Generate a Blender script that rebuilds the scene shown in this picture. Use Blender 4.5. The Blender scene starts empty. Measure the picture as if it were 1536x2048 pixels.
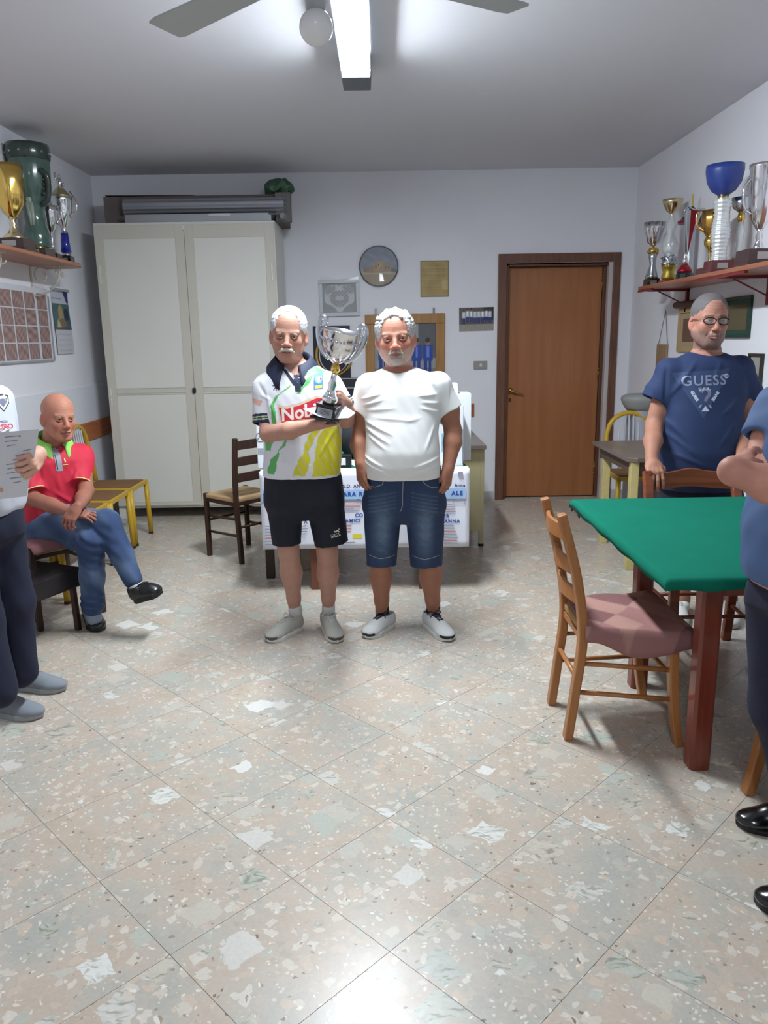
import bpy, math, random
import numpy as np
from mathutils import Vector, Matrix
from mathutils.bvhtree import BVHTree
from mathutils.geometry import tessellate_polygon
random.seed(7)
S = bpy.context.scene
COL = S.collection
PI = math.pi

# ---------------------------------------------------------------- camera
CF, CH = 1545.0, 1.55
CP, CR = math.radians(12.6), math.radians(0.9)
_f = np.array([0, math.cos(CP), -math.sin(CP)])
_r = np.array([1.0, 0, 0]); _u = np.cross(_r, _f)
CAMR = math.cos(CR)*_r - math.sin(CR)*_u
CAMU = math.sin(CR)*_r + math.cos(CR)*_u
CAMF = _f
cam_data = bpy.data.cameras.new('camera')
cam_data.sensor_fit = 'HORIZONTAL'
cam_data.sensor_width = 36.0
cam_data.lens = 36.0*CF/1536.0
cam_data.clip_start = 0.05
cam = bpy.data.objects.new('camera', cam_data)
COL.objects.link(cam)
m = Matrix.Identity(4)
for i in range(3):
    m[i][0] = CAMR[i]; m[i][1] = CAMU[i]; m[i][2] = -CAMF[i]
m[0][3], m[1][3], m[2][3] = 0, 0, CH
cam.matrix_world = m
S.camera = cam

# ---------------------------------------------------------------- world, exposure
w = bpy.data.worlds.new('world'); S.world = w
w.use_nodes = True
w.node_tree.nodes['Background'].inputs[0].default_value = (0.75, 0.85, 1.0, 1)
w.node_tree.nodes['Background'].inputs[1].default_value = 0.3
S.view_settings.view_transform = 'Standard'
S.view_settings.look = 'None'
S.view_settings.gamma = 1
S.view_settings.use_curve_mapping = False
S.view_settings.exposure = 2.95
LAMP = 30.0          # strength of the two fluorescent strips
LAMP2 = 14.0

# room measures (metres)
XL, XR, YBK, YFR, ZC = -2.58, 2.33, 7.42, -3.0, 3.02

def PY(px, py, Y):      # where the sight line of a photo pixel meets the plane y = Y
    d = CAMF + CAMR*(px-768)/CF - CAMU*(py-1024)/CF
    return np.array([0, 0, CH]) + d*(Y/d[1])
def PX(px, py, X):
    d = CAMF + CAMR*(px-768)/CF - CAMU*(py-1024)/CF
    return np.array([0, 0, CH]) + d*(X/d[0])
def PZ(px, py, z=0.0):
    d = CAMF + CAMR*(px-768)/CF - CAMU*(py-1024)/CF
    return np.array([0, 0, CH]) + d*((z-CH)/d[2])
# ---------------------------------------------------------------- materials
def srgb(r, g, b):
    def c(v):
        v /= 255.0
        return v/12.92 if v <= 0.04045 else ((v+0.055)/1.055)**2.4
    return (c(r), c(g), c(b))
_M = {}
def mat(name, col=None, rough=0.5, metal=0.0, bump=0.0, bscale=200, var=0.0, vscale=6, spec=0.5, coat=0.0,
        trans=0.0, emit=0.0, sss=0.0, attr=False, ior=1.45, sheen=0.0, grain=None, alpha=1.0):
    if name in _M: return _M[name]
    m = bpy.data.materials.new(name); m.use_nodes = True
    nt = m.node_tree; b = nt.nodes['Principled BSDF']
    I = b.inputs
    I['Base Color'].default_value = (*col, 1); I['Roughness'].default_value = rough
    I['Metallic'].default_value = metal; I['Specular IOR Level'].default_value = spec
    I['Coat Weight'].default_value = coat; I['Transmission Weight'].default_value = trans
    I['IOR'].default_value = ior; I['Sheen Weight'].default_value = sheen; I['Alpha'].default_value = alpha
    if sss: 
        I['Subsurface Weight'].default_value = sss
        I['Subsurface Radius'].default_value = (0.012, 0.005, 0.003); I['Subsurface Scale'].default_value = 1.0
    if emit:
        I['Emission Color'].default_value = (*col, 1); I['Emission Strength'].default_value = emit
    src = None
    N, L = nt.nodes.new, nt.links.new
    if attr:
        a = N('ShaderNodeVertexColor'); a.layer_name = 'Col'; src = a.outputs['Color']
        L(src, I['Base Color'])
    tc = None
    if var or bump or grain:
        tc = N('ShaderNodeTexCoord')
    if grain:      # wood: stretched noise between two colours; grain = (colour2, axis, scale)
        c2, ax, sc = grain
        mp = N('ShaderNodeMapping'); L(tc.outputs['Object'], mp.inputs[0])
        s = [sc, sc, sc]; s[ax] = sc*0.06
        mp.inputs['Scale'].default_value = s
        n = N('ShaderNodeTexNoise'); n.inputs['Scale'].default_value = 1.0; n.inputs['Detail'].default_value = 6
        n.inputs['Distortion'].default_value = 0.6
        L(mp.outputs[0], n.inputs['Vector'])
        mx = N('ShaderNodeMix'); mx.data_type = 'RGBA'
        rp = N('ShaderNodeMapRange'); rp.inputs[1].default_value = 0.3; rp.inputs[2].default_value = 0.7
        L(n.outputs['Fac'], rp.inputs[0]); L(rp.outputs[0], mx.inputs[0])
        mx.inputs[6].default_value = (*col, 1); mx.inputs[7].default_value = (*c2, 1)
        L(mx.outputs[2], I['Base Color']); src = mx.outputs[2]
    if var:
        n = N('ShaderNodeTexNoise'); n.inputs['Scale'].default_value = vscale; n.inputs['Detail'].default_value = 5
        L(tc.outputs['Object'], n.inputs['Vector'])
        r = N('ShaderNodeMapRange'); r.inputs[1].default_value = 0.25; r.inputs[2].default_value = 0.75
        r.inputs[3].default_value = 1-var; r.inputs[4].default_value = 1+var
        L(n.outputs['Fac'], r.inputs[0])
        mx = N('ShaderNodeVectorMath'); mx.operation = 'SCALE'
        if src is not None: L(src, mx.inputs[0])
        else: mx.inputs[0].default_value = col
        L(r.outputs[0], mx.inputs['Scale']); L(mx.outputs[0], I['Base Color'])
    if bump:
        n = N('ShaderNodeTexNoise'); n.inputs['Scale'].default_value = bscale; n.inputs['Detail'].default_value = 3
        L(tc.outputs['Object'], n.inputs['Vector'])
        bp = N('ShaderNodeBump'); bp.inputs['Strength'].default_value = bump; bp.inputs['Distance'].default_value = 0.002
        L(n.outputs['Fac'], bp.inputs['Height']); L(bp.outputs[0], I['Normal'])
    _M[name] = m
    return m

# ---------------------------------------------------------------- mesh helpers
class MB:
    def __init__(s): s.v = []; s.f = []
    def add(s, v, f):
        o = len(s.v); s.v += [tuple(map(float, p)) for p in v]; s.f += [tuple(i+o for i in q) for q in f]; return s
    def box(s, c, d, R=None):
        x, y, z = d[0]/2, d[1]/2, d[2]/2
        v = [np.array(p) for p in [(-x,-y,-z),(x,-y,-z),(x,y,-z),(-x,y,-z),(-x,-y,z),(x,-y,z),(x,y,z),(-x,y,z)]]
        if R is not None: v = [R@p for p in v]
        return s.add([p+np.array(c) for p in v], [(0,3,2,1),(4,5,6,7),(0,1,5,4),(1,2,6,5),(2,3,7,6),(3,0,4,7)])
    def box2(s, lo, hi):
        lo, hi = np.array(lo, float), np.array(hi, float); return s.box((lo+hi)/2, hi-lo)
    def prism(s, pts, a, b, ax=2):    # polygon pts (2D) extruded along axis ax from a to b
        n = len(pts); v = []
        for t in (a, b):
            for p in pts:
                q = [p[0], p[1]]; q.insert(ax, t); v.append(q)
        f = [tuple(range(n-1, -1, -1)), tuple(range(n, 2*n))] + [(i, (i+1) % n, n+(i+1) % n, n+i) for i in range(n)]
        return s.add(v, f)
    def lathe(s, prof, n=32, c=(0,0,0), flute=None, cap=True):   # profile [(r, z)]
        v = []; f = []
        for (r, z) in prof:
            for i in range(n):
                a = 2*PI*i/n; rr = r*(1+(flute(a, z) if flute else 0))
                v.append((c[0]+rr*math.cos(a), c[1]+rr*math.sin(a), c[2]+z))
        for k in range(len(prof)-1):
            for i in range(n):
                j = (i+1) % n; f.append((k*n+i, k*n+j, (k+1)*n+j, (k+1)*n+i))
        if cap:
            f.append(tuple(range(n-1, -1, -1))); f.append(tuple((len(prof)-1)*n+i for i in range(n)))
        return s.add(v, f)
    def tube(s, path, r, n=10, close=False, sq=None, cap=True):   # sq=(w,h): rectangular section along path
        P = [np.array(p, float) for p in path]; m_ = len(P); rr = r if hasattr(r, '__len__') else [r]*m_
        v = []; f = []; up = None
        for k in range(m_):
            if close: t = P[(k+1) % m_]-P[k-1]
            else: t = P[min(k+1, m_-1)]-P[max(k-1, 0)]
            t = t/(np.linalg.norm(t)+1e-12)
            if up is None:
                up = np.array([0, 0, 1.0]) if abs(t[2]) < .9 else np.array([0, 1.0, 0])
            a = np.cross(up, t); a /= np.linalg.norm(a)+1e-12; b = np.cross(t, a); up = b
            if sq:
                w_, h_ = sq; ring = [(-w_/2,-h_/2),(w_/2,-h_/2),(w_/2,h_/2),(-w_/2,h_/2)]
                for (x, y) in ring: v.append(P[k]+a*x+b*y)
            else:
                for i in range(n):
                    an = 2*PI*i/n; v.append(P[k]+rr[k]*(a*math.cos(an)+b*math.sin(an)))
        if sq: n = 4
        for k in range(m_ if close else m_-1):
            k2 = (k+1) % m_
            for i in range(n):
                j = (i+1) % n; f.append((k*n+i, k*n+j, k2*n+j, k2*n+i))
        if cap and not close:
            f.append(tuple(range(n-1, -1, -1))); f.append(tuple((m_-1)*n+i for i in range(n)))
        return s.add(v, f)
    def ball(s, c, r, n=16, m_=10):
        r = (r, r, r) if not hasattr(r, '__len__') else r
        v = [(c[0], c[1], c[2]-r[2])]; f = []
        for k in range(1, m_):
            ph = PI*k/m_
            for i in range(n):
                a = 2*PI*i/n; v.append((c[0]+r[0]*math.sin(ph)*math.cos(a), c[1]+r[1]*math.sin(ph)*math.sin(a), c[2]-r[2]*math.cos(ph)))
        v.append((c[0], c[1], c[2]+r[2])); L = len(v)-1
        for i in range(n):
            j = (i+1) % n; f.append((0, 1+j, 1+i)); f.append((L, 1+(m_-2)*n+i, 1+(m_-2)*n+j))
            for k in range(m_-2): f.append((1+k*n+i, 1+k*n+j, 1+(k+1)*n+j, 1+(k+1)*n+i))
        return s.add(v, f)

def raw(name, v, f, mt, parent=None, smooth=False, bevel=0, origin=None, cols=None, solid=0):
    v = np.asarray(v, dtype=np.float32).reshape(-1, 3)
    q = parent
    while origin is None and q is not None:
        if q.get('_w'): origin = q['_w']
        q = q.parent
    if origin is not None: v = v-np.array(origin, dtype=np.float32)
    me = bpy.data.meshes.new(name)
    if isinstance(f, np.ndarray):
        n = len(f); k = f.shape[1]
        me.vertices.add(len(v)); me.vertices.foreach_set('co', v.ravel())
        me.loops.add(n*k); me.loops.foreach_set('vertex_index', f.ravel().astype(np.int32))
        me.polygons.add(n); me.polygons.foreach_set('loop_start', np.arange(0, n*k, k, dtype=np.int32))
        me.update(calc_edges=True)
    else:
        me.from_pydata([tuple(map(float, p)) for p in v], [], [tuple(q) for q in f]); me.update()
    if smooth: me.polygons.foreach_set('use_smooth', np.ones(len(me.polygons), dtype=bool))
    if cols is not None:
        a = me.color_attributes.new('Col', 'FLOAT_COLOR', 'POINT')
        c = np.ones((len(v), 4), dtype=np.float32); c[:, :3] = cols; a.data.foreach_set('color', c.ravel())
    if mt: me.materials.append(mt)
    o = bpy.data.objects.new(name, me); COL.objects.link(o)
    if parent is not None: o.parent = parent
    if bevel:
        b = o.modifiers.new('bevel', 'BEVEL'); b.width = bevel; b.segments = 2; b.limit_method = 'ANGLE'; b.angle_limit = 0.6
    if solid:
        b = o.modifiers.new('solid', 'SOLIDIFY'); b.thickness = solid; b.offset = 0
    return o
def obj(name, mb, mt, parent=None, **k): return raw(name, mb.v, mb.f, mt, parent, **k)
def tag(o, label=None, cat=None, group=None, kind=None):
    if label: o['label'] = label
    if cat: o['category'] = cat
    if group: o['group'] = group
    if kind: o['kind'] = kind
    return o
def thing(name, label, cat, loc=(0,0,0), rot=(0,0,0), group=None, world=False):
    o = bpy.data.objects.new(name, None); COL.objects.link(o); o.empty_display_size = 0.1
    o.location = [float(q) for q in loc]; o.rotation_euler = rot
    if world: o['_w'] = [float(q) for q in loc]      # children are given in world coordinates
    return tag(o, label, cat, group)
def copy_tree(o, parent=None):
    c = o.copy(); COL.objects.link(c)
    if parent is not None: c.parent = parent
    for ch in [x for x in bpy.data.objects if x.parent == o]: copy_tree(ch, c)
    return c
def sweep(pts, n=8):   # smooth Catmull-Rom through points
    P = [np.array(p, float) for p in pts]; P = [2*P[0]-P[1]]+P+[2*P[-1]-P[-2]]; out = []
    for i in range(1, len(P)-2):
        for k in range(n):
            t = k/n; a, b, c, d = P[i-1], P[i], P[i+1], P[i+2]
            out.append(0.5*((2*b)+(-a+c)*t+(2*a-5*b+4*c-d)*t*t+(-a+3*b-3*c+d)*t**3))
    out.append(P[-2]); return out
def inpoly(x, y, poly):
    r = np.zeros(np.shape(x), bool); n = len(poly)
    for i in range(n):
        x1, y1 = poly[i]; x2, y2 = poly[(i+1) % n]
        if y1 == y2: continue
        c = ((y1 > y) != (y2 > y)) & (x < (x2-x1)*(y-y1)/(y2-y1)+x1); r ^= c
    return r
def picture(name, w_, h_, fn, mt, parent=None, nx=40, ny=40, thick=0.002):
    # flat print in its own x/z plane facing -y, centre at origin, colours from fn(u, v), v up
    xs = np.linspace(-w_/2, w_/2, nx+1); zs = np.linspace(-h_/2, h_/2, ny+1)
    X, Z = np.meshgrid(xs, zs, indexing='ij')
    v = np.stack([X.ravel(), np.full(X.size, -thick), Z.ravel()], 1)
    i, j = np.meshgrid(np.arange(nx), np.arange(ny), indexing='ij'); a = (i*(ny+1)+j).ravel()
    f = np.stack([a, a+ny+1, a+ny+2, a+1], 1)
    c = fn((X/w_+.5).ravel(), (Z/h_+.5).ravel())
    return raw(name, v, f, mt, parent, cols=c)
def shade(base, u):  # constant colour array
    return np.tile(np.array(base, dtype=np.float32), (len(u), 1))
def txt(s, size, font_shear=0.0, bold=0.0, align='CENTER', space=1.0):
    c = bpy.data.curves.new('t', 'FONT'); c.body = s; c.size = size; c.align_x = align; c.align_y = 'CENTER'
    c.shear = font_shear; c.offset = bold; c.space_character = space; c.resolution_u = 3; c.fill_mode = 'FRONT'
    o = bpy.data.objects.new('t', c); COL.objects.link(o)
    me = bpy.data.meshes.new_from_object(o)
    v = np.array([p.co[:] for p in me.vertices]); f = [tuple(p.vertices) for p in me.polygons]
    bpy.data.objects.remove(o); bpy.data.meshes.remove(me); bpy.data.curves.remove(c)
    return v, f
def flat_text(name, s, size, mt, parent, pos, u=(1,0,0), vv=(0,0,1), **k):
    v, f = txt(s, size, **k)
    if len(v) == 0: return None
    u = np.array(u, float); vv = np.array(vv, float)
    V = np.array(pos, float)+v[:, :1]*u+v[:, 1:2]*vv
    return raw(name, V, f, mt, parent)
WHITE = srgb(235, 235, 235)
PRINT = mat('print_colours', (1,1,1), rough=0.45, attr=True)
INK = mat('print_ink', srgb(60, 60, 70), rough=0.6)
CHROME = mat('polished_silver', srgb(225, 225, 228), rough=0.12, metal=1.0)
GOLD = mat('polished_gold', srgb(226, 190, 105), rough=0.15, metal=1.0)
BRASS = mat('brass', srgb(190, 150, 80), rough=0.3, metal=1.0)
# ================================================================ ROOM
def struct(name, mb, mt, parent=None, **k):
    o = obj(name, mb, mt, parent, **k)
    if parent is None: o['kind'] = 'structure'
    return o
wallm = mat('white_plaster', srgb(230, 230, 236), rough=0.85, bump=0.25, bscale=60, var=0.02, vscale=2)
ceilm = mat('ceiling_plaster', srgb(214, 214, 220), rough=0.95, bump=0.1, bscale=40)
DX0, DX1, DZ = 1.135, 2.115, 2.20       # door opening
# floor: mortar bed plus one object per terrazzo tile
def terrazzo():
    m = bpy.data.materials.new('terrazzo'); m.use_nodes = True; nt = m.node_tree; b = nt.nodes['Principled BSDF']
    N, L = nt.nodes.new, nt.links.new
    oi = N('ShaderNodeObjectInfo'); g = N('ShaderNodeNewGeometry')
    sc = N('ShaderNodeVectorMath'); sc.operation = 'SCALE'
    cmb = N('ShaderNodeCombineXYZ')
    m1 = N('ShaderNodeMath'); m1.operation = 'MULTIPLY'; m1.inputs[1].default_value = 37.0; L(oi.outputs['Random'], m1.inputs[0])
    m2 = N('ShaderNodeMath'); m2.operation = 'MULTIPLY'; m2.inputs[1].default_value = 91.0; L(oi.outputs['Random'], m2.inputs[0])
    L(m1.outputs[0], cmb.inputs[0]); L(m2.outputs[0], cmb.inputs[1]); L(m2.outputs[0], cmb.inputs[2])
    ad = N('ShaderNodeVectorMath'); ad.operation = 'ADD'; L(g.outputs['Position'], ad.inputs[0]); L(cmb.outputs[0], ad.inputs[1])
    # warp so that the chips are irregular
    wn = N('ShaderNodeTexNoise'); wn.inputs['Scale'].default_value = 11; wn.inputs['Detail'].default_value = 3; L(ad.outputs[0], wn.inputs['Vector'])
    ws = N('ShaderNodeVectorMath'); ws.operation = 'SCALE'; ws.inputs['Scale'].default_value = 0.085; L(wn.outputs['Color'], ws.inputs[0])
    wp = N('ShaderNodeVectorMath'); wp.operation = 'ADD'; L(ad.outputs[0], wp.inputs[0]); L(ws.outputs[0], wp.inputs[1])
    def ramp(src, stops, interp='CONSTANT'):
        r = N('ShaderNodeValToRGB'); r.color_ramp.interpolation = interp; e = r.color_ramp.elements
        e[0].position, e[0].color = stops[0][0], (*stops[0][1], 1)
        e[1].position, e[1].color = stops[1][0], (*stops[1][1], 1)
        for p, c in stops[2:]:
            q = e.new(p); q.color = (*c, 1)
        L(src, r.inputs[0]); return r
    def mix(f, a, bb):
        x = N('ShaderNodeMix'); x.data_type = 'RGBA'
        if hasattr(f, 'links'): L(f, x.inputs[0])
        else: x.inputs[0].default_value = f
        for k, q in ((6, a), (7, bb)):
            if hasattr(q, 'links'): L(q, x.inputs[k])
            else: x.inputs[k].default_value = (*q, 1)
        return x.outputs[2]
    # matrix: warm beige drifting to grey
    bn = N('ShaderNodeTexNoise'); bn.inputs['Scale'].default_value = 4.5; bn.inputs['Detail'].default_value = 4; L(ad.outputs[0], bn.inputs['Vector'])
    base = ramp(bn.outputs['Fac'], [(0.3, srgb(200, 184, 166)), (0.43, srgb(206, 190, 174)), (0.55, srgb(198, 190, 178)), (0.68, srgb(188, 186, 177))], 'LINEAR').outputs[0]
    def vor(scale, feat='F1', src=wp):
        v = N('ShaderNodeTexVoronoi'); v.inputs['Scale'].default_value = scale; v.feature = feat; v.distance = 'MANHATTAN'
        v.voronoi_dimensions = '2D' if False else '3D'
        L(src.outputs[0], v.inputs['Vector']); return v
    def lt(s, t):
        x = N('ShaderNodeMath'); x.operation = 'LESS_THAN'; L(s, x.inputs[0]); x.inputs[1].default_value = t; return x.outputs[0]
    def gt(s, t):
        x = N('ShaderNodeMath'); x.operation = 'GREATER_THAN'; L(s, x.inputs[0]); x.inputs[1].default_value = t; return x.outputs[0]
    def mul(a, c):
        x = N('ShaderNodeMath'); x.operation = 'MULTIPLY'; L(a, x.inputs[0]); L(c, x.inputs[1]); return x.outputs[0]
    def chan(v, i):
        s_ = N('ShaderNodeSeparateColor'); L(v.outputs['Color'], s_.inputs[0]); return s_.outputs[i]
    # medium stones
    v1 = vor(26); c1 = ramp(chan(v1, 0), [(0, srgb(206, 194, 178)), (0.2, srgb(220, 210, 196)), (0.4, srgb(192, 184, 172)), (0.55, srgb(214, 196, 178)), (0.7, srgb(196, 196, 184)), (0.85, srgb(224, 216, 204))])
    col = mix(mul(lt(v1.outputs['Distance'], 0.62), gt(chan(v1, 1), 0.30)), base, c1.outputs[0])
    # little chips: white and brown
    v2 = vor(62); c2 = ramp(chan(v2, 0), [(0, srgb(232, 224, 208)), (0.3, srgb(206, 196, 180)), (0.5, srgb(238, 232, 218)), (0.70, srgb(170, 154, 138)), (0.80, srgb(140, 122, 106)), (0.85, srgb(222, 200, 180))])
    col = mix(mul(lt(v2.outputs['Distance'], 0.46), gt(chan(v2, 1), 0.55)), col, c2.outputs[0])
    # large marble slabs with grey-green veins
    v3 = vor(7.2); vn = N('ShaderNodeTexNoise'); vn.inputs['Scale'].default_value = 16; vn.inputs['Detail'].default_value = 6; vn.inputs['Distortion'].default_value = 1.6
    mp = N('ShaderNodeMapping'); mp.inputs['Scale'].default_value = (1, 2.6, 1); L(wp.outputs[0], mp.inputs[0]); L(mp.outputs[0], vn.inputs['Vector'])
    tint = ramp(chan(v3, 0), [(0, srgb(208, 202, 190)), (0.25, srgb(222, 218, 210)), (0.42, srgb(200, 200, 188)), (0.6, srgb(212, 204, 190)), (0.78, srgb(236, 234, 228)), (0.90, srgb(196, 198, 188))])
    vein = ramp(vn.outputs['Fac'], [(0.36, (0.55, 0.57, 0.52)), (0.45, (0.88, 0.89, 0.86)), (0.54, (1, 1, 1))], 'LINEAR')
    mm = N('ShaderNodeMix'); mm.data_type = 'RGBA'; mm.blend_type = 'MULTIPLY'; L(gt(chan(v3, 2), 0.45), mm.inputs[0])
    L(tint.outputs[0], mm.inputs[6]); L(vein.outputs[0], mm.inputs[7])
    col = mix(mul(lt(v3.outputs['Distance'], 0.56), gt(chan(v3, 1), 0.46)), col, mm.outputs[2])
    fn_ = N('ShaderNodeTexNoise'); fn_.inputs['Scale'].default_value = 90; fn_.inputs['Detail'].default_value = 3; L(ad.outputs[0], fn_.inputs['Vector'])
    fr = N('ShaderNodeMapRange'); fr.inputs[3].default_value = 0.71; fr.inputs[4].default_value = 0.90; L(fn_.outputs['Fac'], fr.inputs[0])
    sm = N('ShaderNodeVectorMath'); sm.operation = 'SCALE'; L(col, sm.inputs[0]); L(fr.outputs[0], sm.inputs['Scale'])
    L(sm.outputs[0], b.inputs['Base Color'])
    rn = N('ShaderNodeTexNoise'); rn.inputs['Scale'].default_value = 5; L(g.outputs['Position'], rn.inputs['Vector'])
    rr = N('ShaderNodeMapRange'); rr.inputs[3].default_value = 0.22; rr.inputs[4].default_value = 0.38; L(rn.outputs['Fac'], rr.inputs[0])
    L(rr.outputs[0], b.inputs['Roughness'])
    return m
TER = terrazzo()
fl_ = struct('floor', MB().box2((XL, YFR, -0.12), (XR, YBK+0.18, -0.004)), mat('mortar', srgb(150, 128, 104), rough=0.9))
A2 = 0.403/math.sqrt(2); og = np.array([-0.573, 1.707])
def clip_poly(poly, lo, hi):
    for ax, lim, sg in ((0, lo[0], 1), (0, hi[0], -1), (1, lo[1], 1), (1, hi[1], -1)):
        out = []
        for i in range(len(poly)):
            a, b = poly[i], poly[(i+1) % len(poly)]
            ia, ib = sg*(a[ax]-lim) >= 0, sg*(b[ax]-lim) >= 0
            if ia: out.append(a)
            if ia != ib:
                t = (lim-a[ax])/(b[ax]-a[ax]); out.append(a+(b-a)*t)
        poly = out
        if len(poly) < 3: return None
    return poly
g2 = A2-0.0011
full = None; nt_ = 0
for i in range(-16, 26):
    for j in range(-16, 26):
        c = og+np.array([(i-j)*A2, (i+j)*A2])+np.array([0, A2])
        if not (XL-.3 < c[0] < XR+.3 and 0.35 < c[1] < YBK+.3): continue
        dia = [c+np.array(q) for q in ((-g2, 0), (0, -g2), (g2, 0), (0, g2))]
        cl = clip_poly(dia, (XL, -9), (XR, YBK+0.1))
        if cl is None: continue
        whole = len(cl) == 4 and all(np.allclose(a, b) for a, b in zip(cl, dia))
        if whole and full is not None:
            o = full.copy(); COL.objects.link(o); o.location = (c[0], c[1], 0)
        else:
            mb = MB().prism([tuple(q-c) for q in cl], -0.004, 0.0)
            o = obj('tile', mb, TER, fl_); o.location = (c[0], c[1], 0)
            if whole: full = o
        nt_ += 1
# near strip of floor, behind and under the camera
mb = MB()
for i in range(-16, 26):
    for j in range(-26, 26):
        c = og+np.array([(i-j)*A2, (i+j)*A2])+np.array([0, A2])
        if c[1] > 0.35: continue
        dia = [c+np.array(q) for q in ((-g2, 0), (0, -g2), (g2, 0), (0, g2))]
        cl = clip_poly(dia, (XL, YFR), (XR, 9))
        if cl is not None: mb.prism([tuple(q) for q in cl], -0.004, 0.0)
tag(obj('tile_field', mb, TER, fl_), kind='stuff')

struct('ceiling', MB().box2((XL-.15, YFR-.15, ZC), (XR+.15, YBK+.2, ZC+.15)), ceilm)
struct('wall_left', MB().box2((XL-.15, YFR, 0), (XL, YBK+.18, ZC)), wallm)
struct('wall_right', MB().box2((XR, YFR, 0), (XR+.15, YBK+.18, ZC)), wallm)
struct('wall_front', MB().box2((XL-.15, YFR-.15, 0), (XR+.15, YFR, ZC)), wallm)
struct('wall_back', MB().box2((XL, YBK, 0), (DX0, YBK+.18, ZC)).box2((DX1, YBK, 0), (XR, YBK+.18, ZC)).box2((DX0, YBK, DZ), (DX1, YBK+.18, ZC)).box2((DX0, YBK+.17, 0), (DX1, YBK+.18, DZ)), wallm)
# thicker painted dado on the left wall
struct('trim_1', MB().prism([(XL, 0), (XL+.012, 0), (XL+.012, 1.19), (XL, 1.20)], 0.5, 7.26, 1), mat('dado_paint', srgb(226, 228, 236), rough=0.6, bump=0.1, bscale=60))
railm = mat('rail_wood', srgb(192, 120, 78), rough=0.45, grain=(srgb(168, 98, 60), 1, 60))
struct('trim_2', MB().box2((XL+.012, 1.0, 0.73), (XL+.03, 7.40, 0.885)), railm, bevel=.003)
struct('trim_3', MB().box2((-0.80, YBK-.018, 0.815), (0.875, YBK, 0.94)), mat('rail_wood2', srgb(168, 98, 52), rough=0.45, grain=(srgb(146, 80, 42), 0, 60)), bevel=.003)
basem = mat('baseboard_marble', srgb(190, 190, 188), rough=0.35, var=0.08, vscale=12)
struct('baseboard_back', MB().box2((-0.8, YBK-.015, 0), (1.10, YBK, 0.085)).box2((2.22, YBK-.015, 0), (XR, YBK, 0.085)), basem, bevel=.002)
struct('baseboard_left', MB().box2((XL+.012, 0, 0), (XL+.026, 6.7, 0.085)), basem)
struct('baseboard_right', MB().box2((XR-.014, 0, 0), (XR, YBK-.02, 0.085)), basem)
# door
cas = mat('door_casing', srgb(120, 80, 62), rough=0.4, grain=(srgb(92, 62, 50), 2, 50))
lf = mat('door_leaf', srgb(166, 108, 66), rough=0.38, grain=(srgb(150, 95, 58), 2, 14), coat=0.15)
dr = tag(bpy.data.objects.new('door_1', None), kind='structure'); COL.objects.link(dr)
yf = YBK-.022
c_ = MB().box2((1.085, yf, 0.0), (1.165, YBK+.01, 2.295)).box2((2.145, yf, 0.0), (2.21, YBK+.01, 2.295)).box2((1.165, yf, 2.215), (2.145, YBK+.01, 2.295))
obj('casing', c_, cas, dr, bevel=.004)
j_ = MB().box2((1.165, YBK+.0, 0), (1.185, YBK+.15, 2.215)).box2((2.075, YBK+.06, 0), (2.105, YBK+.15, 2.215)).box2((1.165, YBK+.0, 2.185), (2.105, YBK+.15, 2.215))
obj('jamb', j_, mat('door_jamb', srgb(96, 60, 42), rough=0.45), dr, bevel=.003)
obj('reveal', MB().box2((2.106, YBK-.005, 0), (2.144, YBK+.15, 2.214)), mat('reveal_paint', srgb(196, 186, 186), rough=0.7), dr)
leaf = obj('door_leaf', MB().box2((1.188, YBK+.085, 0.012), (2.072, YBK+.125, 2.182)), lf, dr, bevel=.003)
for zz in (0.24, 1.15, 1.98):
    obj('hinge', MB().lathe([(0.007, 0), (0.007, 0.09)], 10, (2.070, YBK+.078, zz)).ball((2.070, YBK+.078, zz+.095), .009, 8, 6).ball((2.070, YBK+.078, zz-.005), .009, 8, 6), BRASS, dr, smooth=True)
hx, hy, hz = 1.235, YBK+.085, 1.045
h_ = MB().box((hx, hy-.003, hz), (0.032, .006, 0.06)).tube([(hx, hy, hz), (hx, hy-.045, hz)], .008).tube(sweep([(hx-.003, hy-.045, hz+.002), (hx+.05, hy-.05, hz-.012), (hx+.115, hy-.045, hz-.028)]), [.010]*8+[.007]*9)
obj('door_handle', h_, BRASS, dr, smooth=True)
obj('keyhole_plate', MB().box((hx-.005, hy-.003, hz-.085), (.02, .005, .035)).box((hx-.005, hy-.006, hz-.085), (.006, .003, .014)), mat('dark_brass', srgb(70, 60, 45), rough=.4, metal=.8), dr)

# light switch on the back wall
sw = thing('light_switch', 'grey rectangular light switch plate on the back wall left of the door', 'light switch', (0.932, YBK, 1.299))
obj('plate', MB().box((0, -.006, 0), (.128, .012, .076)), mat('switch_grey', srgb(150, 148, 142), rough=.4), sw, bevel=.003)
obj('rocker', MB().box((.002, -.014, 0), (.022, .006, .03)), mat('switch_white', srgb(205, 205, 200), rough=.35), sw, bevel=.001)

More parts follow.
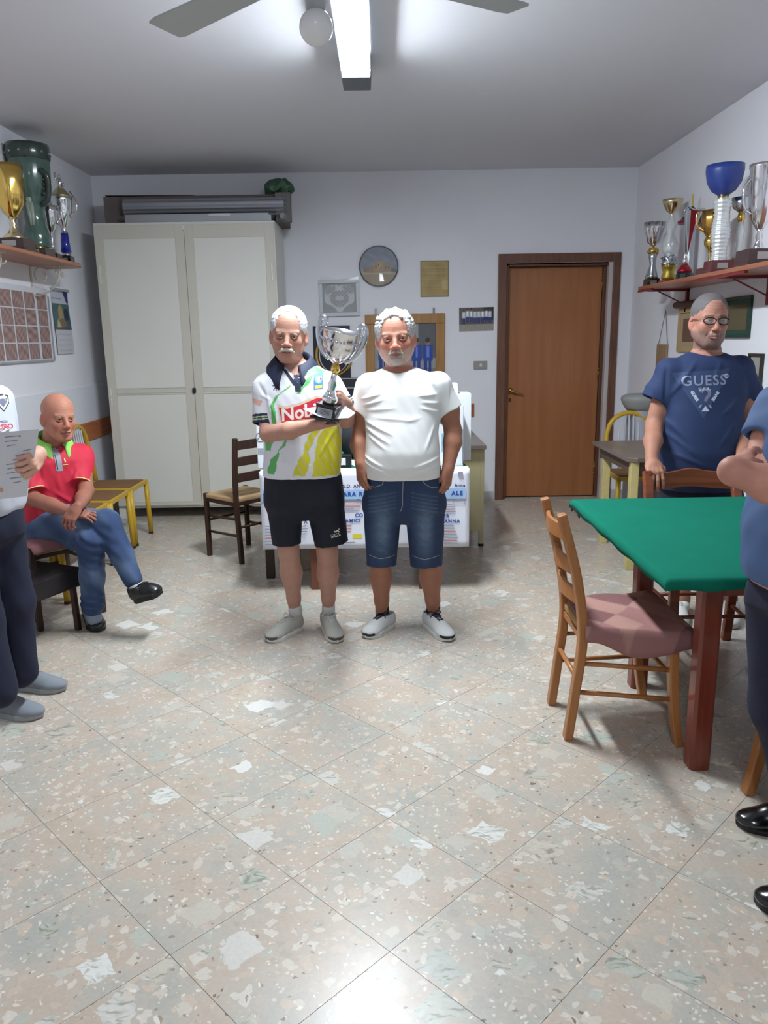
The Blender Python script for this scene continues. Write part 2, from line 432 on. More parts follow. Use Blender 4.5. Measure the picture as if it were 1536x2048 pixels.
# fluorescent strip lamps
hous = mat('lamp_housing', srgb(96, 100, 108), rough=.45)
tubm = mat('lamp_diffuser_lit', (0.86, 0.94, 1.0), emit=LAMP)
def strip(label, x, y0, y1, mt):
    t = thing('ceiling_lamp', label, 'ceiling lamp', (x, (y0+y1)/2, ZC), group='fluorescent strip lamps')
    L_ = (y1-y0)/2
    obj('housing', MB().box((0, 0, -.02), (.13, 2*L_-.02, .04)), hous, t, bevel=.004)
    for s in (-1, 1): obj('end_cap', MB().prism([(-.08, -.035), (-.076, -.118), (.076, -.118), (.08, -.035), (.07, -.0), (-.07, 0)], min(s*L_, s*L_-s*.225), max(s*L_, s*L_-s*.225), 1), hous, t, bevel=.005)
    for q in (-1, 1): obj('side_rail', MB().box((q*.075, 0, -.054), (.006, 2*L_-.14, .066)), hous, t)
    pts = [(.0718*math.cos(a), -.080-.036*math.sin(a)) for a in np.linspace(0, PI, 13)]
    obj('diffuser', MB().prism(pts, -L_+.22, L_-.22, 1), mt, t)
    return t
strip('lit fluorescent strip lamp with grey end caps on the ceiling above the two men', -.112, 3.0, 4.71, tubm)
strip('lit fluorescent strip lamp on the ceiling behind the camera', -.112, -1.6, -.1, mat('lamp_diffuser_lit2', (0.86, 0.94, 1.0), emit=LAMP2))
# ceiling fan
fan = thing('ceiling_fan', 'white three blade ceiling fan with a round globe under its hub', 'ceiling fan', (-.15, 2.12, 2.45))
fm = mat('fan_white', srgb(168, 172, 172), rough=.4)
obj('downrod', MB().lathe([(.012, 0.06), (.012, ZC-2.45-.03), (.05, ZC-2.45-.03), (.065, ZC-2.45)], 16), fm, fan, smooth=True)
obj('motor', MB().lathe([(.03, -.045), (.085, -.03), (.105, 0), (.10, .045), (.05, .075)], 28), fm, fan, smooth=True)
obj('globe', MB().ball((0.0, .02, -.14), .042, 20, 14), mat('globe_glass', srgb(225, 225, 225), rough=.15), fan, smooth=True)
obj('globe_holder', MB().lathe([(.022, -.11), (.03, -.045)], 16, (0, .02, 0)), fm, fan, smooth=True)
for a in (139, 29, 264):
    a = math.radians(a); cR = np.array([[math.cos(a), -math.sin(a), 0], [math.sin(a), math.cos(a), 0], [0, 0, 1]])
    tl = math.radians(8); tR = np.array([[1, 0, 0], [0, math.cos(tl), -math.sin(tl)], [0, math.sin(tl), math.cos(tl)]])
    pts = [(.14, -.042), (.6, -.056), (.625, -.05), (.63, .05), (.6, .056), (.14, .042)]
    mb = MB().prism(pts, -.003, .003); mb.v = [tuple(cR@(tR@np.array(p))) for p in mb.v]
    bl = obj('blade', mb, fm, fan)
    mb = MB().box((.11, 0, -.006), (.13, .03, .006)); mb.v = [tuple(cR@(tR@np.array(p))) for p in mb.v]
    obj('blade_arm', mb, fm, bl)
# ================================================================ BACK WALL AND CABINET
cabm = mat('cabinet_enamel', srgb(218, 217, 210), rough=.45, var=.02, vscale=3)
CX0, CX1, CY, CT = -2.385, -.875, 6.78, 2.53
cab = thing('metal_cabinet', 'tall cream two-door metal cabinet in the back left corner', 'cabinet', ((CX0+CX1)/2, CY+.3, 0), world=True)
obj('body', MB().box2((CX0, CY+.022, .10), (CX1, YBK-.02, CT)), cabm, cab, bevel=.004)
for (x, y) in ((CX0+.03, CY+.05), (CX1-.03, CY+.05), (CX0+.03, YBK-.06), (CX1-.03, YBK-.06)):
    obj('foot', MB().box2((x-.03, y-.03, 0), (x+.03, y+.03, .10)), cabm, cab, bevel=.003)
xm = -1.628
dark = mat('dark_gap', srgb(40, 40, 40), rough=.6)
for (a, b, s) in ((CX0+.008, xm-.002, 1), (xm+.002, CX1-.008, -1)):
    d = obj('door', MB().box2((a, CY+.006, .125), (b, CY+.02, CT-.025)), cabm, cab, bevel=.003)
    # raised frame and recessed panels
    fr = MB().box2((a, CY-.004, .125), (a+.075, CY+.006, CT-.025)).box2((b-.075, CY, .125), (b, CY+.006, CT-.025))
    fr.box2((a+.075, CY, CT-.13), (b-.075, CY+.006, CT-.025)).box2((a+.075, CY, .125), (b-.075, CY+.006, .165)).box2((a+.075, CY, 1.125), (b-.075, CY+.006, 1.165))
    obj('door_frame', fr, mat('cabinet_frame_enamel', srgb(201, 197, 185), rough=.45), d, bevel=.002)
    for (u0, u1, v0, v1) in ((.075, .075, 1.115, 1.122), (.075, .075, 1.168, 1.175), (.02, .02, .135, .141)): obj('edge_bead', MB().box2((a+u0, CY-.003, v0), (b-u1, CY+.003, v1)), cabm, d)
    hxx = a+.025 if s == 1 else b-.025
    for zz in (2.12, 1.10):
        obj('hinge', MB().box((hxx, CY-.006, zz+.035), (.016, .012, .07)).box((hxx, CY-.006, zz-.04), (.012, .012, .07)), cabm, d, bevel=.002)
obj('handle', MB().prism([(-.012+xm, 1.12), (.012+xm, 1.12), (.015+xm, 1.14), (.012+xm, 1.165), (-.012+xm, 1.165), (-.015+xm, 1.14)], CY-.02, CY, 1), mat('black_plastic', srgb(25, 25, 27), rough=.4), cab)
obj('top_catch', MB().box((xm, CY-.004, CT-.05), (.018, .01, .035)), cabm, cab)
# on top of the cabinet
bx = thing('cardboard_box', 'long dark brown cardboard box lying on the cabinet behind the rolled shutter', 'box', (-1.55, 7.15, CT), world=True)
obj('carton', MB().box2((-2.34, 6.98, CT), (-.80, 7.34, 2.765)), mat('brown_carton', srgb(104, 94, 92), rough=.85, var=.1, vscale=8), bx, bevel=.006)
obj('flap', MB().box((-1.95, 7.16, 2.772), (.75, .34, .006), np.array([[1, 0, .01], [0, 1, 0], [-.01, 0, 1]])), mat('brown_carton_dark', srgb(70, 62, 62), rough=.85), bx)
sh = thing('rolled_shutter', 'silver ribbed roller shutter lying on the cabinet in front of a cardboard box', 'shutter', (-1.5, 6.90, CT), world=True)
prof = [(.055*(1+.05*math.cos(9*a))*math.cos(a)+6.93, 2.672+.062*(1+.05*math.cos(9*a))*math.sin(a)) for a in np.linspace(0, 2*PI, 72, endpoint=False)]
al = mat('aluminium_slats', srgb(150, 152, 160), rough=.4, metal=.55)
obj('slats', MB().prism(prof, -2.15, -.80, 0), al, sh)
for k in range(7): obj('slat_end', MB().prism([(6.895+.0*k, 2.615+.02*k), (6.885, 2.625+.02*k), (6.895, 2.634+.02*k)], -.80, -.785+.004*(k % 2), 0), al, sh)
tb = thing('metal_tube', 'square aluminium tube with a white label lying on the cabinet edge', 'tube', (-1.5, 6.84, CT), world=True)
obj('profile', MB().box2((-2.12, 6.815, CT), (-.90, 6.865, 2.595)), mat('aluminium_bar', srgb(165, 168, 174), rough=.35, metal=.5), tb, bevel=.004)
obj('label', MB().box2((-1.42, 6.812, 2.575), (-1.24, 6.815, 2.592)), mat('label_white', srgb(205, 206, 206), rough=.6), tb)
obj('crank', MB().tube([(-.92, 6.82, 2.585), (-.86, 6.80, 2.582), (-.80, 6.79, 2.60), (-.775, 6.79, 2.575), (-.79, 6.79, 2.535), (-.83, 6.79, 2.54)], .009, 8).box((-.80, 6.80, 2.56), (.05, .03, .05)), mat('grey_steel', srgb(118, 120, 124), rough=.45, metal=.6), tb)
gb = thing('storage_box', 'grey upright carton at the right end of the cabinet top', 'box', (-.80, 7.05, CT), world=True)
obj('carton', MB().box2((-.875, 6.90, CT), (-.745, 6.975, 2.765)), mat('grey_carton', srgb(112, 110, 108), rough=.8, var=.1), gb, bevel=.006)

# ---------------------------------------------------------------- pictures on the back wall
def wall_thing(name, label, cat, c, rz=0, group=None, tilt=0):
    t = thing(name, label, cat, c, (0, tilt, rz), group); return t
# round plate wrapped in film
pl = wall_thing('picture_plate', 'round plate showing a sandstone building, wrapped in shiny film', 'plate', (-.013, YBK, 2.205))
def plate(u, v):
    c = shade(srgb(120, 130, 145), u)
    r = np.hypot(u-.5, v-.5)
    n = np.sin(u*23+np.sin(v*17)*2)*.5+np.sin(v*31+u*9)*.5
    c *= (1+.15*n)[:, None]
    gr = v < .34; c[gr] = srgb(140, 122, 88)
    rd = (v > .30) & (v < .36+.02*np.sin(u*9)); c[rd] = srgb(168, 155, 130)
    for (a, b, h0, h1, q) in ((.1, .36, .34, .50, (134, 112, 92)), (.36, .60, .34, .58, (158, 128, 92)), (.46, .66, .4, .64, (168, 140, 108)), (.60, .86, .36, .57, (146, 124, 100)), (.82, .95, .34, .44, (80, 92, 78))):
        k = (u > a) & (u < b) & (v > h0) & (v < h1); c[k] = srgb(*q)
    for (a, b) in ((.15, .40), (.22, .40), (.42, .48), (.50, .52), (.56, .45), (.68, .46), (.76, .46)):
        k = (abs(u-a) < .013) & (abs(v-b) < .03); c[k] = srgb(80, 64, 54)
    c[r > .485] = srgb(70, 75, 80)
    return c
R0 = .176
n_ = 40; vv = [(0, 0)]+[(r*math.cos(a), r*math.sin(a)) for r in np.linspace(R0/40, R0, 40) for a in np.linspace(0, 2*PI, 96, endpoint=False)]
V = [(x, -.012-.012*(math.hypot(x, z)/R0)**2, z) for x, z in vv]; F = [(0, 1+i, 1+(i+1) % 96) for i in range(96)]
for k in range(39):
    for i in range(96):
        j = (i+1) % 96; F.append((1+k*96+i, 1+(k+1)*96+i, 1+(k+1)*96+j, 1+k*96+j))
uu = np.array([p[0] for p in V])/(2*R0)+.5; v2 = np.array([p[2] for p in V])/(2*R0)+.5
glz = mat('plate_glaze', (1,1,1), rough=.45, attr=True, coat=.1)
raw('dish', V, F, glz, pl, smooth=True, cols=plate(uu, v2))
obj('rim', MB().tube([(R0*math.cos(a), -.022, R0*math.sin(a)) for a in np.linspace(0, 2*PI, 64, endpoint=False)], .005, 8, close=True), mat('plate_rim', srgb(60, 64, 70), rough=.25), pl, smooth=True)
film = mat('clear_film', (.9, .9, .92), rough=.12, alpha=.09, spec=.6)
mb = MB(); pf = []
for i in range(48):
    a = 2*PI*i/48
    for r in (.02, .10, .165, .187+.012*math.sin(3*a+1)+.012*(math.cos(a+PI/2) > .93)):
        pf.append((r*math.cos(a), -.036+.006*math.sin(7*a+r*60)+.02*(r > .18), r*math.sin(a)))
mb.add(pf, [(i*4+k, i*4+k+1, ((i+1) % 48)*4+k+1, ((i+1) % 48)*4+k) for i in range(48) for k in range(3)])
obj('film_wrap', mb, film, pl)
# heart lace in white frame
hf = wall_thing('framed_picture', 'white framed lace heart hanging left of the round plate', 'picture frame', (-.381, YBK, 1.929), group=None, tilt=-.015)
def frame(mb, w_, h_, b, d):
    return mb.box2((-w_/2, -d, h_/2-b), (w_/2, 0, h_/2)).box2((-w_/2, -d, -h_/2), (w_/2, 0, -h_/2+b)).box2((-w_/2, -d, -h_/2+b), (-w_/2+b, 0, h_/2-b)).box2((w_/2-b, -d, -h_/2+b), (w_/2, 0, h_/2-b))
obj('frame', frame(MB(), .375, .328, .034, .024), mat('white_frame', srgb(196, 199, 205), rough=.4), hf, bevel=.004)
def heart(u, v):
    c = shade(srgb(150, 150, 152), u)
    x = (u-.5)*2.7; y = (v-.47)*2.7
    h = (x*x+y*y-1)**3-x*x*y*y*y
    k = abs(h) < .09; c[k] = srgb(190, 192, 196)
    k = (h < -.03) & (np.sin(u*60)*np.sin(v*55) > .1); c[k] = srgb(168, 170, 174)
    k = (h < -.06) & (np.hypot(x, y*1.6-.1) < .35); c[k] = srgb(182, 184, 188)
    return c
picture('lace', .31, .262, heart, PRINT, hf, 60, 50, .008)
obj('film_wrap', MB().add([(-.17, -.03, .15), (.0, -.036, .145), (.18, -.03, .155), (.185, -.028, .185), (-.02, -.032, .172), (-.16, -.028, .205)], [(0, 1, 4, 5), (1, 2, 3, 4)]), film, hf)
# parchment
pp = wall_thing('parchment', 'small tan parchment sheet with faded writing pinned right of the round plate', 'parchment', (.500, YBK, 2.087))
def parch(u, v):
    c = shade(srgb(166, 142, 88), u); rng = np.random.RandomState(3)
    c *= (1+.08*np.sin(u*9+2*np.sin(v*7))+.04*np.sin(v*40))[:, None]
    k = (u > .12) & (u < .88) & (v > .12) & (v < .9) & (np.sin(v*75) > .2) & (np.sin(u*61+v*9)+np.sin(u*23) > -.6); c[k] *= .84
    k = (u > .76) & (v > .2) & (v < .45); c[k] = srgb(186, 160, 108)
    c[(u < .03) | (u > .97) | (v < .02) | (v > .98)] = srgb(120, 110, 72)
    return c
picture('sheet', .262, .322, parch, PRINT, pp, 44, 54, .006)
obj('backing', MB().box((0, -.003, 0), (.262, .005, .322)), mat('parch_back', srgb(130, 115, 70), rough=.7), pp)
# navy certificate with gold ring
nv = wall_thing('wall_plaque', 'navy square board with a gold ring hanging behind the silver cup', 'plaque', (-.465, YBK, 1.43))
obj('board', MB().box((0, -.008, 0), (.345, .016, .50)), mat('navy_board', srgb(22, 26, 44), rough=.5), nv, bevel=.002)
obj('ring', MB().tube([(.02+.165*math.cos(a), -.022, -.02+.185*math.sin(a)) for a in np.linspace(0, 2*PI, 48, endpoint=False)], .014, 8, close=True), GOLD, nv, smooth=True)
obj('ring_plate', MB().tube([(.02+.138*math.cos(a), -.018, -.02+.158*math.sin(a)) for a in np.linspace(0, 2*PI, 48, endpoint=False)], .008, 8, close=True), CHROME, nv, smooth=True)
# wooden framed team photo
tf = wall_thing('framed_photo', 'large honey wood framed photo of players in blue, behind the man in the white T-shirt', 'photo frame', (.222, YBK, 1.40))
wf = mat('frame_wood', srgb(178, 132, 76), rough=.35, grain=(srgb(150, 106, 58), 2, 40), coat=.2)
obj('frame', frame(MB(), .745, .75, .085, .03), wf, tf, bevel=.006)
obj('hook', MB().box((-.27, -.01, .40), (.02, .008, .06)).box((.27, -.01, .40), (.02, .008, .06)), mat('hook_steel', srgb(120, 122, 126), rough=.35, metal=.8), tf)
def team(u, v, n=7, bg=((150, 150, 150), (90, 92, 96)), seed=1, shirt=(38, 66, 150), lower=(38, 60, 140), floor=(130, 122, 112), span=(.08, .95), hd=.78):
    c = shade(srgb(*bg[0]), u); k = (v > .45) & (u > .72); c[k] = srgb(*bg[1]); c[v < .30] = srgb(*floor)
    c *= (1+.05*np.sin(u*31)*np.sin(v*23))[:, None]
    rs = np.random.RandomState(seed)
    for i in range(n):
        x = span[0]+(span[1]-span[0])*(i+.5)/n; w_ = (span[1]-span[0])/n*.44; t = hd+rs.uniform(-.04, .04); b0 = t-.58
        k = (abs(u-x) < w_*1.0) & (v < t-.08) & (v > t-.33); c[k] = srgb(*shirt)
        k = (abs(u-x) < w_*.25) & (v < t-.10) & (v > t-.28); c[k] = srgb(*[min(255, q+60) for q in shirt])
        k = (abs(u-x) < w_*.8) & (v <= t-.33) & (v > b0+.04) & (abs(u-x) > w_*.12); c[k] = srgb(*lower)
        k = (abs(u-x) < w_*.7) & (v <= b0+.04) & (v > b0) & (abs(u-x) > w_*.2); c[k] = srgb(60, 50, 48)
        k = ((u-x)/(w_*.45))**2+((v-t+.03)/.055)**2 < 1; c[k] = srgb(150, 112, 92)
        k = ((u-x)/(w_*.48))**2+((v-t-.0)/.04)**2 < 1; c[k] = srgb(52, 44, 42)
    return c
def team2(u, v):
    c = team(u, v, 5, seed=4, span=(.05, .96), hd=.72)
    return c
picture('photo', .575, .58, team2, PRINT, tf, 90, 90, .012)
# unframed team photo
ph = wall_thing('photograph', 'unframed team photo of players in blue and white left of the door', 'photograph', (.889, YBK, 1.719), tilt=-.012)
picture('print', .322, .215, lambda u, v: team(u, v, 8, bg=((95, 92, 88), (50, 48, 50)), seed=9, shirt=(190, 195, 200), lower=(40, 50, 130), floor=(150, 145, 135), hd=.93), PRINT, ph, 90, 60, .004)
obj('paper', MB().box((0, -.002, 0), (.322, .003, .215)), mat('photo_back', srgb(200, 200, 200)), ph)

# ---------------------------------------------------------------- left wall: collage, calendar
sep = mat('board_white', srgb(205, 207, 214), rough=.5)
cb = thing('photo_collage', 'white board with rows of faded reddish photographs on the left wall', 'photo collage', (XL, 5.60, 1.69), world=True)
obj('backing_board', MB().box2((XL, 5.02, 1.425), (XL+.012, 6.19, 1.965)), sep, cb, bevel=.002)
obj('corner_strip', MB().box2((XL+.012, 5.02, 1.425), (XL+.02, 6.19, 1.437)).box2((XL+.012, 6.178, 1.437), (XL+.02, 6.19, 1.91)), mat('strip_grey', srgb(150, 152, 160), rough=.4), cb)
rs = np.random.RandomState(5)
for cI in range(6):
    y1 = 6.145-cI*.187-(.02 if cI else 0); y0 = y1-.165
    for rI in range(4):
        z1 = 1.925-rI*.122; z0 = z1-.113
        n = 14; ys = np.linspace(y0, y1, n); zs = np.linspace(z0, z1, n); Yg, Zg = np.meshgrid(ys, zs, indexing='ij')
        a = (np.arange(n-1)[:, None]*n+np.arange(n-1)[None]).ravel()
        f = np.stack([a, a+n, a+n+1, a+1], 1)
        k = rs.uniform(2, 8, 6)
        g = np.sin(Yg*k[0]*18+k[1])*np.sin(Zg*k[2]*18+k[3])+.6*np.sin(Yg*60*k[4]/5+Zg*70)
        base = np.array(srgb(146, 118, 114)); col = base[None]*(1+.30*g.ravel()[:, None])
        raw('photo', np.stack([np.full(Yg.size, XL+.0145), Yg.ravel(), Zg.ravel()], 1), f, PRINT, cb, cols=np.clip(col, .02, 1))
cal = thing('wall_calendar', 'narrow wall calendar with a painted scene beside the photo collage', 'calendar', (XL, 6.44, 1.73), world=True)
def calf(u, v):
    c = shade(srgb(196, 197, 204), u)
    k = (v > .80); c[k] = srgb(188, 192, 205); k = (v > .80) & (u > .72+(.95-v)*1.2); c[k] = srgb(44, 52, 110)
    k = (v > .84) & (v < .93) & (u < .6) & (np.sin(v*220) > .3); c[k] = srgb(120, 130, 160)
    k = (v > .385) & (v < .79); c[k] = srgb(70, 100, 104)
    k = (v > .385) & (v < .79) & (((u-.46)/.16)**2+((v-.62)/.15)**2 < 1); c[k] = srgb(160, 144, 104)
    k = (v > .385) & (v < .79) & (((u-.50)/.22)**2+((v-.48)/.08)**2 < 1); c[k] = srgb(124, 108, 84)
    k = (v > .385) & (v < .79) & (((u-.78)/.14)**2+((v-.62)/.1)**2 < 1); c[k] = srgb(42, 52, 74)
    k = (v > .42) & (v < .56) & (abs(u-.26) < (.56-v)*.9); c[k] = srgb(186, 180, 140)
    k = (v > .385) & (v < .42); c[k] = srgb(84, 70, 88)
    k = (v < .36) & (np.sin(v*150) > .75) & (u > .12) & (u < .9); c[k] = srgb(176, 178, 190)
    return c
n = 60; yy = np.linspace(6.27, 6.60, 31); zz = np.linspace(1.475, 1.975, n); Yg, Zg = np.meshgrid(yy, zz, indexing='ij')
a = (np.arange(30)[:, None]*n+np.arange(n-1)[None]).ravel(); f = np.stack([a, a+n, a+n+1, a+1], 1)
raw('sheet', np.stack([XL+.008+.006*np.sin(Zg.ravel()*9), Yg.ravel(), Zg.ravel()], 1), f, PRINT, cal, cols=calf(((Yg-6.27)/.33).ravel(), ((Zg-1.475)/.5).ravel()))
obj('binding', MB().box2((XL, 6.27, 1.965), (XL+.022, 6.60, 1.985)), mat('binding_grey', srgb(150, 152, 158), rough=.5), cal)

# ---------------------------------------------------------------- left shelf
SLZ = 2.145
shm = mat('shelf_wood', srgb(176, 118, 86), rough=.4, grain=(srgb(150, 96, 66), 1, 30), coat=.15)
ls = thing('wall_shelf', 'varnished brown wooden shelf with rounded end carrying trophies on the left wall', 'shelf', (XL, 4.0, SLZ), world=True)
pts = [(XL, 1.0), (-2.26, 1.0), (-2.26, 6.05)]+[(-2.36+.10*math.cos(a), 6.08+.16*math.sin(a)) for a in np.linspace(.1, 1.5, 6)]+[(-2.45, 6.25), (XL, 6.25)]
obj('board', MB().prism(pts, SLZ-.028, SLZ, 2), shm, ls, bevel=.008)
iron = mat('white_iron', srgb(190, 182, 168), rough=.5)
def scroll(y):
    mb = MB().box2((XL, y-.012, SLZ-.26), (XL+.006, y+.012, SLZ-.028)).box2((XL, y-.012, SLZ-.034), (XL+.26, y+.012, SLZ-.028))
    sp = []
    for t in np.linspace(0, 1, 40):
        a = PI*.5+t*3.6*PI/2; r = .065*(1-.62*t); sp.append((XL+.085+r*math.cos(a), y, SLZ-.10+r*math.sin(a)))
    mb.tube(sp, .005, 6)
    sp = [(XL+.02+.20*math.sin(t*PI/2), y, SLZ-.24+.20*(1-math.cos(t*PI/2))) for t in np.linspace(0, 1, 14)]
    e = sp[-1]; sp += [(e[0]-.03*math.sin(t*4.5), y, e[2]-.03+.03*math.cos(t*4.5)) for t in np.linspace(.1, 1, 14)]
    mb.tube(sp, .005, 6); return mb
for yb in (5.95, 5.05, 4.0, 2.8): obj('bracket', scroll(yb), iron, ls)
# right shelf
SRZ = 1.915
rsm = mat('right_shelf_wood', srgb(166, 104, 78), rough=.4, grain=(srgb(140, 84, 60), 1, 30), coat=.15)
redm = mat('red_painted_steel', srgb(120, 34, 36), rough=.4)
rsf = thing('wall_shelf', 'brown shelf on dark red triangular brackets carrying trophies on the right wall', 'shelf', (XR, 4.2, SRZ), world=True)
obj('board', MB().prism([(XR, 1.5), (1.985, 1.5), (1.985, 6.18), (2.03, 6.24), (XR, 6.24)], SRZ-.028, SRZ, 2), rsm, rsf, bevel=.007)
for yb in (6.05, 4.78, 3.4, 2.0):
    br = obj('bracket', MB().box2((XR-.32, yb-.015, SRZ-.045), (XR, yb+.015, SRZ-.028)).box2((XR-.022, yb-.015, SRZ-.20), (XR, yb+.015, SRZ-.028)), redm, rsf, bevel=.002)
    obj('diagonal_rod', MB().tube([(XR-.23, yb, SRZ-.045), (XR-.012, yb, SRZ-.15)], .005, 6), redm, br)
obj('front_bar', MB().box2((1.99, 5.9, SRZ-.042), (2.01, 6.2, SRZ-.028)).box2((1.99, 4.4, SRZ-.042), (2.01, 5.1, SRZ-.028)), redm, rsf)
# right wall hangings
def rwall(name, label, cat, y0, y1, z0, z1): return thing(name, label, cat, (XR, (y0+y1)/2, (z0+z1)/2), world=True)
def rframe(t, y0, y1, z0, z1, b, mt, inner, d=.022, inner2=None):
    mb = MB().box2((XR-d, y0, z1-b), (XR, y1, z1)).box2((XR-d, y0, z0), (XR, y1, z0+b)).box2((XR-d, y0, z0+b), (XR, y0+b, z1-b)).box2((XR-d, y1-b, z0+b), (XR, y1, z1-b))
    obj('frame', mb, mt, t, bevel=.003)
    obj('mount', MB().box2((XR-.008, y0+b, z0+b), (XR, y1-b, z1-b)), inner, t)
    if inner2: obj('print', MB().box2((XR-.011, y0+2.4*b, z0+2.2*b), (XR-.008, y1-2.4*b, z1-2.2*b)), inner2, t)
gf = rwall('framed_picture', 'dark green framed picture behind the man in the blue GUESS shirt'.replace(' GUESS', ''), 'picture frame', 5.0, 5.20, 1.525, 1.78)
rframe(gf, 4.99, 5.36, 1.525, 1.785, .022, mat('green_frame', srgb(34, 62, 52), rough=.4), mat('green_mount', srgb(44, 76, 64), rough=.6), inner2=mat('brown_print', srgb(92, 84, 62), rough=.6))
wfr = rwall('framed_picture', 'pale wood framed picture with a brown roll along its top on the right wall', 'picture frame', 5.95, 6.18, 1.40, 1.80)
rframe(wfr, 5.80, 6.18, 1.42, 1.745, .035, mat('pale_frame', srgb(176, 150, 112), rough=.5), mat('beige_mount', srgb(168, 150, 120), rough=.7), inner2=mat('brown_print2', srgb(110, 82, 66), rough=.7))
obj('roll', MB().tube([(XR-.04, 5.78, 1.772), (XR-.04, 6.19, 1.772)], .026, 12), mat('brown_roll', srgb(96, 74, 66), rough=.6), wfr, smooth=True)
sf = rwall('framed_picture', 'small silver and black framed picture low on the right wall', 'picture frame', 4.8, 4.95, 1.20, 1.43)
rframe(sf, 4.78, 4.96, 1.19, 1.43, .018, mat('dark_frame', srgb(50, 44, 40), rough=.4), mat('grey_print', srgb(150, 148, 140), rough=.6))
wp_ = rwall('hanging_plaque', 'narrow wooden board hanging from a string beneath the right shelf', 'plaque', 6.39, 6.60, 1.25, 1.49)
obj('board', MB().box2((XR-.018, 6.40, 1.20), (XR-.003, 6.63, 1.475)), mat('plaque_wood', srgb(164, 138, 110), rough=.6, grain=(srgb(140, 112, 84), 2, 50)), wp_, bevel=.003)
obj('string', MB().tube([(XR-.008, 6.41, 1.468), (XR-.006, 6.50, 1.745), (XR-.008, 6.62, 1.468)], .0025, 6), mat('string', srgb(110, 100, 90), rough=.8), wp_)
obj('hole', MB().lathe([(.008, 0), (.008, .002)], 10), mat('hole_dark', srgb(50, 40, 35)), wp_, origin=(-XR+.019+0, -6.56, -1.45)) if False else None
pc = thing('pedestal', 'white column with a grey rounded top standing in the corner behind the small table', 'pedestal', (2.17, 6.55, 0))
obj('column', MB().lathe([(.13, 0), (.13, .05), (.105, .08), (.10, .93), (.115, .955)], 28), mat('pedestal_white', srgb(182, 184, 190), rough=.6), pc, smooth=True)
obj('capital', MB().lathe([(.105, .935), (.13, .97), (.150, 1.01), (.156, 1.03), (.150, 1.05), (.11, 1.068), (.0, 1.075)], 28), mat('pedestal_grey', srgb(150, 152, 150), rough=.5), pc, smooth=True)

# ================================================================ CHAIRS
def placeP(root, loc, rz): root.location = loc; root.rotation_euler = (0, 0, rz); return root
honey = mat('honey_wood', srgb(176, 118, 68), rough=.38, grain=(srgb(156, 100, 54), 2, 40), coat=.1)
rush = mat('rush_seat', srgb(176, 138, 84), rough=.8, bump=.8, bscale=160, grain=(srgb(140, 104, 60), 1, 160))
def wooden_chair(label, wood, seatm, loc, rz, bw=.30, fw=.42, crest=False, group=None, h=.91, slats=(.835, .70, .585), slim=False, seatz=.455):
    # front faces local +x
    t = thing('dining_chair', label, 'chair', loc, (0, 0, rz), group)
    sy = .045 if not slim else .034; sx = .034 if not slim else .030
    bp = [(-.21, 0), (-.188, .20), (-.168, .43), (-.198, .66), (-.265, h)]
    if slim: bp = [(-.205, 0), (-.195, .20), (-.18, .43), (-.185, .66), (-.205, h)]
    for s in (-1, 1):
        P = sweep([(x, s*bw/2, z) for x, z in bp], 6)
        obj('back_post', MB().tube(P, 0, sq=(sx, sy)), wood, t, bevel=.006)
        fp = [(.205, 0), (.183, .12), (.165, .28), (.158, seatz+.005)] if not slim else [(.165, 0), (.165, .2), (.165, seatz+.015)]
        obj('leg', MB().tube(sweep([(x, s*fw/2, z) for x, z in fp], 5), 0, sq=(sx, sy)), wood, t, bevel=.006)
    # apron and rush seat
    ap = MB()
    for s in (-1, 1):
        ap.tube([(-.165, s*bw/2, seatz-.035), (.15, s*fw/2, seatz-.035)], 0, sq=(.018, .022))
    ap.tube([(.158, -fw/2, seatz-.035), (.158, fw/2, seatz-.035)], 0, sq=(.018, .022)).tube([(-.168, -bw/2, seatz-.035), (-.168, bw/2, seatz-.035)], 0, sq=(.018, .022))
    obj('apron', ap, wood, t)
    pts = [(-.175, -bw/2-.005), (.178, -fw/2-.012), (.178, fw/2+.012), (-.175, bw/2+.005)]
    obj('seat', MB().prism(pts, seatz-.022, seatz+.012, 2), seatm, t, bevel=.01)
    for (z, kind) in ((.31, 0), (.19, 0)):
        for s in (-1, 1):
            xb = -.19; obj('stretcher', MB().tube([(xb, s*bw/2, z+.01), (.175, s*fw/2, z)], .010, 8), wood, t, smooth=True)
    obj('stretcher', MB().tube([(.172, -fw/2, .27), (.172, fw/2, .27)], .010, 8), wood, t, smooth=True)
    obj('stretcher', MB().tube([(-.185, -bw/2, .26), (-.185, bw/2, .26)], .010, 8), wood, t, smooth=True)
    for i, z in enumerate(slats):
        xs = np.interp(z, [.43, .66, h], [bp[2][0], bp[3][0], bp[4][0]])
        mb = MB(); n = 12; v = []
        for k in range(n+1):
            u = k/n; y = -bw/2+bw*u; bow = -.028*math.sin(PI*u) if not slim else -.018*math.sin(PI*u)
            hh = .028 if not slim else .030
            if crest and i == 0:
                up = .052+.018*math.exp(-((u-.5)/.16)**2); dn = -.035+.012*math.exp(-((u-.5)/.2)**2)
            else: up = hh*(1+.25*math.sin(PI*u)); dn = -hh*(1-.1*math.sin(PI*u))
            for (dx, dz) in ((-.008, dn), (.008, dn), (.008, up), (-.008, up)): v.append((xs+bow+dx, y, z+dz))
        f = [(0, 3, 2, 1), (n*4, n*4+1, n*4+2, n*4+3)]
        for k in range(n):
            for q in range(4): f.append((k*4+q, k*4+(q+1) % 4, (k+1)*4+(q+1) % 4, (k+1)*4+q))
        mb.add(v, f); obj('back_slat', mb, wood, t, bevel=.003)
    return t
wooden_chair('honey coloured wooden chair with a mauve cloth on its rush seat, beside the green table', honey, rush, (.92, 2.93, 0), 0)
wooden_chair('honey coloured wooden chair behind the man with crossed arms', honey, rush, (1.445, 2.18, 0), PI)
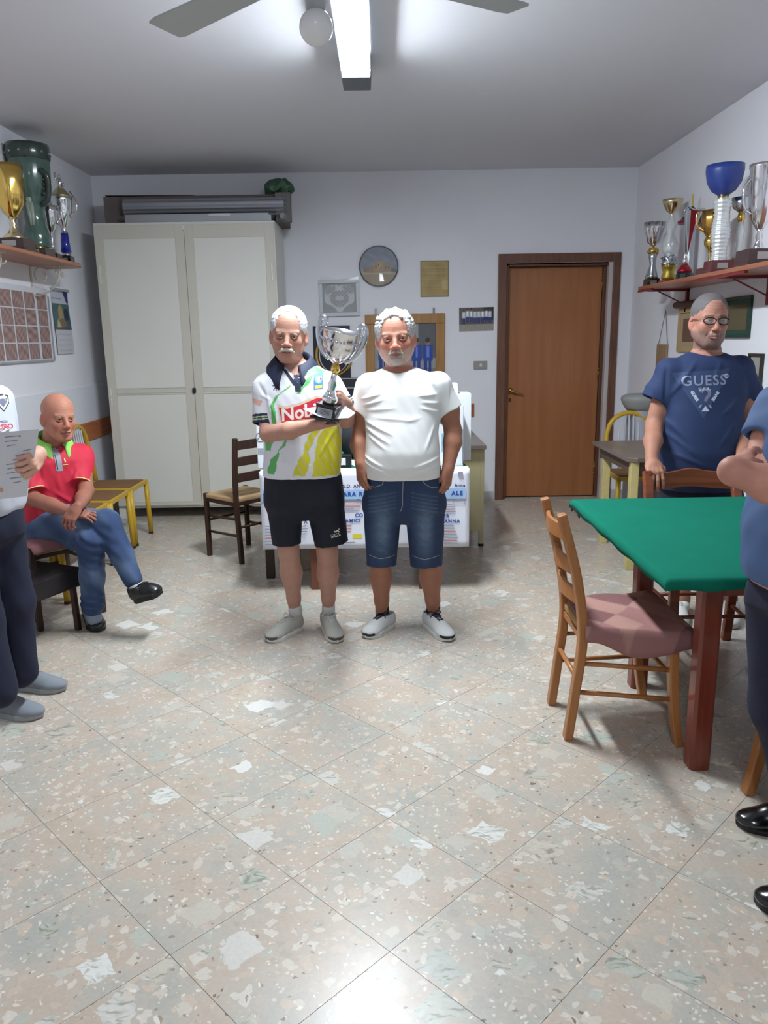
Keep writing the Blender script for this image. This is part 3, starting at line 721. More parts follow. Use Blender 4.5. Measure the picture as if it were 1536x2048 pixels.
# diamond cloth on the near chair
def cloth_col(x, y):
    a = x*2.6+y*2.6; b = x*2.6-y*2.6+9
    k = (np.floor(a)+2*np.floor(b)+(np.floor(a*.5)*np.floor(b*.5))).astype(int) % 3
    q = np.array([srgb(150, 106, 102), srgb(168, 128, 118), srgb(122, 82, 82)]); return q[k]
N = 44; us = np.linspace(0, 1, N); Ug, Vg = np.meshgrid(us, us, indexing='ij')
cx_ = .92-.165+Ug*.40; hw = .17+.06*Ug; cy_ = 2.93+(Vg-.5)*2*hw*1.22
cz_ = .4725+.005*np.sin(Ug*7)*np.sin(Vg*6+1)+.003*np.sin(Ug*13+Vg*9)
ov = np.clip((np.abs(Vg-.5)*2-.86)/.14, 0, 1); cz_ = cz_-.012+.012-ov**1.1*(.055+.05*np.sin(Ug*PI)**2*(Vg < .5)); cy_ = cy_-np.sign(Vg-.5)*ov*.02
ovx = np.clip((Ug-.93)/.07, 0, 1); cz_ -= ovx*.03
cz_ = np.where(ov > 0, cz_, np.maximum(cz_, .4695))
a = (np.arange(N-1)[:, None]*N+np.arange(N-1)[None]).ravel()
cc = np.stack([cx_.ravel(), cy_.ravel(), cz_.ravel()], 1)
cl_ = raw('seat_cloth', cc, np.stack([a, a+N, a+N+1, a+1], 1), mat('mauve_cloth', (1,1,1), rough=.8, attr=True, bump=.2, bscale=300), None, smooth=True, origin=(.92, 2.93, .47), cols=cloth_col(Ug.ravel(), Vg.ravel()), solid=.006)
cl_.location = (.92, 2.93, .47); tag(cl_, 'mauve and beige diamond patterned cloth draped over the seat of the honey chair', 'cloth')

dkw = mat('dark_chair_wood', srgb(64, 42, 34), rough=.45, grain=(srgb(48, 30, 24), 2, 40))
beige = mat('beige_seat', srgb(176, 146, 106), rough=.75, bump=.5, bscale=120, var=.06)
ang = math.atan2(.25, -.295)-PI*0
# ladder back chair left of the poster table: faces up-left
wooden_chair('dark brown ladder-back chair with beige seat left of the poster table', dkw, beige, (-1.055, 5.58, 0), math.atan2(.65, -.76), bw=.37, fw=.37, slim=True, h=.90, slats=(.845, .73, .615), seatz=.46)
redw = mat('red_chair_wood', srgb(150, 80, 48), rough=.38, grain=(srgb(112, 54, 32), 1, 30), coat=.2)
ce = wooden_chair('reddish brown chair with a peaked crest rail, behind the green table', redw, rush, (1.545, 3.56, 0), math.radians(-90), bw=.44, fw=.42, crest=True, h=.885, slats=(.825, .66), seatz=.45)
# chair under the seated man
wooden_chair('dark wooden chair under the seated man in the red polo', dkw, beige, (-1.92, 4.30, 0), math.radians(-40), bw=.36, fw=.38, slim=True, h=.80, slats=(.72, .62), seatz=.45)
# pink cushion on it
pc_ = thing('seat_cushion', 'thin pink cushion under the seated man in the red polo', 'cushion', (-1.92, 4.30, .465), (0, 0, math.radians(-40)))
mb = MB(); v = []; f = []; n = 14
for i in range(n+1):
    for j in range(n+1):
        x = -.17+.38*i/n; y = -.20+.40*j/n; e = min(i, n-i, j, n-j)/3; e = min(e, 1)
        v.append((x, y, .012+.016*math.sqrt(e)+(-.03 if i > n-1 else 0)))
for i in range(n):
    for j in range(n): a = i*(n+1)+j; f.append((a, a+n+1, a+n+2, a+1))
mb.add(v, f); obj('pad', mb, mat('pink_cushion', srgb(150, 104, 104), rough=.85), pc_, smooth=True, solid=.012)

# ---------------------------------------------------------------- yellow chairs
yel = mat('yellow_paint', srgb(196, 158, 44), rough=.4)
ysm = mat('woven_brown_seat', srgb(134, 98, 62), rough=.85, bump=.6, bscale=240, grain=(srgb(112, 80, 50), 0, 200))
whs = mat('white_rods', srgb(188, 194, 204), rough=.4)
def yellow_chair(label, loc, rz, group=None):
    t = thing('yellow_chair', label, 'chair', loc, (0, 0, rz), group)
    P = [(-.20, -.185, .42), (-.215, -.190, .60), (-.235, -.185, .74)]+[(-.24-.01*math.sin(a), -.175*math.cos(a), .755+.165*math.sin(a)) for a in np.linspace(.15, PI-.15, 14)]+[(-.235, .185, .74), (-.215, .190, .60), (-.20, .185, .42)]
    obj('back_arch', MB().tube(P, .0195, 10), yel, t, smooth=True)
    for k in range(5):
        y = -.08+.04*k; ph = math.sqrt(max(0, 1-(y/.175)**2))
        obj('back_rod', MB().tube([(-.20, y, .445), (-.222, y, .65), (-.246, y, .755+.155*ph)], .007, 6), whs, t, smooth=True)
    fr = MB().tube([(-.20, -.185, .44), (.20, -.20, .44), (.20, .20, .44), (-.20, .185, .44)], 0, sq=(.034, .034), close=True)
    obj('seat_frame', fr, yel, t, bevel=.004)
    obj('seat', MB().box2((-.185, -.182, .445), (.186, .182, .462)), ysm, t, bevel=.005)
    for (x, y, dx) in ((.20, -.20, .01), (.20, .20, .01), (-.20, -.185, -.02), (-.20, .185, -.02)):
        l = obj('leg', MB().tube([(x, y, .44), (x+dx, y, .012)], [.021, .019], 10), yel, t, smooth=True)
        obj('foot_cap', MB().lathe([(.021, 0), (.021, .018)], 10, (x+dx, y, 0)), dkw, l)
    return t
ylab = ['yellow metal chair with arched back nearest the cream cabinet', 'yellow metal chair, second from the cream cabinet', 'yellow metal chair, third from the cream cabinet', 'yellow metal chair hidden behind the seated man in the red polo']
for i, y in enumerate((6.06, 5.595, 5.13, 4.70)):
    if i == 0: yc = yellow_chair(ylab[0], (-2.155, y, 0), 0, 'yellow chairs along the left wall')
    else:
        c = copy_tree(yc); c.location = (-2.155, y, 0); c['label'] = ylab[i]
c = copy_tree(yc); c.location = (2.06, 6.22, 0); c.rotation_euler = (0, 0, -PI/2); c['label'] = 'yellow metal chair with arched back behind the small brown table'; del c['group']
# black stool
bs = thing('stool', 'black padded stool behind the standing man with the sheet of paper', 'stool', (-1.93, 3.98, 0), (0, 0, math.radians(-25)))
blk = mat('black_vinyl', srgb(34, 30, 32), rough=.4)
obj('seat', MB().box2((-.20, -.20, .25), (.20, .20, .36)), blk, bs, bevel=.012)
for (x, y) in ((.16, -.16), (.16, .16), (-.16, .16), (-.16, -.16)):
    obj('leg', MB().tube([(x, y, .26), (x+.01*np.sign(x), y, 0)], 0, sq=(.028, .028)), dkw, bs, bevel=.003)

# ================================================================ TABLES
baize = mat('green_baize', srgb(20, 108, 88), rough=1.0, spec=.1, bump=.15, bscale=400, var=.05, vscale=5)
baized = mat('green_baize_edge', srgb(16, 100, 84), rough=.9)
rw = mat('red_brown_table', srgb(124, 54, 38), rough=.35, grain=(srgb(108, 44, 30), 2, 30), coat=.3)
gt = thing('card_table', 'large green baize topped table with red-brown legs at the right', 'table', (1.7, 3.02, 0), world=True)
obj('apron', MB().box2((1.10, 2.54, .665), (2.26, 2.565, .745)).box2((1.10, 3.24, .665), (2.26, 3.265, .745)).box2((1.10, 2.565, .665), (1.125, 3.24, .745)).box2((2.235, 2.565, .665), (2.26, 3.24, .745)), rw, gt, bevel=.003)
for (x, y) in ((1.135, 2.57), (1.135, 3.245), (2.225, 2.57), (2.225, 3.245)):
    h_ = .037; c4 = .010
    pts = [(x-h_+c4, y-h_), (x+h_-c4, y-h_), (x+h_, y-h_+c4), (x+h_, y+h_-c4), (x+h_-c4, y+h_), (x-h_+c4, y+h_), (x-h_, y+h_-c4), (x-h_, y-h_+c4)]
    obj('leg', MB().prism(pts, 0, .745, 2), rw, gt, bevel=.002)
obj('board', MB().box2((.925, 2.395, .745), (2.30, 3.665, .768)), mat('board_wood', srgb(150, 128, 96), rough=.7), gt, bevel=.003)
def drape():
    xs = np.concatenate([[.905, .905, .910], np.linspace(.925, 2.30, 24), [2.312, 2.315]]); ys = np.concatenate([[2.375, 2.375, 2.38], np.linspace(2.395, 3.665, 24), [3.682, 3.685]])
    X, Y = np.meshgrid(xs, ys, indexing='ij'); Z = np.full(X.shape, .780)
    Z += .0015*np.sin(X*7)*np.sin(Y*6)
    ex = np.minimum(np.arange(len(xs)), len(xs)-1-np.arange(len(xs))); ey = np.minimum(np.arange(len(ys)), len(ys)-1-np.arange(len(ys)))
    E = np.minimum(ex[:, None], ey[None]); Z = np.where(E == 0, .742, np.where(E == 1, .762, np.where(E == 2, .777, Z)))
    Z = np.where(E == 0, Z+.004*np.sin(X*30+Y*23), Z)
    n2 = len(ys); a = (np.arange(len(xs)-1)[:, None]*n2+np.arange(n2-1)[None]).ravel()
    return np.stack([X.ravel(), Y.ravel(), Z.ravel()], 1), np.stack([a, a+n2, a+n2+1, a+1], 1)
v, f = drape(); ct = raw('table_cloth', v, f, baize, None, smooth=True, origin=(1.6, 3.0, .78), solid=.004); ct.location = (1.6, 3.0, .78)
tag(ct, 'green baize cloth stretched over the large table at the right', 'tablecloth')
b = ct.modifiers.new('bevel', 'BEVEL') if False else None
clp = obj('table_clip', MB().tube([(.898, 3.60, .735), (.898, 3.60, .758), (.898, 3.50, .752), (.898, 3.46, .738)], 0, sq=(.006, .012)), mat('black_metal', srgb(20, 20, 20), rough=.4), None, origin=(.898, 3.55, .75)); clp.location = (.898, 3.55, .75)
tag(clp, 'black metal clip holding the green cloth at the table corner', 'clip')

# small brown table at the right wall
st = thing('side_table', 'small brown topped table with pale yellow legs near the door', 'table', (1.93, 5.43, 0), world=True)
obj('table_top', MB().prism([(1.60, 5.02), (1.66, 4.985), (2.28, 4.985), (2.28, 5.87), (1.60, 5.87)], .738, .768, 2), mat('brown_formica', srgb(112, 96, 86), rough=.35, coat=.2), st, bevel=.004)
pyl = mat('pale_yellow_paint', srgb(198, 182, 124), rough=.5, var=.08, vscale=20)
obj('apron', MB().box2((1.64, 5.03, .65), (2.24, 5.05, .738)).box2((1.64, 5.78, .65), (2.24, 5.80, .738)).box2((1.64, 5.05, .66), (1.66, 5.78, .738)), mat('apron_brown', srgb(92, 70, 56), rough=.5), st)
for (x, y) in ((1.655, 5.035), (1.675, 5.74), (2.22, 5.05), (2.22, 5.78)):
    obj('leg', MB().box2((x-.027, y-.027, 0), (x+.027, y+.027, .738)), pyl, st, bevel=.004)

# desk behind the two men
dk = thing('desk', 'cream metal desk with a brown top behind the table in the middle', 'desk', (.1, 6.1, 0), world=True)
crm = mat('cream_metal', srgb(186, 178, 138), rough=.45)
obj('desk_top', MB().box2((-.75, 5.60, .752), (.755, 6.55, .785)), mat('desk_top_brown', srgb(110, 98, 90), rough=.35, coat=.2), dk, bevel=.005)
obj('side_panel', MB().box2((.55, 5.68, .12), (.725, 6.48, .752)), crm, dk, bevel=.004); obj('side_panel', MB().box2((-.72, 5.68, .12), (-.35, 6.48, .752)), crm, dk, bevel=.004)
for (x, y) in ((.735, 5.70), (-.725, 5.70), (.735, 6.46), (-.725, 6.46)):
    l = obj('leg', MB().box2((x-.018, y-.018, .02), (x+.018, y+.018, .752)), crm, dk, bevel=.003)
    obj('foot', MB().lathe([(.022, 0), (.022, .02)], 12, (x, y, 0)), blk, l)
obj('handle', MB().box2((.754, 5.86, .52), (.766, 5.90, .60)), mat('handle_grey', srgb(130, 128, 122), rough=.4, metal=.5), dk, bevel=.002)

# poster table (baize topped) with dark table beside it
pt = thing('poster_table', 'green baize topped table with reddish legs behind the two men', 'table', (0, 5.0, 0), world=True)
ptw = mat('reddish_leg', srgb(122, 74, 54), rough=.4, grain=(srgb(98, 56, 40), 2, 30))
for (x, y) in ((-.44, 4.73), (.245, 4.705), (-.44, 5.36), (.245, 5.36)):
    obj('leg', MB().box2((x-.03, y-.03, 0), (x+.03, y+.03, .735)), ptw, pt, bevel=.004)
obj('apron', MB().box2((-.46, 4.75, .66), (.26, 4.76, .735)), ptw, pt)
obj('table_top', MB().box2((-.76, 4.665, .735), (.51, 5.45, .762)), ptw, pt, bevel=.004)
obj('baize', MB().box2((-.765, 4.66, .752), (.515, 5.455, .768)), baize, pt, bevel=.004)
obj('baize_overhang', MB().prism([(4.78, .768), (4.80, .68), (4.90, .72), (5.0, .70), (5.1, .768)], .515, .519, 0), baized, pt)
dt = thing('bench', 'dark wooden bench under the left end of the poster', 'bench', (-.68, 5.1, 0), world=True)
obj('seat', MB().box2((-.80, 4.93, .26), (-.42, 5.27, .31)), dkw, dt, bevel=.004)
for (x, y) in ((-.765, 4.97), (-.62, 5.23), (-.45, 5.23), (-.45, 4.97)): obj('leg', MB().box2((x-.028, y-.02, 0), (x+.028, y+.02, .26)), dkw, dt, bevel=.003)

# poster
po = thing('poster', 'white paper tournament poster with blue lettering hanging from the table front', 'poster', (-.12, 4.70, .52), world=True)
v = []; f = []; nx, nz = 40, 14
for i in range(nx+1):
    for j in range(nz+1):
        x = -.758+1.284*i/nx; z = .283+.488*j/nz
        v.append((x, 4.656+.005*math.sin(x*9)*(1-j/nz)-.006*(1-j/nz), z))
for i in range(nx):
    for j in range(nz): a = i*(nz+1)+j; f.append((a, a+nz+1, a+nz+2, a+1))
raw('sheet', v, f, mat('poster_paper', srgb(222, 224, 234), rough=.55), po, smooth=True, solid=.001)
obj('top_fold', MB().box2((-.758, 4.657, .768), (.526, 4.76, .7705)), mat('poster_paper', None), po)
pblue = mat('poster_blue', srgb(40, 78, 160), rough=.6); pband = mat('poster_band', srgb(160, 190, 226), rough=.6); pgrey = mat('poster_grey', srgb(150, 155, 175), rough=.6)
pdark = mat('poster_darkblue', srgb(44, 56, 104), rough=.6); pyel = mat('poster_yellow', srgb(222, 206, 70), rough=.6); pred = mat('poster_red', srgb(200, 120, 110), rough=.6)
PYZ = 4.645
def prect(x0, y0, x1, y1, mt, name='print', e=0):
    a = PY(x0, y0, PYZ-e); b = PY(x1, y1, PYZ-e)
    return obj(name, MB().box2((a[0], PYZ-e-.0006, b[2]), (b[0], PYZ-e, a[2])), mt, po)
def ptext(s, x, y, size, mt, align='LEFT', bold=.002, space=1.15):
    p = PY(x, y, PYZ-.002); return flat_text('lettering', s, size, mt, po, (p[0], PYZ-.002, p[2]), align=align, bold=bold*size/.05, space=space)
prect(522, 982, 932, 997, pband)
ptext('C', 526, 990, .036, pblue); ptext('ARA RE', 686, 989, .036, pblue, space=1.25); ptext('ALE', 903, 987, .036, pblue, space=1.25); ptext('19', 713, 1000, .016, pblue)
ptext('.S.D. AN', 683, 973, .028, pdark); ptext('Anna', 909, 971, .028, pdark); ptext('r', 531, 957, .04, pdark)
ptext('CO', 710, 1031, .031, pblue); ptext('PA', 886, 1032, .031, pblue)
ptext('A', 608, 1044, .030, pblue); ptext('AMICI', 691, 1042, .030, pblue, space=1.2); ptext('. ANNA', 882, 1043, .030, pblue, space=1.2)
prect(705, 1068, 724, 1077, pyel)
prect(916, 943, 926, 953, pgrey)
rs = random.Random(2)
for (xa, xb, ya, yb, st_, w1) in ((684, 725, 1012, 1024, 4, 38), (530, 560, 1052, 1090, 6, 26), (884, 930, 1008, 1026, 5, 34), (884, 930, 1050, 1088, 6, 34), (600, 622, 1052, 1072, 5, 16), (684, 722, 1050, 1064, 6, 24), (530, 545, 960, 976, 5, 10), (684, 726, 1084, 1092, 6, 30)):
    y = ya
    while y < yb:
        ln = rs.uniform(.6, 1)*w1
        prect(xa, y, min(xa+ln, xb), y+1.3, pgrey if rs.random() < .8 else pred); y += st_
for (x0, y0, x1, y1) in ((690, 999, 722, 1008), (532, 1000, 552, 1012), (906, 998, 930, 1008)):
    for a in ((x0, y0, x1, y0+.8), (x0, y1-.8, x1, y1), (x0, y0, x0+.8, y1), (x1-.8, y0, x1, y1)): prect(*a, pred if x0 == 690 else pgrey)

# cartons and clutter on the poster table
cw = mat('white_carton', srgb(214, 218, 222), rough=.5)
lb = thing('carton', 'white printed carton standing on the table left of the man with the trophy', 'carton', (-.70, 4.95, .768), world=True)
obj('box', MB().box2((-.79, 4.82, .768), (-.60, 5.0, 1.06)), cw, lb, bevel=.003)
obj('emblem', MB().tube([(-.765+.028*math.cos(a), 4.818, .965+.028*math.sin(a)) for a in np.linspace(0, 2*PI, 20, endpoint=False)], .002, 4, close=True).tube([(-.785, 4.818, .95), (-.765, 4.818, .975), (-.745, 4.818, .955)], .0025, 4), mat('emblem_grey', srgb(110, 116, 124), rough=.5), lb)
for k in range(8): obj('barcode_bar', MB().box2((-.785+.006*k, 4.8185, .855), (-.782+.006*k, 4.8195, .895)), mat('emblem_grey', None), lb)
rb = thing('carton', 'white carton with round green emblem behind the arm of the man in the white T-shirt', 'carton', (.42, 4.9, .768), world=True)
obj('box', MB().box2((.33, 4.78, .768), (.50, 4.98, 1.145)), cw, rb, bevel=.003)
obj('lid', MB().prism([(4.78, 1.145), (4.83, 1.20), (4.93, 1.20), (4.98, 1.145)], .34, .44, 0), cw, rb, bevel=.002)
obj('emblem', MB().lathe([(.034, 0), (.034, .002)], 24), mat('emblem_green', srgb(70, 104, 104), rough=.5), rb, origin=(0, 0, 0))
em = [o for o in bpy.data.objects if o.parent == rb and o.name.startswith('emblem')][0]; em.matrix_basis = Matrix.Translation((.377-rb['_w'][0], 4.779-rb['_w'][1], 1.065-rb['_w'][2])) @ Matrix.Rotation(PI/2, 4, 'X')
obj('emblem_ring', MB().tube([(.377+.024*math.cos(a), 4.776, 1.065+.024*math.sin(a)) for a in np.linspace(0, 2*PI, 24, endpoint=False)], .002, 4, close=True).tube([(.362, 4.776, 1.055), (.377, 4.776, 1.08), (.392, 4.776, 1.055)], .002, 4), mat('label_white', None), rb)
obj('blue_window', MB().box2((.365, 4.778, .86), (.385, 4.7795, .975)), mat('carton_blue', srgb(130, 180, 205), rough=.4), rb)
for k in range(2): obj('side_edge', MB().box2((.333+.16*k, 4.7785, .78), (.337+.16*k, 4.7795, 1.0)), mat('emblem_grey', None), rb)
tbx = thing('carton', 'taller plain white carton behind the one with the green emblem', 'carton', (.48, 5.15, .768), world=True)
obj('box', MB().box2((.40, 5.02, .768), (.575, 5.22, 1.20)), cw, tbx, bevel=.003)
obj('lid', MB().prism([(5.02, 1.20), (5.07, 1.265), (5.17, 1.265), (5.22, 1.20)], .41, .49, 0), cw, tbx, bevel=.002)
# dark monitor-like case between the men, with papers
mn = thing('computer_case', 'black computer case and monitor standing between the two men on the desk', 'computer', (-.12, 5.9, .785), world=True)
blkp = mat('black_plastic', None)
obj('screen', MB().box2((-.42, 5.88, .84), (.10, 5.93, 1.27)), blkp, mn, bevel=.006)
obj('bezel', MB().box2((-.40, 5.874, 1.19), (.08, 5.88, 1.205)), mat('grey_steel', None), mn)
obj('stand', MB().box2((-.22, 5.86, .785), (-.08, 5.96, .86)), blkp, mn, bevel=.004)
bg = thing('black_bag', 'black bag lying on the green table between the two men', 'bag', (-.18, 5.0, .768), world=True)
mb = MB().ball((-.17, 5.18, .90), (.15, .09, .135), 24, 14)
mb.v = [(x+.01*math.sin(z*40), y, z+.008*math.sin(x*60)) for x, y, z in mb.v]; obj('bag_body', mb, mat('black_nylon', srgb(28, 28, 34), rough=.6, bump=.4, bscale=60), bg, smooth=True)
obj('handle', MB().tube([(-.24, 5.14, 1.0), (-.22, 5.13, 1.05), (-.12, 5.13, 1.055), (-.09, 5.14, 1.0)], .008, 8), mat('black_nylon', None), bg, smooth=True)
pr = thing('paper_stack', 'loose white papers lying on the green table between the two men', 'papers', (-.15, 4.9, .768), world=True)
for k, (x, y, a) in enumerate(((-.10, 4.92, .3), (-.16, 4.98, -.4), (-.05, 5.0, 1.0))):
    c, s = math.cos(a), math.sin(a); obj('sheet', MB().box((x, y, .770+.002*k), (.21, .148, .0015), np.array([[c, -s, 0], [s, c, 0], [0, 0, 1]])), cw, pr)
sb = thing('small_box', 'small black device lying on the green table beside the papers', 'device', (-.24, 4.84, .768), world=True)
obj('case', MB().box2((-.285, 4.79, .768), (-.20, 4.86, .845)), blkp, sb, bevel=.003)
obj('label', MB().box2((-.272, 4.788, .785), (-.235, 4.79, .83)), mat('label_white', None), sb)
# someone's shoe seen past the standing man's knee
# green plastic bag on the cabinet
gbg = thing('plastic_bag', 'crumpled green plastic bag on the right end of the cabinet top', 'bag', (-.86, 7.05, 2.765), world=True)
mb = MB().ball((-.855, 7.05, 2.825), (.125, .10, .062), 28, 16)
rsb = np.random.RandomState(3)
mb.v = [(x+.012*math.sin(z*90+y*40), y+.010*math.sin(x*70), z+.014*math.sin(x*55+y*60)+.012*math.sin(y*90+x*20)) for x, y, z in mb.v]
obj('bag_body', mb, mat('green_plastic', srgb(64, 96, 74), rough=.35, bump=.8, bscale=40), gbg, smooth=False)
# ================================================================ TROPHIES
def at_shelf(px, py, X, z):     # y of the point on the shelf plane X that shows at pixel (px, py), and metres per pixel there
    p = PX(px, py, X); y = p[1]
    s = (y*math.cos(CP)+(CH-z)*math.sin(CP))/CF*.935
    return y, s
wbase = mat('trophy_base_wood', srgb(66, 38, 34), rough=.3, grain=(srgb(48, 26, 24), 0, 30), coat=.4)
bbase = mat('trophy_base_black', srgb(22, 22, 24), rough=.2, coat=.5)
mbase = mat('trophy_base_maroon', srgb(92, 32, 32), rough=.3, coat=.4)
plq = mat('plaque_silver', srgb(170, 168, 165), rough=.3, metal=.7)
glass = mat('cut_glass', srgb(235, 240, 240), rough=.08, metal=.35, spec=.8, coat=1.0, alpha=.85)
silv2 = mat('satin_silver', srgb(200, 204, 210), rough=.22, metal=1.0)
def base(t, mt, w1, w2, h, c=(0, 0), step=True, side=0):
    mb = MB()
    v = [(s1*w/2, s2*w/2, z) for z, w in ((0, w1), (h*.25, w1), (h*.25, w2*1.04), (h, w2)) for s1, s2 in ((-1, -1), (1, -1), (1, 1), (-1, 1))]
    f = [(3, 2, 1, 0), (12, 13, 14, 15)]
    for k in range(3):
        for i in range(4): f.append((k*4+i, k*4+(i+1) % 4, (k+1)*4+(i+1) % 4, (k+1)*4+i))
    mb.add([(a+c[0], b+c[1], z) for a, b, z in v], f)
    b_ = obj('base', mb, mt, t, bevel=.002)
    obj('plaque', MB().box((c[0], c[1]-w2*.52, h*.58), (w2*.5, .002, h*.42)), plq, b_)
    return b_
def ear(pts, r=.004): return MB().tube(sweep(pts, 5), r, 6)

# --- left shelf
XS = -2.40
def T(name, label, px, py, X, z, cat='trophy', group=None, rz=0):
    y, s = at_shelf(px, py, X, z); t = thing(name, label, cat, (X, y, z), (0, 0, rz), group); return t, s
t, s = T('gold_cup', 'large gold twisted cup on dark wooden base on the left shelf', 32, 496, -2.38, SLZ)
base(t, wbase, 66*s, 58*s, 26*s)
z0 = 26*s
tw = lambda a, z: .05*math.sin(6*(a+z*16))
obj('cup', MB().lathe([(9*s, z0+44*s), (16*s, z0+52*s), (25*s, z0+68*s), (29.5*s, z0+90*s), (30*s, z0+115*s), (30*s, z0+148*s), (28*s, z0+148*s), (27*s, z0+110*s), (10*s, z0+60*s)], 60, flute=lambda a, z: tw(a, z) if z < z0+115*s else .0, cap=False), GOLD, t, smooth=True)
obj('stem', MB().lathe([(24*s, z0), (24*s, z0+3*s), (12*s, z0+12*s), (6*s, z0+26*s), (8*s, z0+30*s), (4.5*s, z0+36*s), (10*s, z0+46*s)], 28), mat('pale_gold', srgb(220, 205, 165), rough=.2, metal=1), t, smooth=True)
t, s = T('vase_trophy', 'tall dark green ceramic vase shaped trophy with carved figures on the left shelf', 77, 507, -2.44, SLZ)
base(t, wbase, 56*s, 50*s, 22*s); z0 = 24*s
grn = mat('green_ceramic', srgb(72, 96, 88), rough=.16, var=.25, vscale=14, coat=.5)
grd = mat('green_ceramic_dark', srgb(44, 58, 52), rough=.2, coat=.5)
obj('gold_foot', MB().lathe([(24*s, 21*s), (24*s, 25*s), (20*s, 27*s)], 28), GOLD, t, smooth=True)
vz = obj('vase', MB().lathe([(26*s, z0), (30*s, z0+6*s), (26*s, z0+12*s), (29*s, z0+22*s), (25*s, z0+32*s), (20*s, z0+48*s), (20*s, z0+70*s), (27*s, z0+95*s), (37*s, z0+115*s), (40*s, z0+135*s), (41*s, z0+160*s), (41*s, z0+200*s), (38*s, z0+200*s), (36*s, z0+150*s), (12*s, z0+80*s)], 40, cap=False), grn, t, smooth=True)
obj('rim_band', MB().lathe([(41.5*s, z0+172*s), (43.5*s, z0+176*s), (43.5*s, z0+196*s), (42.5*s, z0+203*s), (38*s, z0+203*s), (38*s, z0+172*s)], 40, cap=False), grd, t, smooth=True)
for k in range(12):
    a = 2*PI*k/12; obj('rim_stud', MB().ball((43.5*s*math.cos(a), 43.5*s*math.sin(a), z0+185*s), 2.6*s, 8, 6), mat('stud_silver', srgb(150, 165, 158), rough=.2, metal=.6), t, smooth=True)
pale = mat('pale_ceramic', srgb(150, 158, 146), rough=.3)
mb = MB().ball((2*s, -24*s, z0+118*s), (4.5*s, 3.5*s, 6*s), 12, 8).ball((2*s, -24*s, z0+98*s), (7*s, 4*s, 16*s), 12, 8).tube([(-2*s, -21*s, z0+88*s), (0, -20*s, z0+60*s), (1*s, -21*s, z0+42*s)], [6*s, 4.5*s, 2.5*s], 8).tube([(4*s, -21*s, z0+88*s), (5*s, -20*s, z0+60*s), (5*s, -21*s, z0+42*s)], [6*s, 4*s, 2.5*s], 8)
obj('figure', mb, pale, t, smooth=True)
mb = MB().tube(sweep([(30*s, -24*s, z0+150*s), (42*s, -20*s, z0+140*s), (42*s, -16*s, z0+115*s), (36*s, -14*s, z0+92*s), (26*s, -14*s, z0+84*s)], 5), 6*s, 10)
for k in range(6): mb.ball((40*s*math.cos(-.5-.02*k), 40*s*math.sin(-.5), z0+(150-9*k)*s), 4*s, 8, 6)
obj('dragon_relief', mb, grd, t, smooth=True)
t, s = T('silver_cup', 'small silver cup with curled handles between the green vase and the lidded cup', 107, 513, -2.46, SLZ)
base(t, wbase, 30*s, 26*s, 20*s); z0 = 20*s
obj('cup', MB().lathe([(10*s, z0), (4*s, z0+6*s), (3*s, z0+18*s), (5*s, z0+30*s), (3*s, z0+40*s), (8*s, z0+48*s), (15*s, z0+62*s), (17*s, z0+85*s), (19*s, z0+96*s), (16*s, z0+96*s), (5*s, z0+55*s)], 28, flute=lambda a, z: .04*math.sin(10*a) if z > z0+50*s else 0, cap=False), CHROME, t, smooth=True)
for q in (-1, 1): obj('handle', ear([(q*14*s, 0, z0+60*s), (q*24*s, 0, z0+72*s), (q*25*s, 0, z0+92*s), (q*18*s, 0, z0+96*s)], 1.8*s), CHROME, t, smooth=True)
t, s = T('lidded_cup', 'silver lidded cup with blue stem at the end of the left shelf', 134, 520, -2.44, SLZ)
base(t, bbase, 30*s, 24*s, 20*s); z0 = 20*s
obj('foot', MB().lathe([(11*s, z0), (11*s, z0+3*s), (8*s, z0+9*s)], 24), CHROME, t, smooth=True)
obj('blue_stem', MB().lathe([(11*s, z0+8*s), (9*s, z0+25*s), (7.5*s, z0+46*s)], 24), mat('cobalt_blue', srgb(30, 44, 150), rough=.2, coat=.6), t, smooth=True)
obj('cup', MB().lathe([(8*s, z0+46*s), (5*s, z0+52*s), (8*s, z0+60*s), (14*s, z0+72*s), (19*s, z0+92*s), (21*s, z0+112*s), (24*s, z0+118*s), (0, z0+119*s)], 28, flute=lambda a, z: .05*math.sin(8*a) if z0+60*s < z < z0+110*s else 0, cap=False), CHROME, t, smooth=True)
obj('lid', MB().lathe([(24*s, z0+118*s), (18*s, z0+124*s), (8*s, z0+136*s), (3*s, z0+138*s)], 28), mat('satin_gold', srgb(190, 180, 140), rough=.25, metal=.9), t, smooth=True)
obj('figure', MB().ball((0, 0, z0+160*s), 3.5*s, 10, 8).tube([(0, 0, z0+136*s), (0, 0, z0+148*s), (0, 0, z0+157*s)], [4*s, 6*s, 3*s], 10).tube([(-3*s, 0, z0+150*s), (-9*s, 0, z0+158*s), (-8*s, 0, z0+168*s)], 2*s, 6).tube([(3*s, 0, z0+150*s), (8*s, 0, z0+146*s), (7*s, 0, z0+138*s)], 2*s, 6), CHROME, t, smooth=True)
for q in (-1, 1): obj('handle', ear([(q*16*s, 0, z0+78*s), (q*30*s, 0, z0+92*s), (q*31*s, 0, z0+112*s), (q*24*s, 0, z0+124*s), (q*20*s, 0, z0+130*s)], 2*s), CHROME, t, smooth=True)

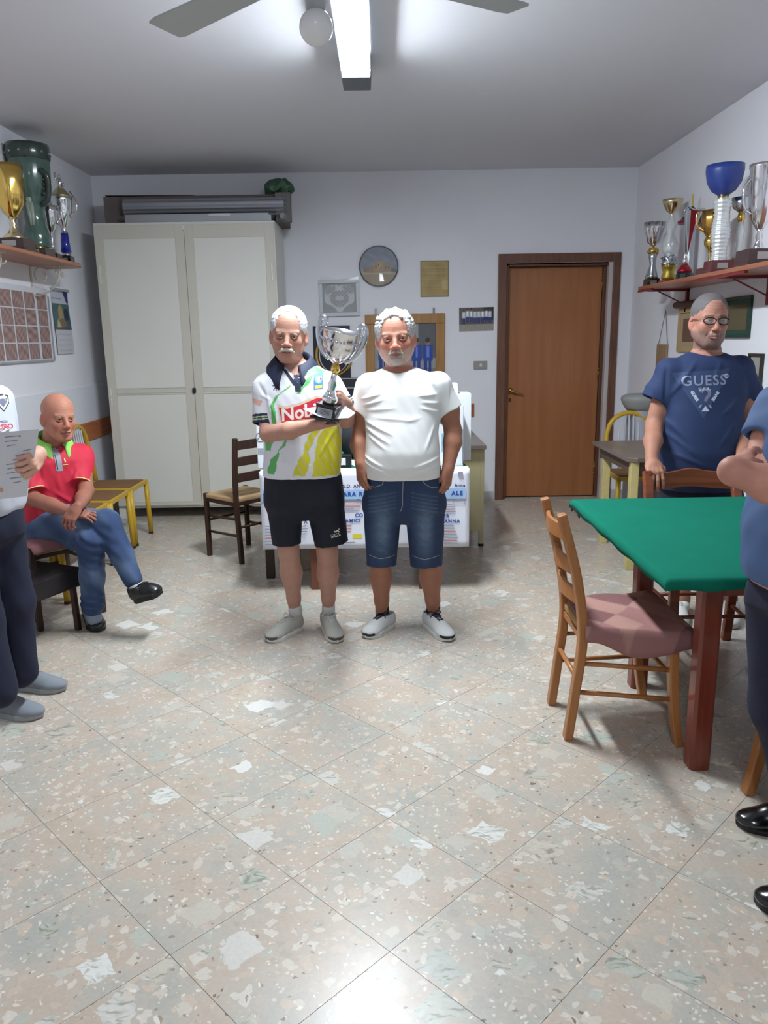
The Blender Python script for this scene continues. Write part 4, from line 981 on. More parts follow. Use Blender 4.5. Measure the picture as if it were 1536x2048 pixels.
# --- right shelf
def TR(name, label, px, py, X=2.14): return T(name, label, px, py, X, SRZ)
t, s = TR('silver_cup', 'small crown rimmed silver cup on twisted stem, furthest on the right shelf', 1303, 562); s *= .92
base(t, bbase, 34*s, 28*s, 20*s); z0 = 20*s
obj('stem', MB().lathe([(15*s, z0), (13*s, z0+8*s), (6.5*s, z0+30*s), (8*s, z0+45*s), (12*s, z0+58*s)], 36, flute=lambda a, z: .06*math.sin(5*a+z*60)), silv2, t, smooth=True)
obj('gold_band', MB().lathe([(12.5*s, z0+56*s), (13*s, z0+63*s), (10*s, z0+68*s), (2*s, z0+70*s), (3*s, z0+74*s)], 28), GOLD, t, smooth=True)
obj('cup', MB().lathe([(4*s, z0+73*s), (14*s, z0+80*s), (17*s, z0+92*s), (21*s, z0+110*s), (23*s, z0+124*s), (21*s, z0+120*s), (14*s, z0+90*s)], 48, flute=lambda a, z: .09*math.sin(8*a) if z > z0+100*s else 0, cap=False), CHROME, t, smooth=True)
t, s = TR('jar_trophy', 'gold jar trophy with crumpled silver column, second on the right shelf', 1336, 558, 2.20)
base(t, mat('orange_wood_base', srgb(140, 70, 40), rough=.35), 34*s, 30*s, 12*s); z0 = 12*s
obj('jar', MB().lathe([(12*s, z0), (15*s, z0+6*s), (11*s, z0+16*s), (15*s, z0+26*s), (17*s, z0+28*s), (13*s, z0+29*s)], 28), mat('satin_brass', srgb(200, 176, 80), rough=.3, metal=.8), t, smooth=True)
obj('crumpled_collar', MB().lathe([(12*s, z0+28*s), (15*s, z0+34*s), (13*s, z0+40*s), (16*s, z0+46*s), (8*s, z0+50*s)], 40, flute=lambda a, z: .16*math.sin(7*a+z*90)), silv2, t, smooth=True)
obj('column', MB().lathe([(9*s, z0+48*s), (15*s, z0+60*s), (14*s, z0+75*s), (8*s, z0+95*s), (10*s, z0+112*s), (5*s, z0+120*s), (4*s, z0+134*s)], 40, flute=lambda a, z: .10*math.sin(6*a+z*50)), glass, t, smooth=True)
obj('cup', MB().lathe([(4*s, z0+133*s), (12*s, z0+140*s), (20*s, z0+155*s), (21*s, z0+162*s), (19*s, z0+162*s), (8*s, z0+142*s)], 28, cap=False), mat('pale_gold', None), t, smooth=True)
t, s = TR('pagoda_trophy', 'dark green and red roofed trophy with a gold spire on the right shelf', 1376, 548, 2.26)
base(t, mbase, 36*s, 32*s, 16*s)
obj('pillar', MB().lathe([(12*s, 16*s), (9*s, 40*s), (9*s, 120*s), (12*s, 128*s)], 20), silv2, t, smooth=True)
obj('roof', MB().lathe([(26*s, 126*s), (17*s, 136*s), (10*s, 142*s), (6*s, 152*s), (2*s, 156*s)], 8), mat('roof_green', srgb(30, 48, 40), rough=.3), t)
obj('red_eave', MB().lathe([(29*s, 122*s), (29*s, 127*s), (20*s, 130*s)], 8), mat('eave_red', srgb(120, 30, 40), rough=.3), t)
obj('spire', MB().lathe([(2.2*s, 154*s), (1.5*s, 180*s)], 8), mat('satin_brass', None), t)
t, s = TR('flared_trophy', 'tall V shaped silver and red trophy on a red domed base on the right shelf', 1368, 555, 2.12)
obj('base', MB().lathe([(17*s, 0), (17*s, 14*s), (15*s, 18*s)], 28), bbase, t, smooth=False)
obj('red_dome', MB().lathe([(16*s, 17*s), (16*s, 22*s), (10*s, 30*s), (4*s, 36*s), (3*s, 50*s)], 28), mat('metallic_red', srgb(150, 28, 40), rough=.2, metal=.6, coat=.5), t, smooth=True)
obj('silver_foot', MB().lathe([(8*s, 33*s), (6*s, 44*s), (3*s, 52*s), (5*s, 58*s)], 20), CHROME, t, smooth=True)
for (x0, x1, m_, n_) in ((-4, 2, silv2, 'silver_wing'), (2, 12, mat('metallic_red', None), 'red_wing'), (12, 17, silv2, 'silver_wing')):
    mb = MB().prism([(1*s, 55*s), (3*s, 55*s), (x1*1.6*s, 142*s), (x0*1.6*s, 142*s)], -6*s, 6*s, 1); obj(n_, mb, m_, t, bevel=.002)
obj('rim', MB().tube(sweep([(-8*s, 0, 140*s), (-2*s, 0, 150*s), (12*s, 0, 143*s), (34*s, 0, 145*s)], 6), 2.5*s, 8), silv2, t, smooth=True)
t, s = TR('gold_cup', 'gold cup tilted on a gold ball stem, in the middle of the right shelf', 1418, 540, 2.14); s *= 1.12
base(t, mat('brown_base', srgb(98, 56, 46), rough=.35), 40*s, 34*s, 16*s); z0 = 16*s
obj('stem', MB().lathe([(7*s, z0), (3.5*s, z0+8*s), (3*s, z0+26*s), (6*s, z0+34*s), (12*s, z0+42*s), (13*s, z0+50*s), (9*s, z0+58*s)], 24), GOLD, t, smooth=True)
obj('cup', MB().lathe([(6*s, z0+52*s), (17*s, z0+70*s), (20*s, z0+88*s), (18*s, z0+104*s), (16*s, z0+104*s), (10*s, z0+62*s)], 28, flute=lambda a, z: .05*math.sin(9*a), cap=False), mat('satin_gold2', srgb(190, 150, 80), rough=.22, metal=1), t, smooth=True)
for q in (-1, 1): obj('handle', ear([(q*14*s, 0, z0+66*s), (q*28*s, 0, z0+76*s), (q*30*s, 0, z0+98*s), (q*20*s, 0, z0+104*s)], 2*s), GOLD, t, smooth=True)
t, s = TR('bowl_trophy', 'tall glass beaded column carrying a large blue bowl on the right shelf', 1436, 532, 2.10)
base(t, mbase, 48*s, 44*s, 27*s); z0 = 27*s
def bead(a, z): return .05*math.sin(z/s*.9)*1
obj('column', MB().lathe([(17*s-2*s*math.sin(k*.17), z0+k*s*2) for k in range(0, 62)], 36, flute=lambda a, z: .05*math.sin(z/s*.8)+.04*math.sin(12*a)), glass, t, smooth=True)
obj('neck', MB().lathe([(16*s, z0+122*s), (10*s, z0+126*s), (13*s, z0+134*s)], 24), mat('pale_gold', None), t, smooth=True)
obj('bowl', MB().lathe([(12*s, z0+132*s), (24*s, z0+140*s), (34*s, z0+156*s), (38*s, z0+178*s), (37.5*s, z0+190*s), (35*s, z0+188*s), (30*s, z0+160*s), (10*s, z0+142*s)], 40, cap=False), mat('blue_glass_bowl', srgb(44, 66, 140), rough=.35, coat=.2), t, smooth=True)
t, s = TR('goblet', 'slim clear goblet with a gold band behind the large silver cup on the right shelf', 1474, 540, 2.24)
base(t, mat('orange_wood_base', None), 34*s, 30*s, 30*s); z0 = 30*s
obj('stem', MB().lathe([(14*s, z0), (8*s, z0+12*s), (6*s, z0+30*s), (9*s, z0+55*s), (5*s, z0+78*s)], 24), glass, t, smooth=True)
obj('gold_band', MB().lathe([(6*s, z0+76*s), (8*s, z0+84*s), (6*s, z0+96*s)], 24), GOLD, t, smooth=True)
obj('bowl', MB().lathe([(6*s, z0+95*s), (18*s, z0+104*s), (22*s, z0+124*s), (20*s, z0+124*s), (9*s, z0+102*s)], 28, cap=False), silv2, t, smooth=True)
t, s = TR('large_silver_cup', 'large polished silver cup on dark base at the near end of the right shelf', 1514, 522, 2.10)
base(t, wbase, 70*s, 64*s, 34*s); z0 = 34*s
obj('stem', MB().lathe([(14*s, z0), (9*s, z0+8*s), (5*s, z0+20*s), (8*s, z0+26*s), (4*s, z0+36*s), (9*s, z0+44*s)], 28), CHROME, t, smooth=True)
obj('cup', MB().lathe([(8*s, z0+42*s), (18*s, z0+60*s), (25*s, z0+90*s), (28*s, z0+120*s), (28*s, z0+160*s), (30*s, z0+164*s), (30*s, z0+170*s), (27*s, z0+168*s), (24*s, z0+110*s), (8*s, z0+52*s)], 40, flute=lambda a, z: .03*math.sin(12*a) if z < z0+115*s else 0, cap=False), CHROME, t, smooth=True)
for q in (-1, 1): obj('handle', ear([(q*20*s, 0, z0+70*s), (q*36*s, 0, z0+84*s), (q*40*s, 0, z0+120*s), (q*30*s, 0, z0+140*s)], 3*s), CHROME, t, smooth=True)
for k, (px, X) in enumerate(((-60, -2.40), (-150, -2.42))):
    t, s = T('silver_cup', ['plain silver cup near the middle of the left shelf', 'plain silver cup towards the near end of the left shelf'][k], px, 478-k*22, X, SLZ)
    base(t, bbase, 44*s, 38*s, 24*s); z0 = 24*s
    obj('cup', MB().lathe([(14*s, z0), (5*s, z0+10*s), (4*s, z0+36*s), (16*s, z0+56*s), (24*s, z0+84*s), (26*s, z0+112*s), (24*s, z0+112*s), (8*s, z0+60*s)], 28, cap=False), CHROME, t, smooth=True)
# ================================================================ BODY ENGINE: smooth-union distance field -> one continuous skin
def A(*p): return np.array(p, dtype=np.float32)
class Field:
    def __init__(s): s.p = []; s.disp = None
    def add(s, fn, lo, hi, k=.012, op=1): s.p.append((fn, np.array(lo, float), np.array(hi, float), k, op)); return s
    def cone(s, a, b, ra, rb, k=.012, op=1, cap=None, sq=None):
        a, b = np.array(a, float), np.array(b, float); ab = b-a; L2 = float(ab@ab)+1e-12; R = max(ra, rb)
        dn = ab/math.sqrt(L2)
        def fn(X, Y, Z):
            px, py, pz = X-a[0], Y-a[1], Z-a[2]
            t = np.clip((px*ab[0]+py*ab[1]+pz*ab[2])/L2, 0, 1)
            d = np.sqrt((px-t*ab[0])**2+(py-t*ab[1])**2+(pz-t*ab[2])**2)-(ra+(rb-ra)*t)
            if cap: d = np.maximum(d, (X-b[0])*dn[0]+(Y-b[1])*dn[1]+(Z-b[2])*dn[2])
            return d
        m_ = R+k; return s.add(fn, np.minimum(a, b)-m_, np.maximum(a, b)+m_, k, op)
    def chain(s, P, r, k=.015, **kw):
        for i in range(len(P)-1): s.cone(P[i], P[i+1], r[i], r[i+1], k, **kw)
        return s
    def ell(s, c, r, R=None, k=.012, op=1):
        c = np.array(c, float); r = np.array(r, float); R_ = np.eye(3) if R is None else R
        def fn(X, Y, Z):
            px, py, pz = X-c[0], Y-c[1], Z-c[2]
            x = R_[0, 0]*px+R_[1, 0]*py+R_[2, 0]*pz; y = R_[0, 1]*px+R_[1, 1]*py+R_[2, 1]*pz; z = R_[0, 2]*px+R_[1, 2]*py+R_[2, 2]*pz
            k0 = np.sqrt((x/r[0])**2+(y/r[1])**2+(z/r[2])**2); k1 = np.sqrt((x/r[0]**2)**2+(y/r[1]**2)**2+(z/r[2]**2)**2)
            return k0*(k0-1)/(k1+1e-9)
        m_ = r.max()+k; return s.add(fn, c-m_, c+m_, k, op)
    def loft(s, rows, rot=0, n=2.3, k=.02, grow=0, op=1):      # rows: (z, cx, cy, a, b)
        rows = sorted(rows); Rw = np.array(rows, float); zd = np.linspace(Rw[0, 0], Rw[-1, 0], 81); dn_ = [np.interp(zd, Rw[:, 0], Rw[:, i]) for i in range(5)]
        if len(rows) > 5:
            kw = max(1, int(.022/(zd[1]-zd[0]+1e-9))); ke = np.hanning(2*kw+3)[1:-1]; ke /= ke.sum(); dn_ = [dn_[0]]+[np.convolve(np.pad(q_, kw, 'reflect', reflect_type='odd'), ke, 'valid') for q_ in dn_[1:]]
        Rw = np.stack(dn_, 1); z0, z1 = Rw[0, 0], Rw[-1, 0]; c, sn = math.cos(rot), math.sin(rot)
        def fn(X, Y, Z):
            zz = np.clip(Z, z0, z1); q = [np.interp(zz, Rw[:, 0], Rw[:, i]) for i in range(1, 5)]
            px, py = X-q[0], Y-q[1]; x = c*px+sn*py; y = -sn*px+c*py; a, b = q[2]+grow, q[3]+grow
            d = ((np.abs(x/a)**n+np.abs(y/b)**n)**(1/n)-1)*np.minimum(a, b)
            return np.maximum(d, np.maximum(z0-Z, Z-z1))
        R = max(Rw[:, 3].max(), Rw[:, 4].max())+grow+k
        return s.add(fn, (Rw[:, 1].min()-R, Rw[:, 2].min()-R, z0-k), (Rw[:, 1].max()+R, Rw[:, 2].max()+R, z1+k), k, op)
    def plane(s, p, nrm, k=.002):      # keep the side opposite to nrm
        p = np.array(p, float); nrm = np.array(nrm, float); nrm /= np.linalg.norm(nrm)
        return s.add(lambda X, Y, Z: -((X-p[0])*nrm[0]+(Y-p[1])*nrm[1]+(Z-p[2])*nrm[2]), (-99,)*3, (99,)*3, k, -1)
    def bounds(s):
        P = [q for q in s.p if q[4] == 1]; return np.min([q[1] for q in P], 0), np.max([q[2] for q in P], 0)
    def grid(s, lo, hi, h):
        ax = [np.arange(lo[i], hi[i]+h, h, dtype=np.float32) for i in range(3)]
        D = np.full([len(a) for a in ax], 1.0, dtype=np.float32)
        for fn, l, u, k, op in s.p:
            i0 = [int(np.searchsorted(ax[i], l[i]-2*h)) for i in range(3)]; i1 = [int(np.searchsorted(ax[i], u[i]+2*h)) for i in range(3)]
            if any(a >= b for a, b in zip(i0, i1)): continue
            sl = tuple(slice(a, b) for a, b in zip(i0, i1))
            d = fn(ax[0][sl[0]][:, None, None], ax[1][sl[1]][None, :, None], ax[2][sl[2]][None, None, :]).astype(np.float32)
            o = D[sl]
            if op == 1: hh = np.maximum(k-np.abs(o-d), 0)/k; D[sl] = np.minimum(o, d)-hh*hh*k*.25
            else: d = -d; hh = np.maximum(k-np.abs(o-d), 0)/k; D[sl] = np.maximum(o, d)+hh*hh*k*.25
        if s.disp is not None:
            nz = np.nonzero(np.abs(D) < 4*h)
            if len(nz[0]): D[nz] += s.disp(ax[0][nz[0]], ax[1][nz[1]], ax[2][nz[2]]).astype(np.float32)
        return ax, D
    def mesh(s, h, lo=None, hi=None):
        if lo is None: lo, hi = s.bounds(); lo = lo-2*h; hi = hi+2*h
        ax, D = s.grid(lo, hi, h); return nets(ax, D, h)
def nets(ax, D, h):
    ins = D < 0; n = [d-1 for d in D.shape]
    cnt = np.zeros(n, np.int8); cs = [(i, j, k) for i in (0, 1) for j in (0, 1) for k in (0, 1)]
    for (i, j, k) in cs: cnt += ins[i:i+n[0], j:j+n[1], k:k+n[2]]
    act = np.nonzero((cnt > 0) & (cnt < 8)); N = len(act[0])
    if N == 0: return np.zeros((0, 3)), np.zeros((0, 4), int)
    idx = np.full(n, -1, np.int32); idx[act] = np.arange(N)
    C = {c: D[act[0]+c[0], act[1]+c[1], act[2]+c[2]] for c in cs}
    P = np.zeros((N, 3), np.float32); W = np.zeros(N, np.float32)
    for a in cs:
        for d in range(3):
            if a[d]: continue
            b = list(a); b[d] = 1; b = tuple(b); da, db = C[a], C[b]; m_ = (da < 0) != (db < 0)
            t = np.where(m_, da/np.where(m_, da-db, 1), 0); 
            for q in range(3): P[:, q] += m_*(a[q]+(t if q == d else 0))
            W += m_
    P /= W[:, None]
    V = np.stack([ax[q][act[q]]+P[:, q]*h for q in range(3)], 1)
    F = []
    for d in range(3):
        e = [(0, 0, 0)]*2; sl0 = [slice(1, n[q]) for q in range(3)]; sl1 = list(sl0); sl0[d] = slice(0, n[d]); sl1[d] = slice(1, n[d]+1)
        a, b = ins[tuple(sl0)], ins[tuple(sl1)]; o1, o2 = [(1, 2), (2, 0), (0, 1)][d]
        for flip, msk in ((False, a & ~b), (True, ~a & b)):
            I = list(np.nonzero(msk)); 
            for q in range(3):
                if q != d: I[q] = I[q]+1
            def at(u, v):
                J = [I[0].copy(), I[1].copy(), I[2].copy()]; J[o1] -= u; J[o2] -= v; return idx[J[0], J[1], J[2]]
            q = np.stack([at(1, 1), at(0, 1), at(0, 0), at(1, 0)], 1)
            if flip: q = q[:, ::-1]
            F.append(q)
    F = np.concatenate(F); F = F[(F >= 0).all(1)]
    return V, F
def multi(field, h, blocks):     # coarse body with finer blocks (head, hands)
    V, F = field.mesh(h)
    keep = np.ones(len(F), bool)
    if len(F):
        fc = V[F].mean(1)
        for lo, hi, hh in blocks: keep &= ~((fc > np.array(lo)+hh*1.5) & (fc < np.array(hi)-hh*1.5)).all(1)
    VV, FF = [V], [F[keep]]; o = len(V)
    for lo, hi, hh in blocks:
        v, f = field.mesh(hh, np.array(lo, float), np.array(hi, float)); VV.append(v); FF.append(f+o); o += len(v)
    V = np.concatenate(VV); F = np.concatenate(FF)
    used = np.zeros(len(V), bool); used[F.ravel()] = True; mp = np.cumsum(used)-1
    return V[used], mp[F]
def rotm(yaw=0, pitch=0, roll=0):    # yaw about z, pitch nods forward, roll tilts sideways; degrees
    a, b, c = map(math.radians, (yaw, pitch, roll))
    Rz = np.array([[math.cos(a), -math.sin(a), 0], [math.sin(a), math.cos(a), 0], [0, 0, 1]])
    Rx = np.array([[1, 0, 0], [0, math.cos(b), -math.sin(b)], [0, math.sin(b), math.cos(b)]])
    Ry = np.array([[math.cos(c), 0, math.sin(c)], [0, 1, 0], [-math.sin(c), 0, math.cos(c)]])
    return Rz@Ry@Rx
class Head:
    # local frame: x to the person's left, -y forward, z up, origin between the eyes inside the head
    def __init__(s, c, yaw=0, pitch=0, roll=0, sc=1.12, wide=1.0, chin=1.0, nose=1.0, ears=1.0, brow=1.0, jaw=1.0, mouthz=0):
        s.c = np.array(c, float); s.R = rotm(yaw, pitch, roll); s.sc = sc; s.w = wide; s.p = dict(chin=chin, nose=nose, ears=ears, brow=brow, jaw=jaw)
        s.S = np.array([sc*wide, sc, sc])
    def W(s, p): return s.c+s.R@(np.array(p, float)*s.S)
    def L(s, V): return ((np.asarray(V)-s.c)@s.R)/s.S
    def build(s, F):
        q = s.sc; w_ = s.w; R = s.R; p = s.p
        def E(c, r, k=.012, op=1, R2=None): F.ell(s.W(c), np.array(r)*s.S, R if R2 is None else R@R2, k*q, op)
        def Cn(a, b, ra, rb, k=.01, op=1): F.cone(s.W(a), s.W(b), ra*q, rb*q, k*q, op)
        E((0, .018, .035), (.073, .092, .078)); E((0, .0, .04), (.068, .085, .066), .03)
        E((0, -.022, -.02), (.061, .068, .078), .03)
        E((0, -.030, -.068), (.050*p['jaw'], .048, .040), .03)
        E((0, -.062, -.098*p['chin']), (.022*p['jaw'], .018, .016), .025)
        for g in (-1, 1):
            E((g*.040, -.058, -.028), (.022, .020, .022), .02)
            Cn((g*.052*p['jaw'], -.0, -.055), (g*.022, -.055, -.098), .016, .013, .03)
            E((g*.031, -.088, -.002), (.017, .016, .012), .012, -1)      # eye socket
            Cn((g*.012, -.084, .014), (g*.044, -.074, .015), .0075*p['brow'], .006, .012)
            E((g*.031, -.0735, -.002), (.0145, .0125, .0115), .004)       # eyeball bulge with lids
            Cn((g*.018, -.0845, .004), (g*.031, -.0875, .0075), .0026, .0028, .004); Cn((g*.031, -.0875, .0075), (g*.044, -.081, .004), .0028, .0024, .004)
            Cn((g*.020, -.0845, -.0075), (g*.031, -.0865, -.011), .0022, .0026, .004); Cn((g*.031, -.0865, -.011), (g*.043, -.081, -.007), .0026, .002, .004)
            E((g*.0125*p['nose'], -.098, -.040), (.0085*p['nose'], .010, .0075), .006)
            E((g*.007, -.105, -.047), (.0035, .005, .003), .003, -1)
            Cn((g*.020, -.090, -.044), (g*.033, -.076, -.068), .0022, .002, .006, -1)      # nasolabial fold
            er = p['ears']; R2 = rotm(g*-22, 0, g*-6)
            E((g*.074, .014, -.012), (.010*er, .020*er, .031*er), .008, 1, R2)
            E((g*.083, .006, -.008), (.006, .011*er, .018*er), .005, -1, R2)
            E((g*.072, .012, -.038), (.009, .010, .011), .006)
        Cn((0, -.082, .012), (0, -.104, -.030), .0075*p['nose'], .0095*p['nose'], .010)
        E((0, -.106, -.036), (.0105*p['nose'], .0115*p['nose'], .0095), .008)
        E((0, -.086, -.062), (.022, .012, .014), .012)                # muzzle
        Cn((-.018, -.090, -.0665), (0, -.099, -.0635), .0028, .0045, .005); Cn((0, -.099, -.0635), (.018, -.090, -.0665), .0045, .0028, .005)
        Cn((-.016, -.089, -.0725), (0, -.097, -.0755), .003, .0052, .005); Cn((0, -.097, -.0755), (.016, -.089, -.0725), .0052, .003, .005)
        Cn((-.023, -.090, -.0695), (0, -.103, -.0690), .0012, .0014, .003, -1); Cn((0, -.103, -.069), (.023, -.090, -.0695), .0014, .0012, .003, -1)
        Cn((-.012, -.094, -.086), (.012, -.094, -.086), .003, .003, .008, -1)
    def skull(s, F, g, cut=True):
        R = s.R; F.ell(s.W((0, .018, .035)), (np.array((.073, .092, .078))+g)*s.S, R, .03); F.ell(s.W((0, .0, .04)), (np.array((.068, .085, .066))+g)*s.S, R, .03)
    def block(s): return (s.c-.155*s.sc, s.c+.155*s.sc, .0024)
def limbo(F, P, r, k=.02): F.chain([np.array(p) for p in P], r, k)
def hand(F, w, f, n, side, sc=1.0, curl=(15, 25, 15), thumb=(25, 20), spread=5, tcurl=None, palm=True, fcurl=None):
    """w wrist, f finger direction, n normal of the back of the hand, side unit sign so thumb = side*cross(n, f)"""
    f = np.array(f, float); f /= np.linalg.norm(f); n = np.array(n, float); n -= f*(n@f); n /= np.linalg.norm(n)
    t = side*np.cross(n, f); w = np.array(w, float); tips = []
    def Pt(a, b, c): return w+sc*(f*a+t*b+n*c)
    M = np.stack([f, t, n], 1)
    F.ell(Pt(.045, 0, 0), np.array((.050, .040, .0155))*sc, M, .012*sc)
    F.cone(Pt(.0, .0, 0), Pt(.03, 0, 0), .023*sc, .022*sc, .02*sc)
    for i, (off, L) in enumerate(((.029, .070), (.010, .078), (-.009, .072), (-.027, .056))):
        F.cone(Pt(.04, off*.7, .002), Pt(.082-.004*abs(i-1), off, .002), .010*sc, .0098*sc, .008*sc)
        sp = math.radians(spread*(1.5-i)); p = Pt(.082-.004*abs(i-1), off, .002); an = 0; rr = .0092 if i < 3 else .008
        cu = curl if fcurl is None else fcurl[i]
        for j, fr in enumerate((.45, .30, .25)):
            an += math.radians(cu[j]); d = math.cos(an)*(f*math.cos(sp)+t*math.sin(sp))-math.sin(an)*n
            e = p+sc*L*fr*1.08*d; F.cone(p, e, rr*sc, (rr-.0007)*sc, .0022*sc); p = e; rr -= .0007
        tips.append(p)
    a1 = math.radians(thumb[0]); a2 = math.radians(thumb[1])
    d = math.cos(a1)*f+math.sin(a1)*t-.35*n; d /= np.linalg.norm(d); p = Pt(.018, .026, -.004)
    F.cone(Pt(.012, .015, -.002), p+d*.032*sc, .014*sc, .0115*sc, .012*sc); p = p+d*.032*sc
    d2 = math.cos(a2)*f+math.sin(a2)*t*.5-.5*n; d2 /= np.linalg.norm(d2); e = p+d2*.030*sc; F.cone(p, e, .0108*sc, .0098*sc, .005*sc)
    d3 = d2 if tcurl is None else (lambda q: q/np.linalg.norm(q))(d2+np.array(tcurl)); F.cone(e, e+d3*.024*sc, .0098*sc, .0082*sc, .004*sc)
    return tips
def hblock(w, f, sc=1.0, hh=.0028):
    f = np.array(f, float); f /= np.linalg.norm(f); c = np.array(w)+f*.085*sc; return (c-.125*sc, c+.125*sc, hh)
SKIN = mat('skin', (1,1,1), rough=.55, attr=True, sss=.12, bump=.12, bscale=700, spec=.4)
HAIR = mat('hair', (1,1,1), rough=.6, attr=True, bump=.9, bscale=450)
def noise3(V, s, seed=0):
    x, y, z = V[:, 0]*s, V[:, 1]*s, V[:, 2]*s; o = seed*1.7
    return (np.sin(x*1.0+1.3*np.sin(y*1.7+o)+o)+np.sin(y*1.9+1.1*np.sin(z*1.3+o*2))+np.sin(z*2.3+1.2*np.sin(x*1.1+o))+.6*np.sin(x*4.1+y*3.3+z*3.7+o))/3.6
def face_color(h, V, base, lips=(150, 84, 78), brow=None, stubble=None, st_hi=.6, flush=.5, bald=None):
    L = h.L(V); x, y, z = L[:, 0], L[:, 1], L[:, 2]; ax = np.abs(x); C = np.tile(np.array(srgb(*base)), (len(V), 1))
    C *= (1+.05*noise3(V, 90)+.04*noise3(V, 240, 2))[:, None]
    near = (ax < .1) & (z > -.13) & (z < .14) & (y > -.13) & (y < .14)
    def blend(m_, c, a): 
        m_ = np.clip(m_, 0, 1)[:, None]*a*near[:, None]; C[:] = C*(1-m_)+np.array(srgb(*c))*m_
    red = (min(255, int(base[0]*1.02)), int(base[1]*.74), int(base[2]*.72))
    g = lambda cx, cz, sx, sz: np.exp(-((ax-cx)/sx)**2-((z-cz)/sz)**2)*(y < -.03)
    blend(g(.038, -.03, .018, .016), red, .45*flush); blend(g(0, -.036, .012, .014), red, .6*flush); blend(np.exp(-((ax-.078)/.012)**2-((z+.01)/.03)**2), red, .5*flush)
    blend(g(.031, -.013, .016, .006), (int(base[0]*.72), int(base[1]*.62), int(base[2]*.62)), .7)      # under-eye
    blend(g(.031, .0075, .017, .004), (int(base[0]*.66), int(base[1]*.54), int(base[2]*.52)), .75)      # lid crease
    for cz in (.045, .058, .070): blend(np.exp(-((z-cz-.15*(ax**2)/.05)/.0016)**2)*(ax < .042)*(y < -.03), (int(base[0]*.72), int(base[1]*.62), int(base[2]*.6)), .35)
    blend(np.clip(1-((x/.024)**2+((z+.0695)/.0085)**2), 0, 1)**.4*(y < -.06), lips, .85)
    blend(np.exp(-((z+.0693)/.0016)**2)*(ax < .023)*(y < -.06), (80, 40, 38), .9)
    if brow:
        bz = .0175-.25*np.maximum(ax-.03, 0)-.12*np.maximum(.03-ax, 0); blend(np.exp(-((z-bz)/.0042)**4)*(ax > .013)*(ax < .051)*(y < -.03)*(.75+.35*noise3(V, 900)), brow, .85)
    if stubble:
        m_ = np.clip((-.045-z+.2*np.maximum(ax-.03, 0)+.0*y)/.015, 0, 1)*np.clip((.035-y)/.02, 0, 1)*(z > -.125); m_ = np.maximum(m_, np.clip(1-((x/.028)**2+((z+.054)/.010)**2), 0, 1)*(y < -.06)); blend(m_*(.8+.3*noise3(V, 700)), stubble, st_hi)
        blend(np.clip(1-((x/.024)**2+((z+.0695)/.0085)**2), 0, 1)**.4*(y < -.06), lips, .8)
    if bald:
        m_ = np.clip((y+.015+.0*z)/.02, 0, 1)*np.clip((.055-z)/.02, 0, 1)*(z > -.06)*(1-np.exp(-((ax-.08)/.012)**2-((z+.01)/.03)**2)); blend(m_*(.75+.3*noise3(V, 800)), bald, .55)
    return C
def eyes(h, root, iris=(70, 55, 40), squint=.0):
    for g in (-1, 1):
        c = h.W((g*.031, -.0765, -.0015)); r = .0118*h.sc
        mb = MB().ball((0, 0, 0), 1, 20, 16); V = np.array(mb.v); 
        fw = h.R@np.array((0, -1.0, 0)); d = V@fw; C = np.tile(np.array(srgb(160, 150, 146)), (len(V), 1)); C[d > .86] = srgb(*iris); C[d > .96] = srgb(12, 10, 10)
        raw('eye', V*r+c, mb.f, mat('eye_surface', (1,1,1), rough=.12, attr=True, coat=.5), root, smooth=True, cols=C)
def lids(F, h, close=.35):
    for g in (-1, 1):
        R = h.R
        F.ell(h.W((g*.031, -.0762, .0035-.0)), np.array((.0148, .0128, .0105))*h.S, R, .003)
        F.ell(h.W((g*.031, -.0905, -.0022)), np.array((.0125, .0075, .0034*(1-close)+.0006))*h.S, R, .002, -1)
def hair_mesh(h, root, keep, col, name='hair', g=.006, amp=.002, res=.0026, freq=420, label=None, extra=None, spike=None):
    """keep: list of ('sub'|'plane', ...) in head coordinates"""
    F = Field(); h.skull(F, g)
    if extra: extra(F)
    for k in keep:
        if k[0] == 'sub': F.ell(h.W(k[1]), np.array(k[2])*h.S, h.R, .014, -1)
        else: F.plane(h.W(k[1]), h.R@np.array(k[2], float), .006)
    def disp(x, y, z):
        V = np.stack([x, y, z], 1); L = h.L(V); d = amp*noise3(L*np.array([1.3, .28, .35]), freq)+amp*.7*noise3(L, freq*.45, 3)
        if spike is not None: d = d+spike(L)
        return d
    F.disp = disp; V, Fa = F.mesh(res)
    L = h.L(V); C = np.array(srgb(*col))[None]*(1+.16*noise3(L*np.array([1.0, .4, .5]), 500, 1))[:, None]
    o = raw(name, V, Fa, HAIR, root, smooth=True, cols=np.clip(C, 0, 1))
    if label: o['label'] = label
    return o
def cloth(name, F, h, mt, root, colfn=None, label=None, disp=None):
    if disp: F.disp = disp
    V, Fa = F.mesh(h); C = colfn(V) if colfn else None
    o = raw(name, V, Fa, mt, root, smooth=True, cols=C)
    if label: o['label'] = label
    o['_n'] = len(V); BVH[o.name] = BVHTree.FromPolygons([tuple(map(float, p)) for p in V], [tuple(map(int, q)) for q in Fa]); return o
BVH = {}
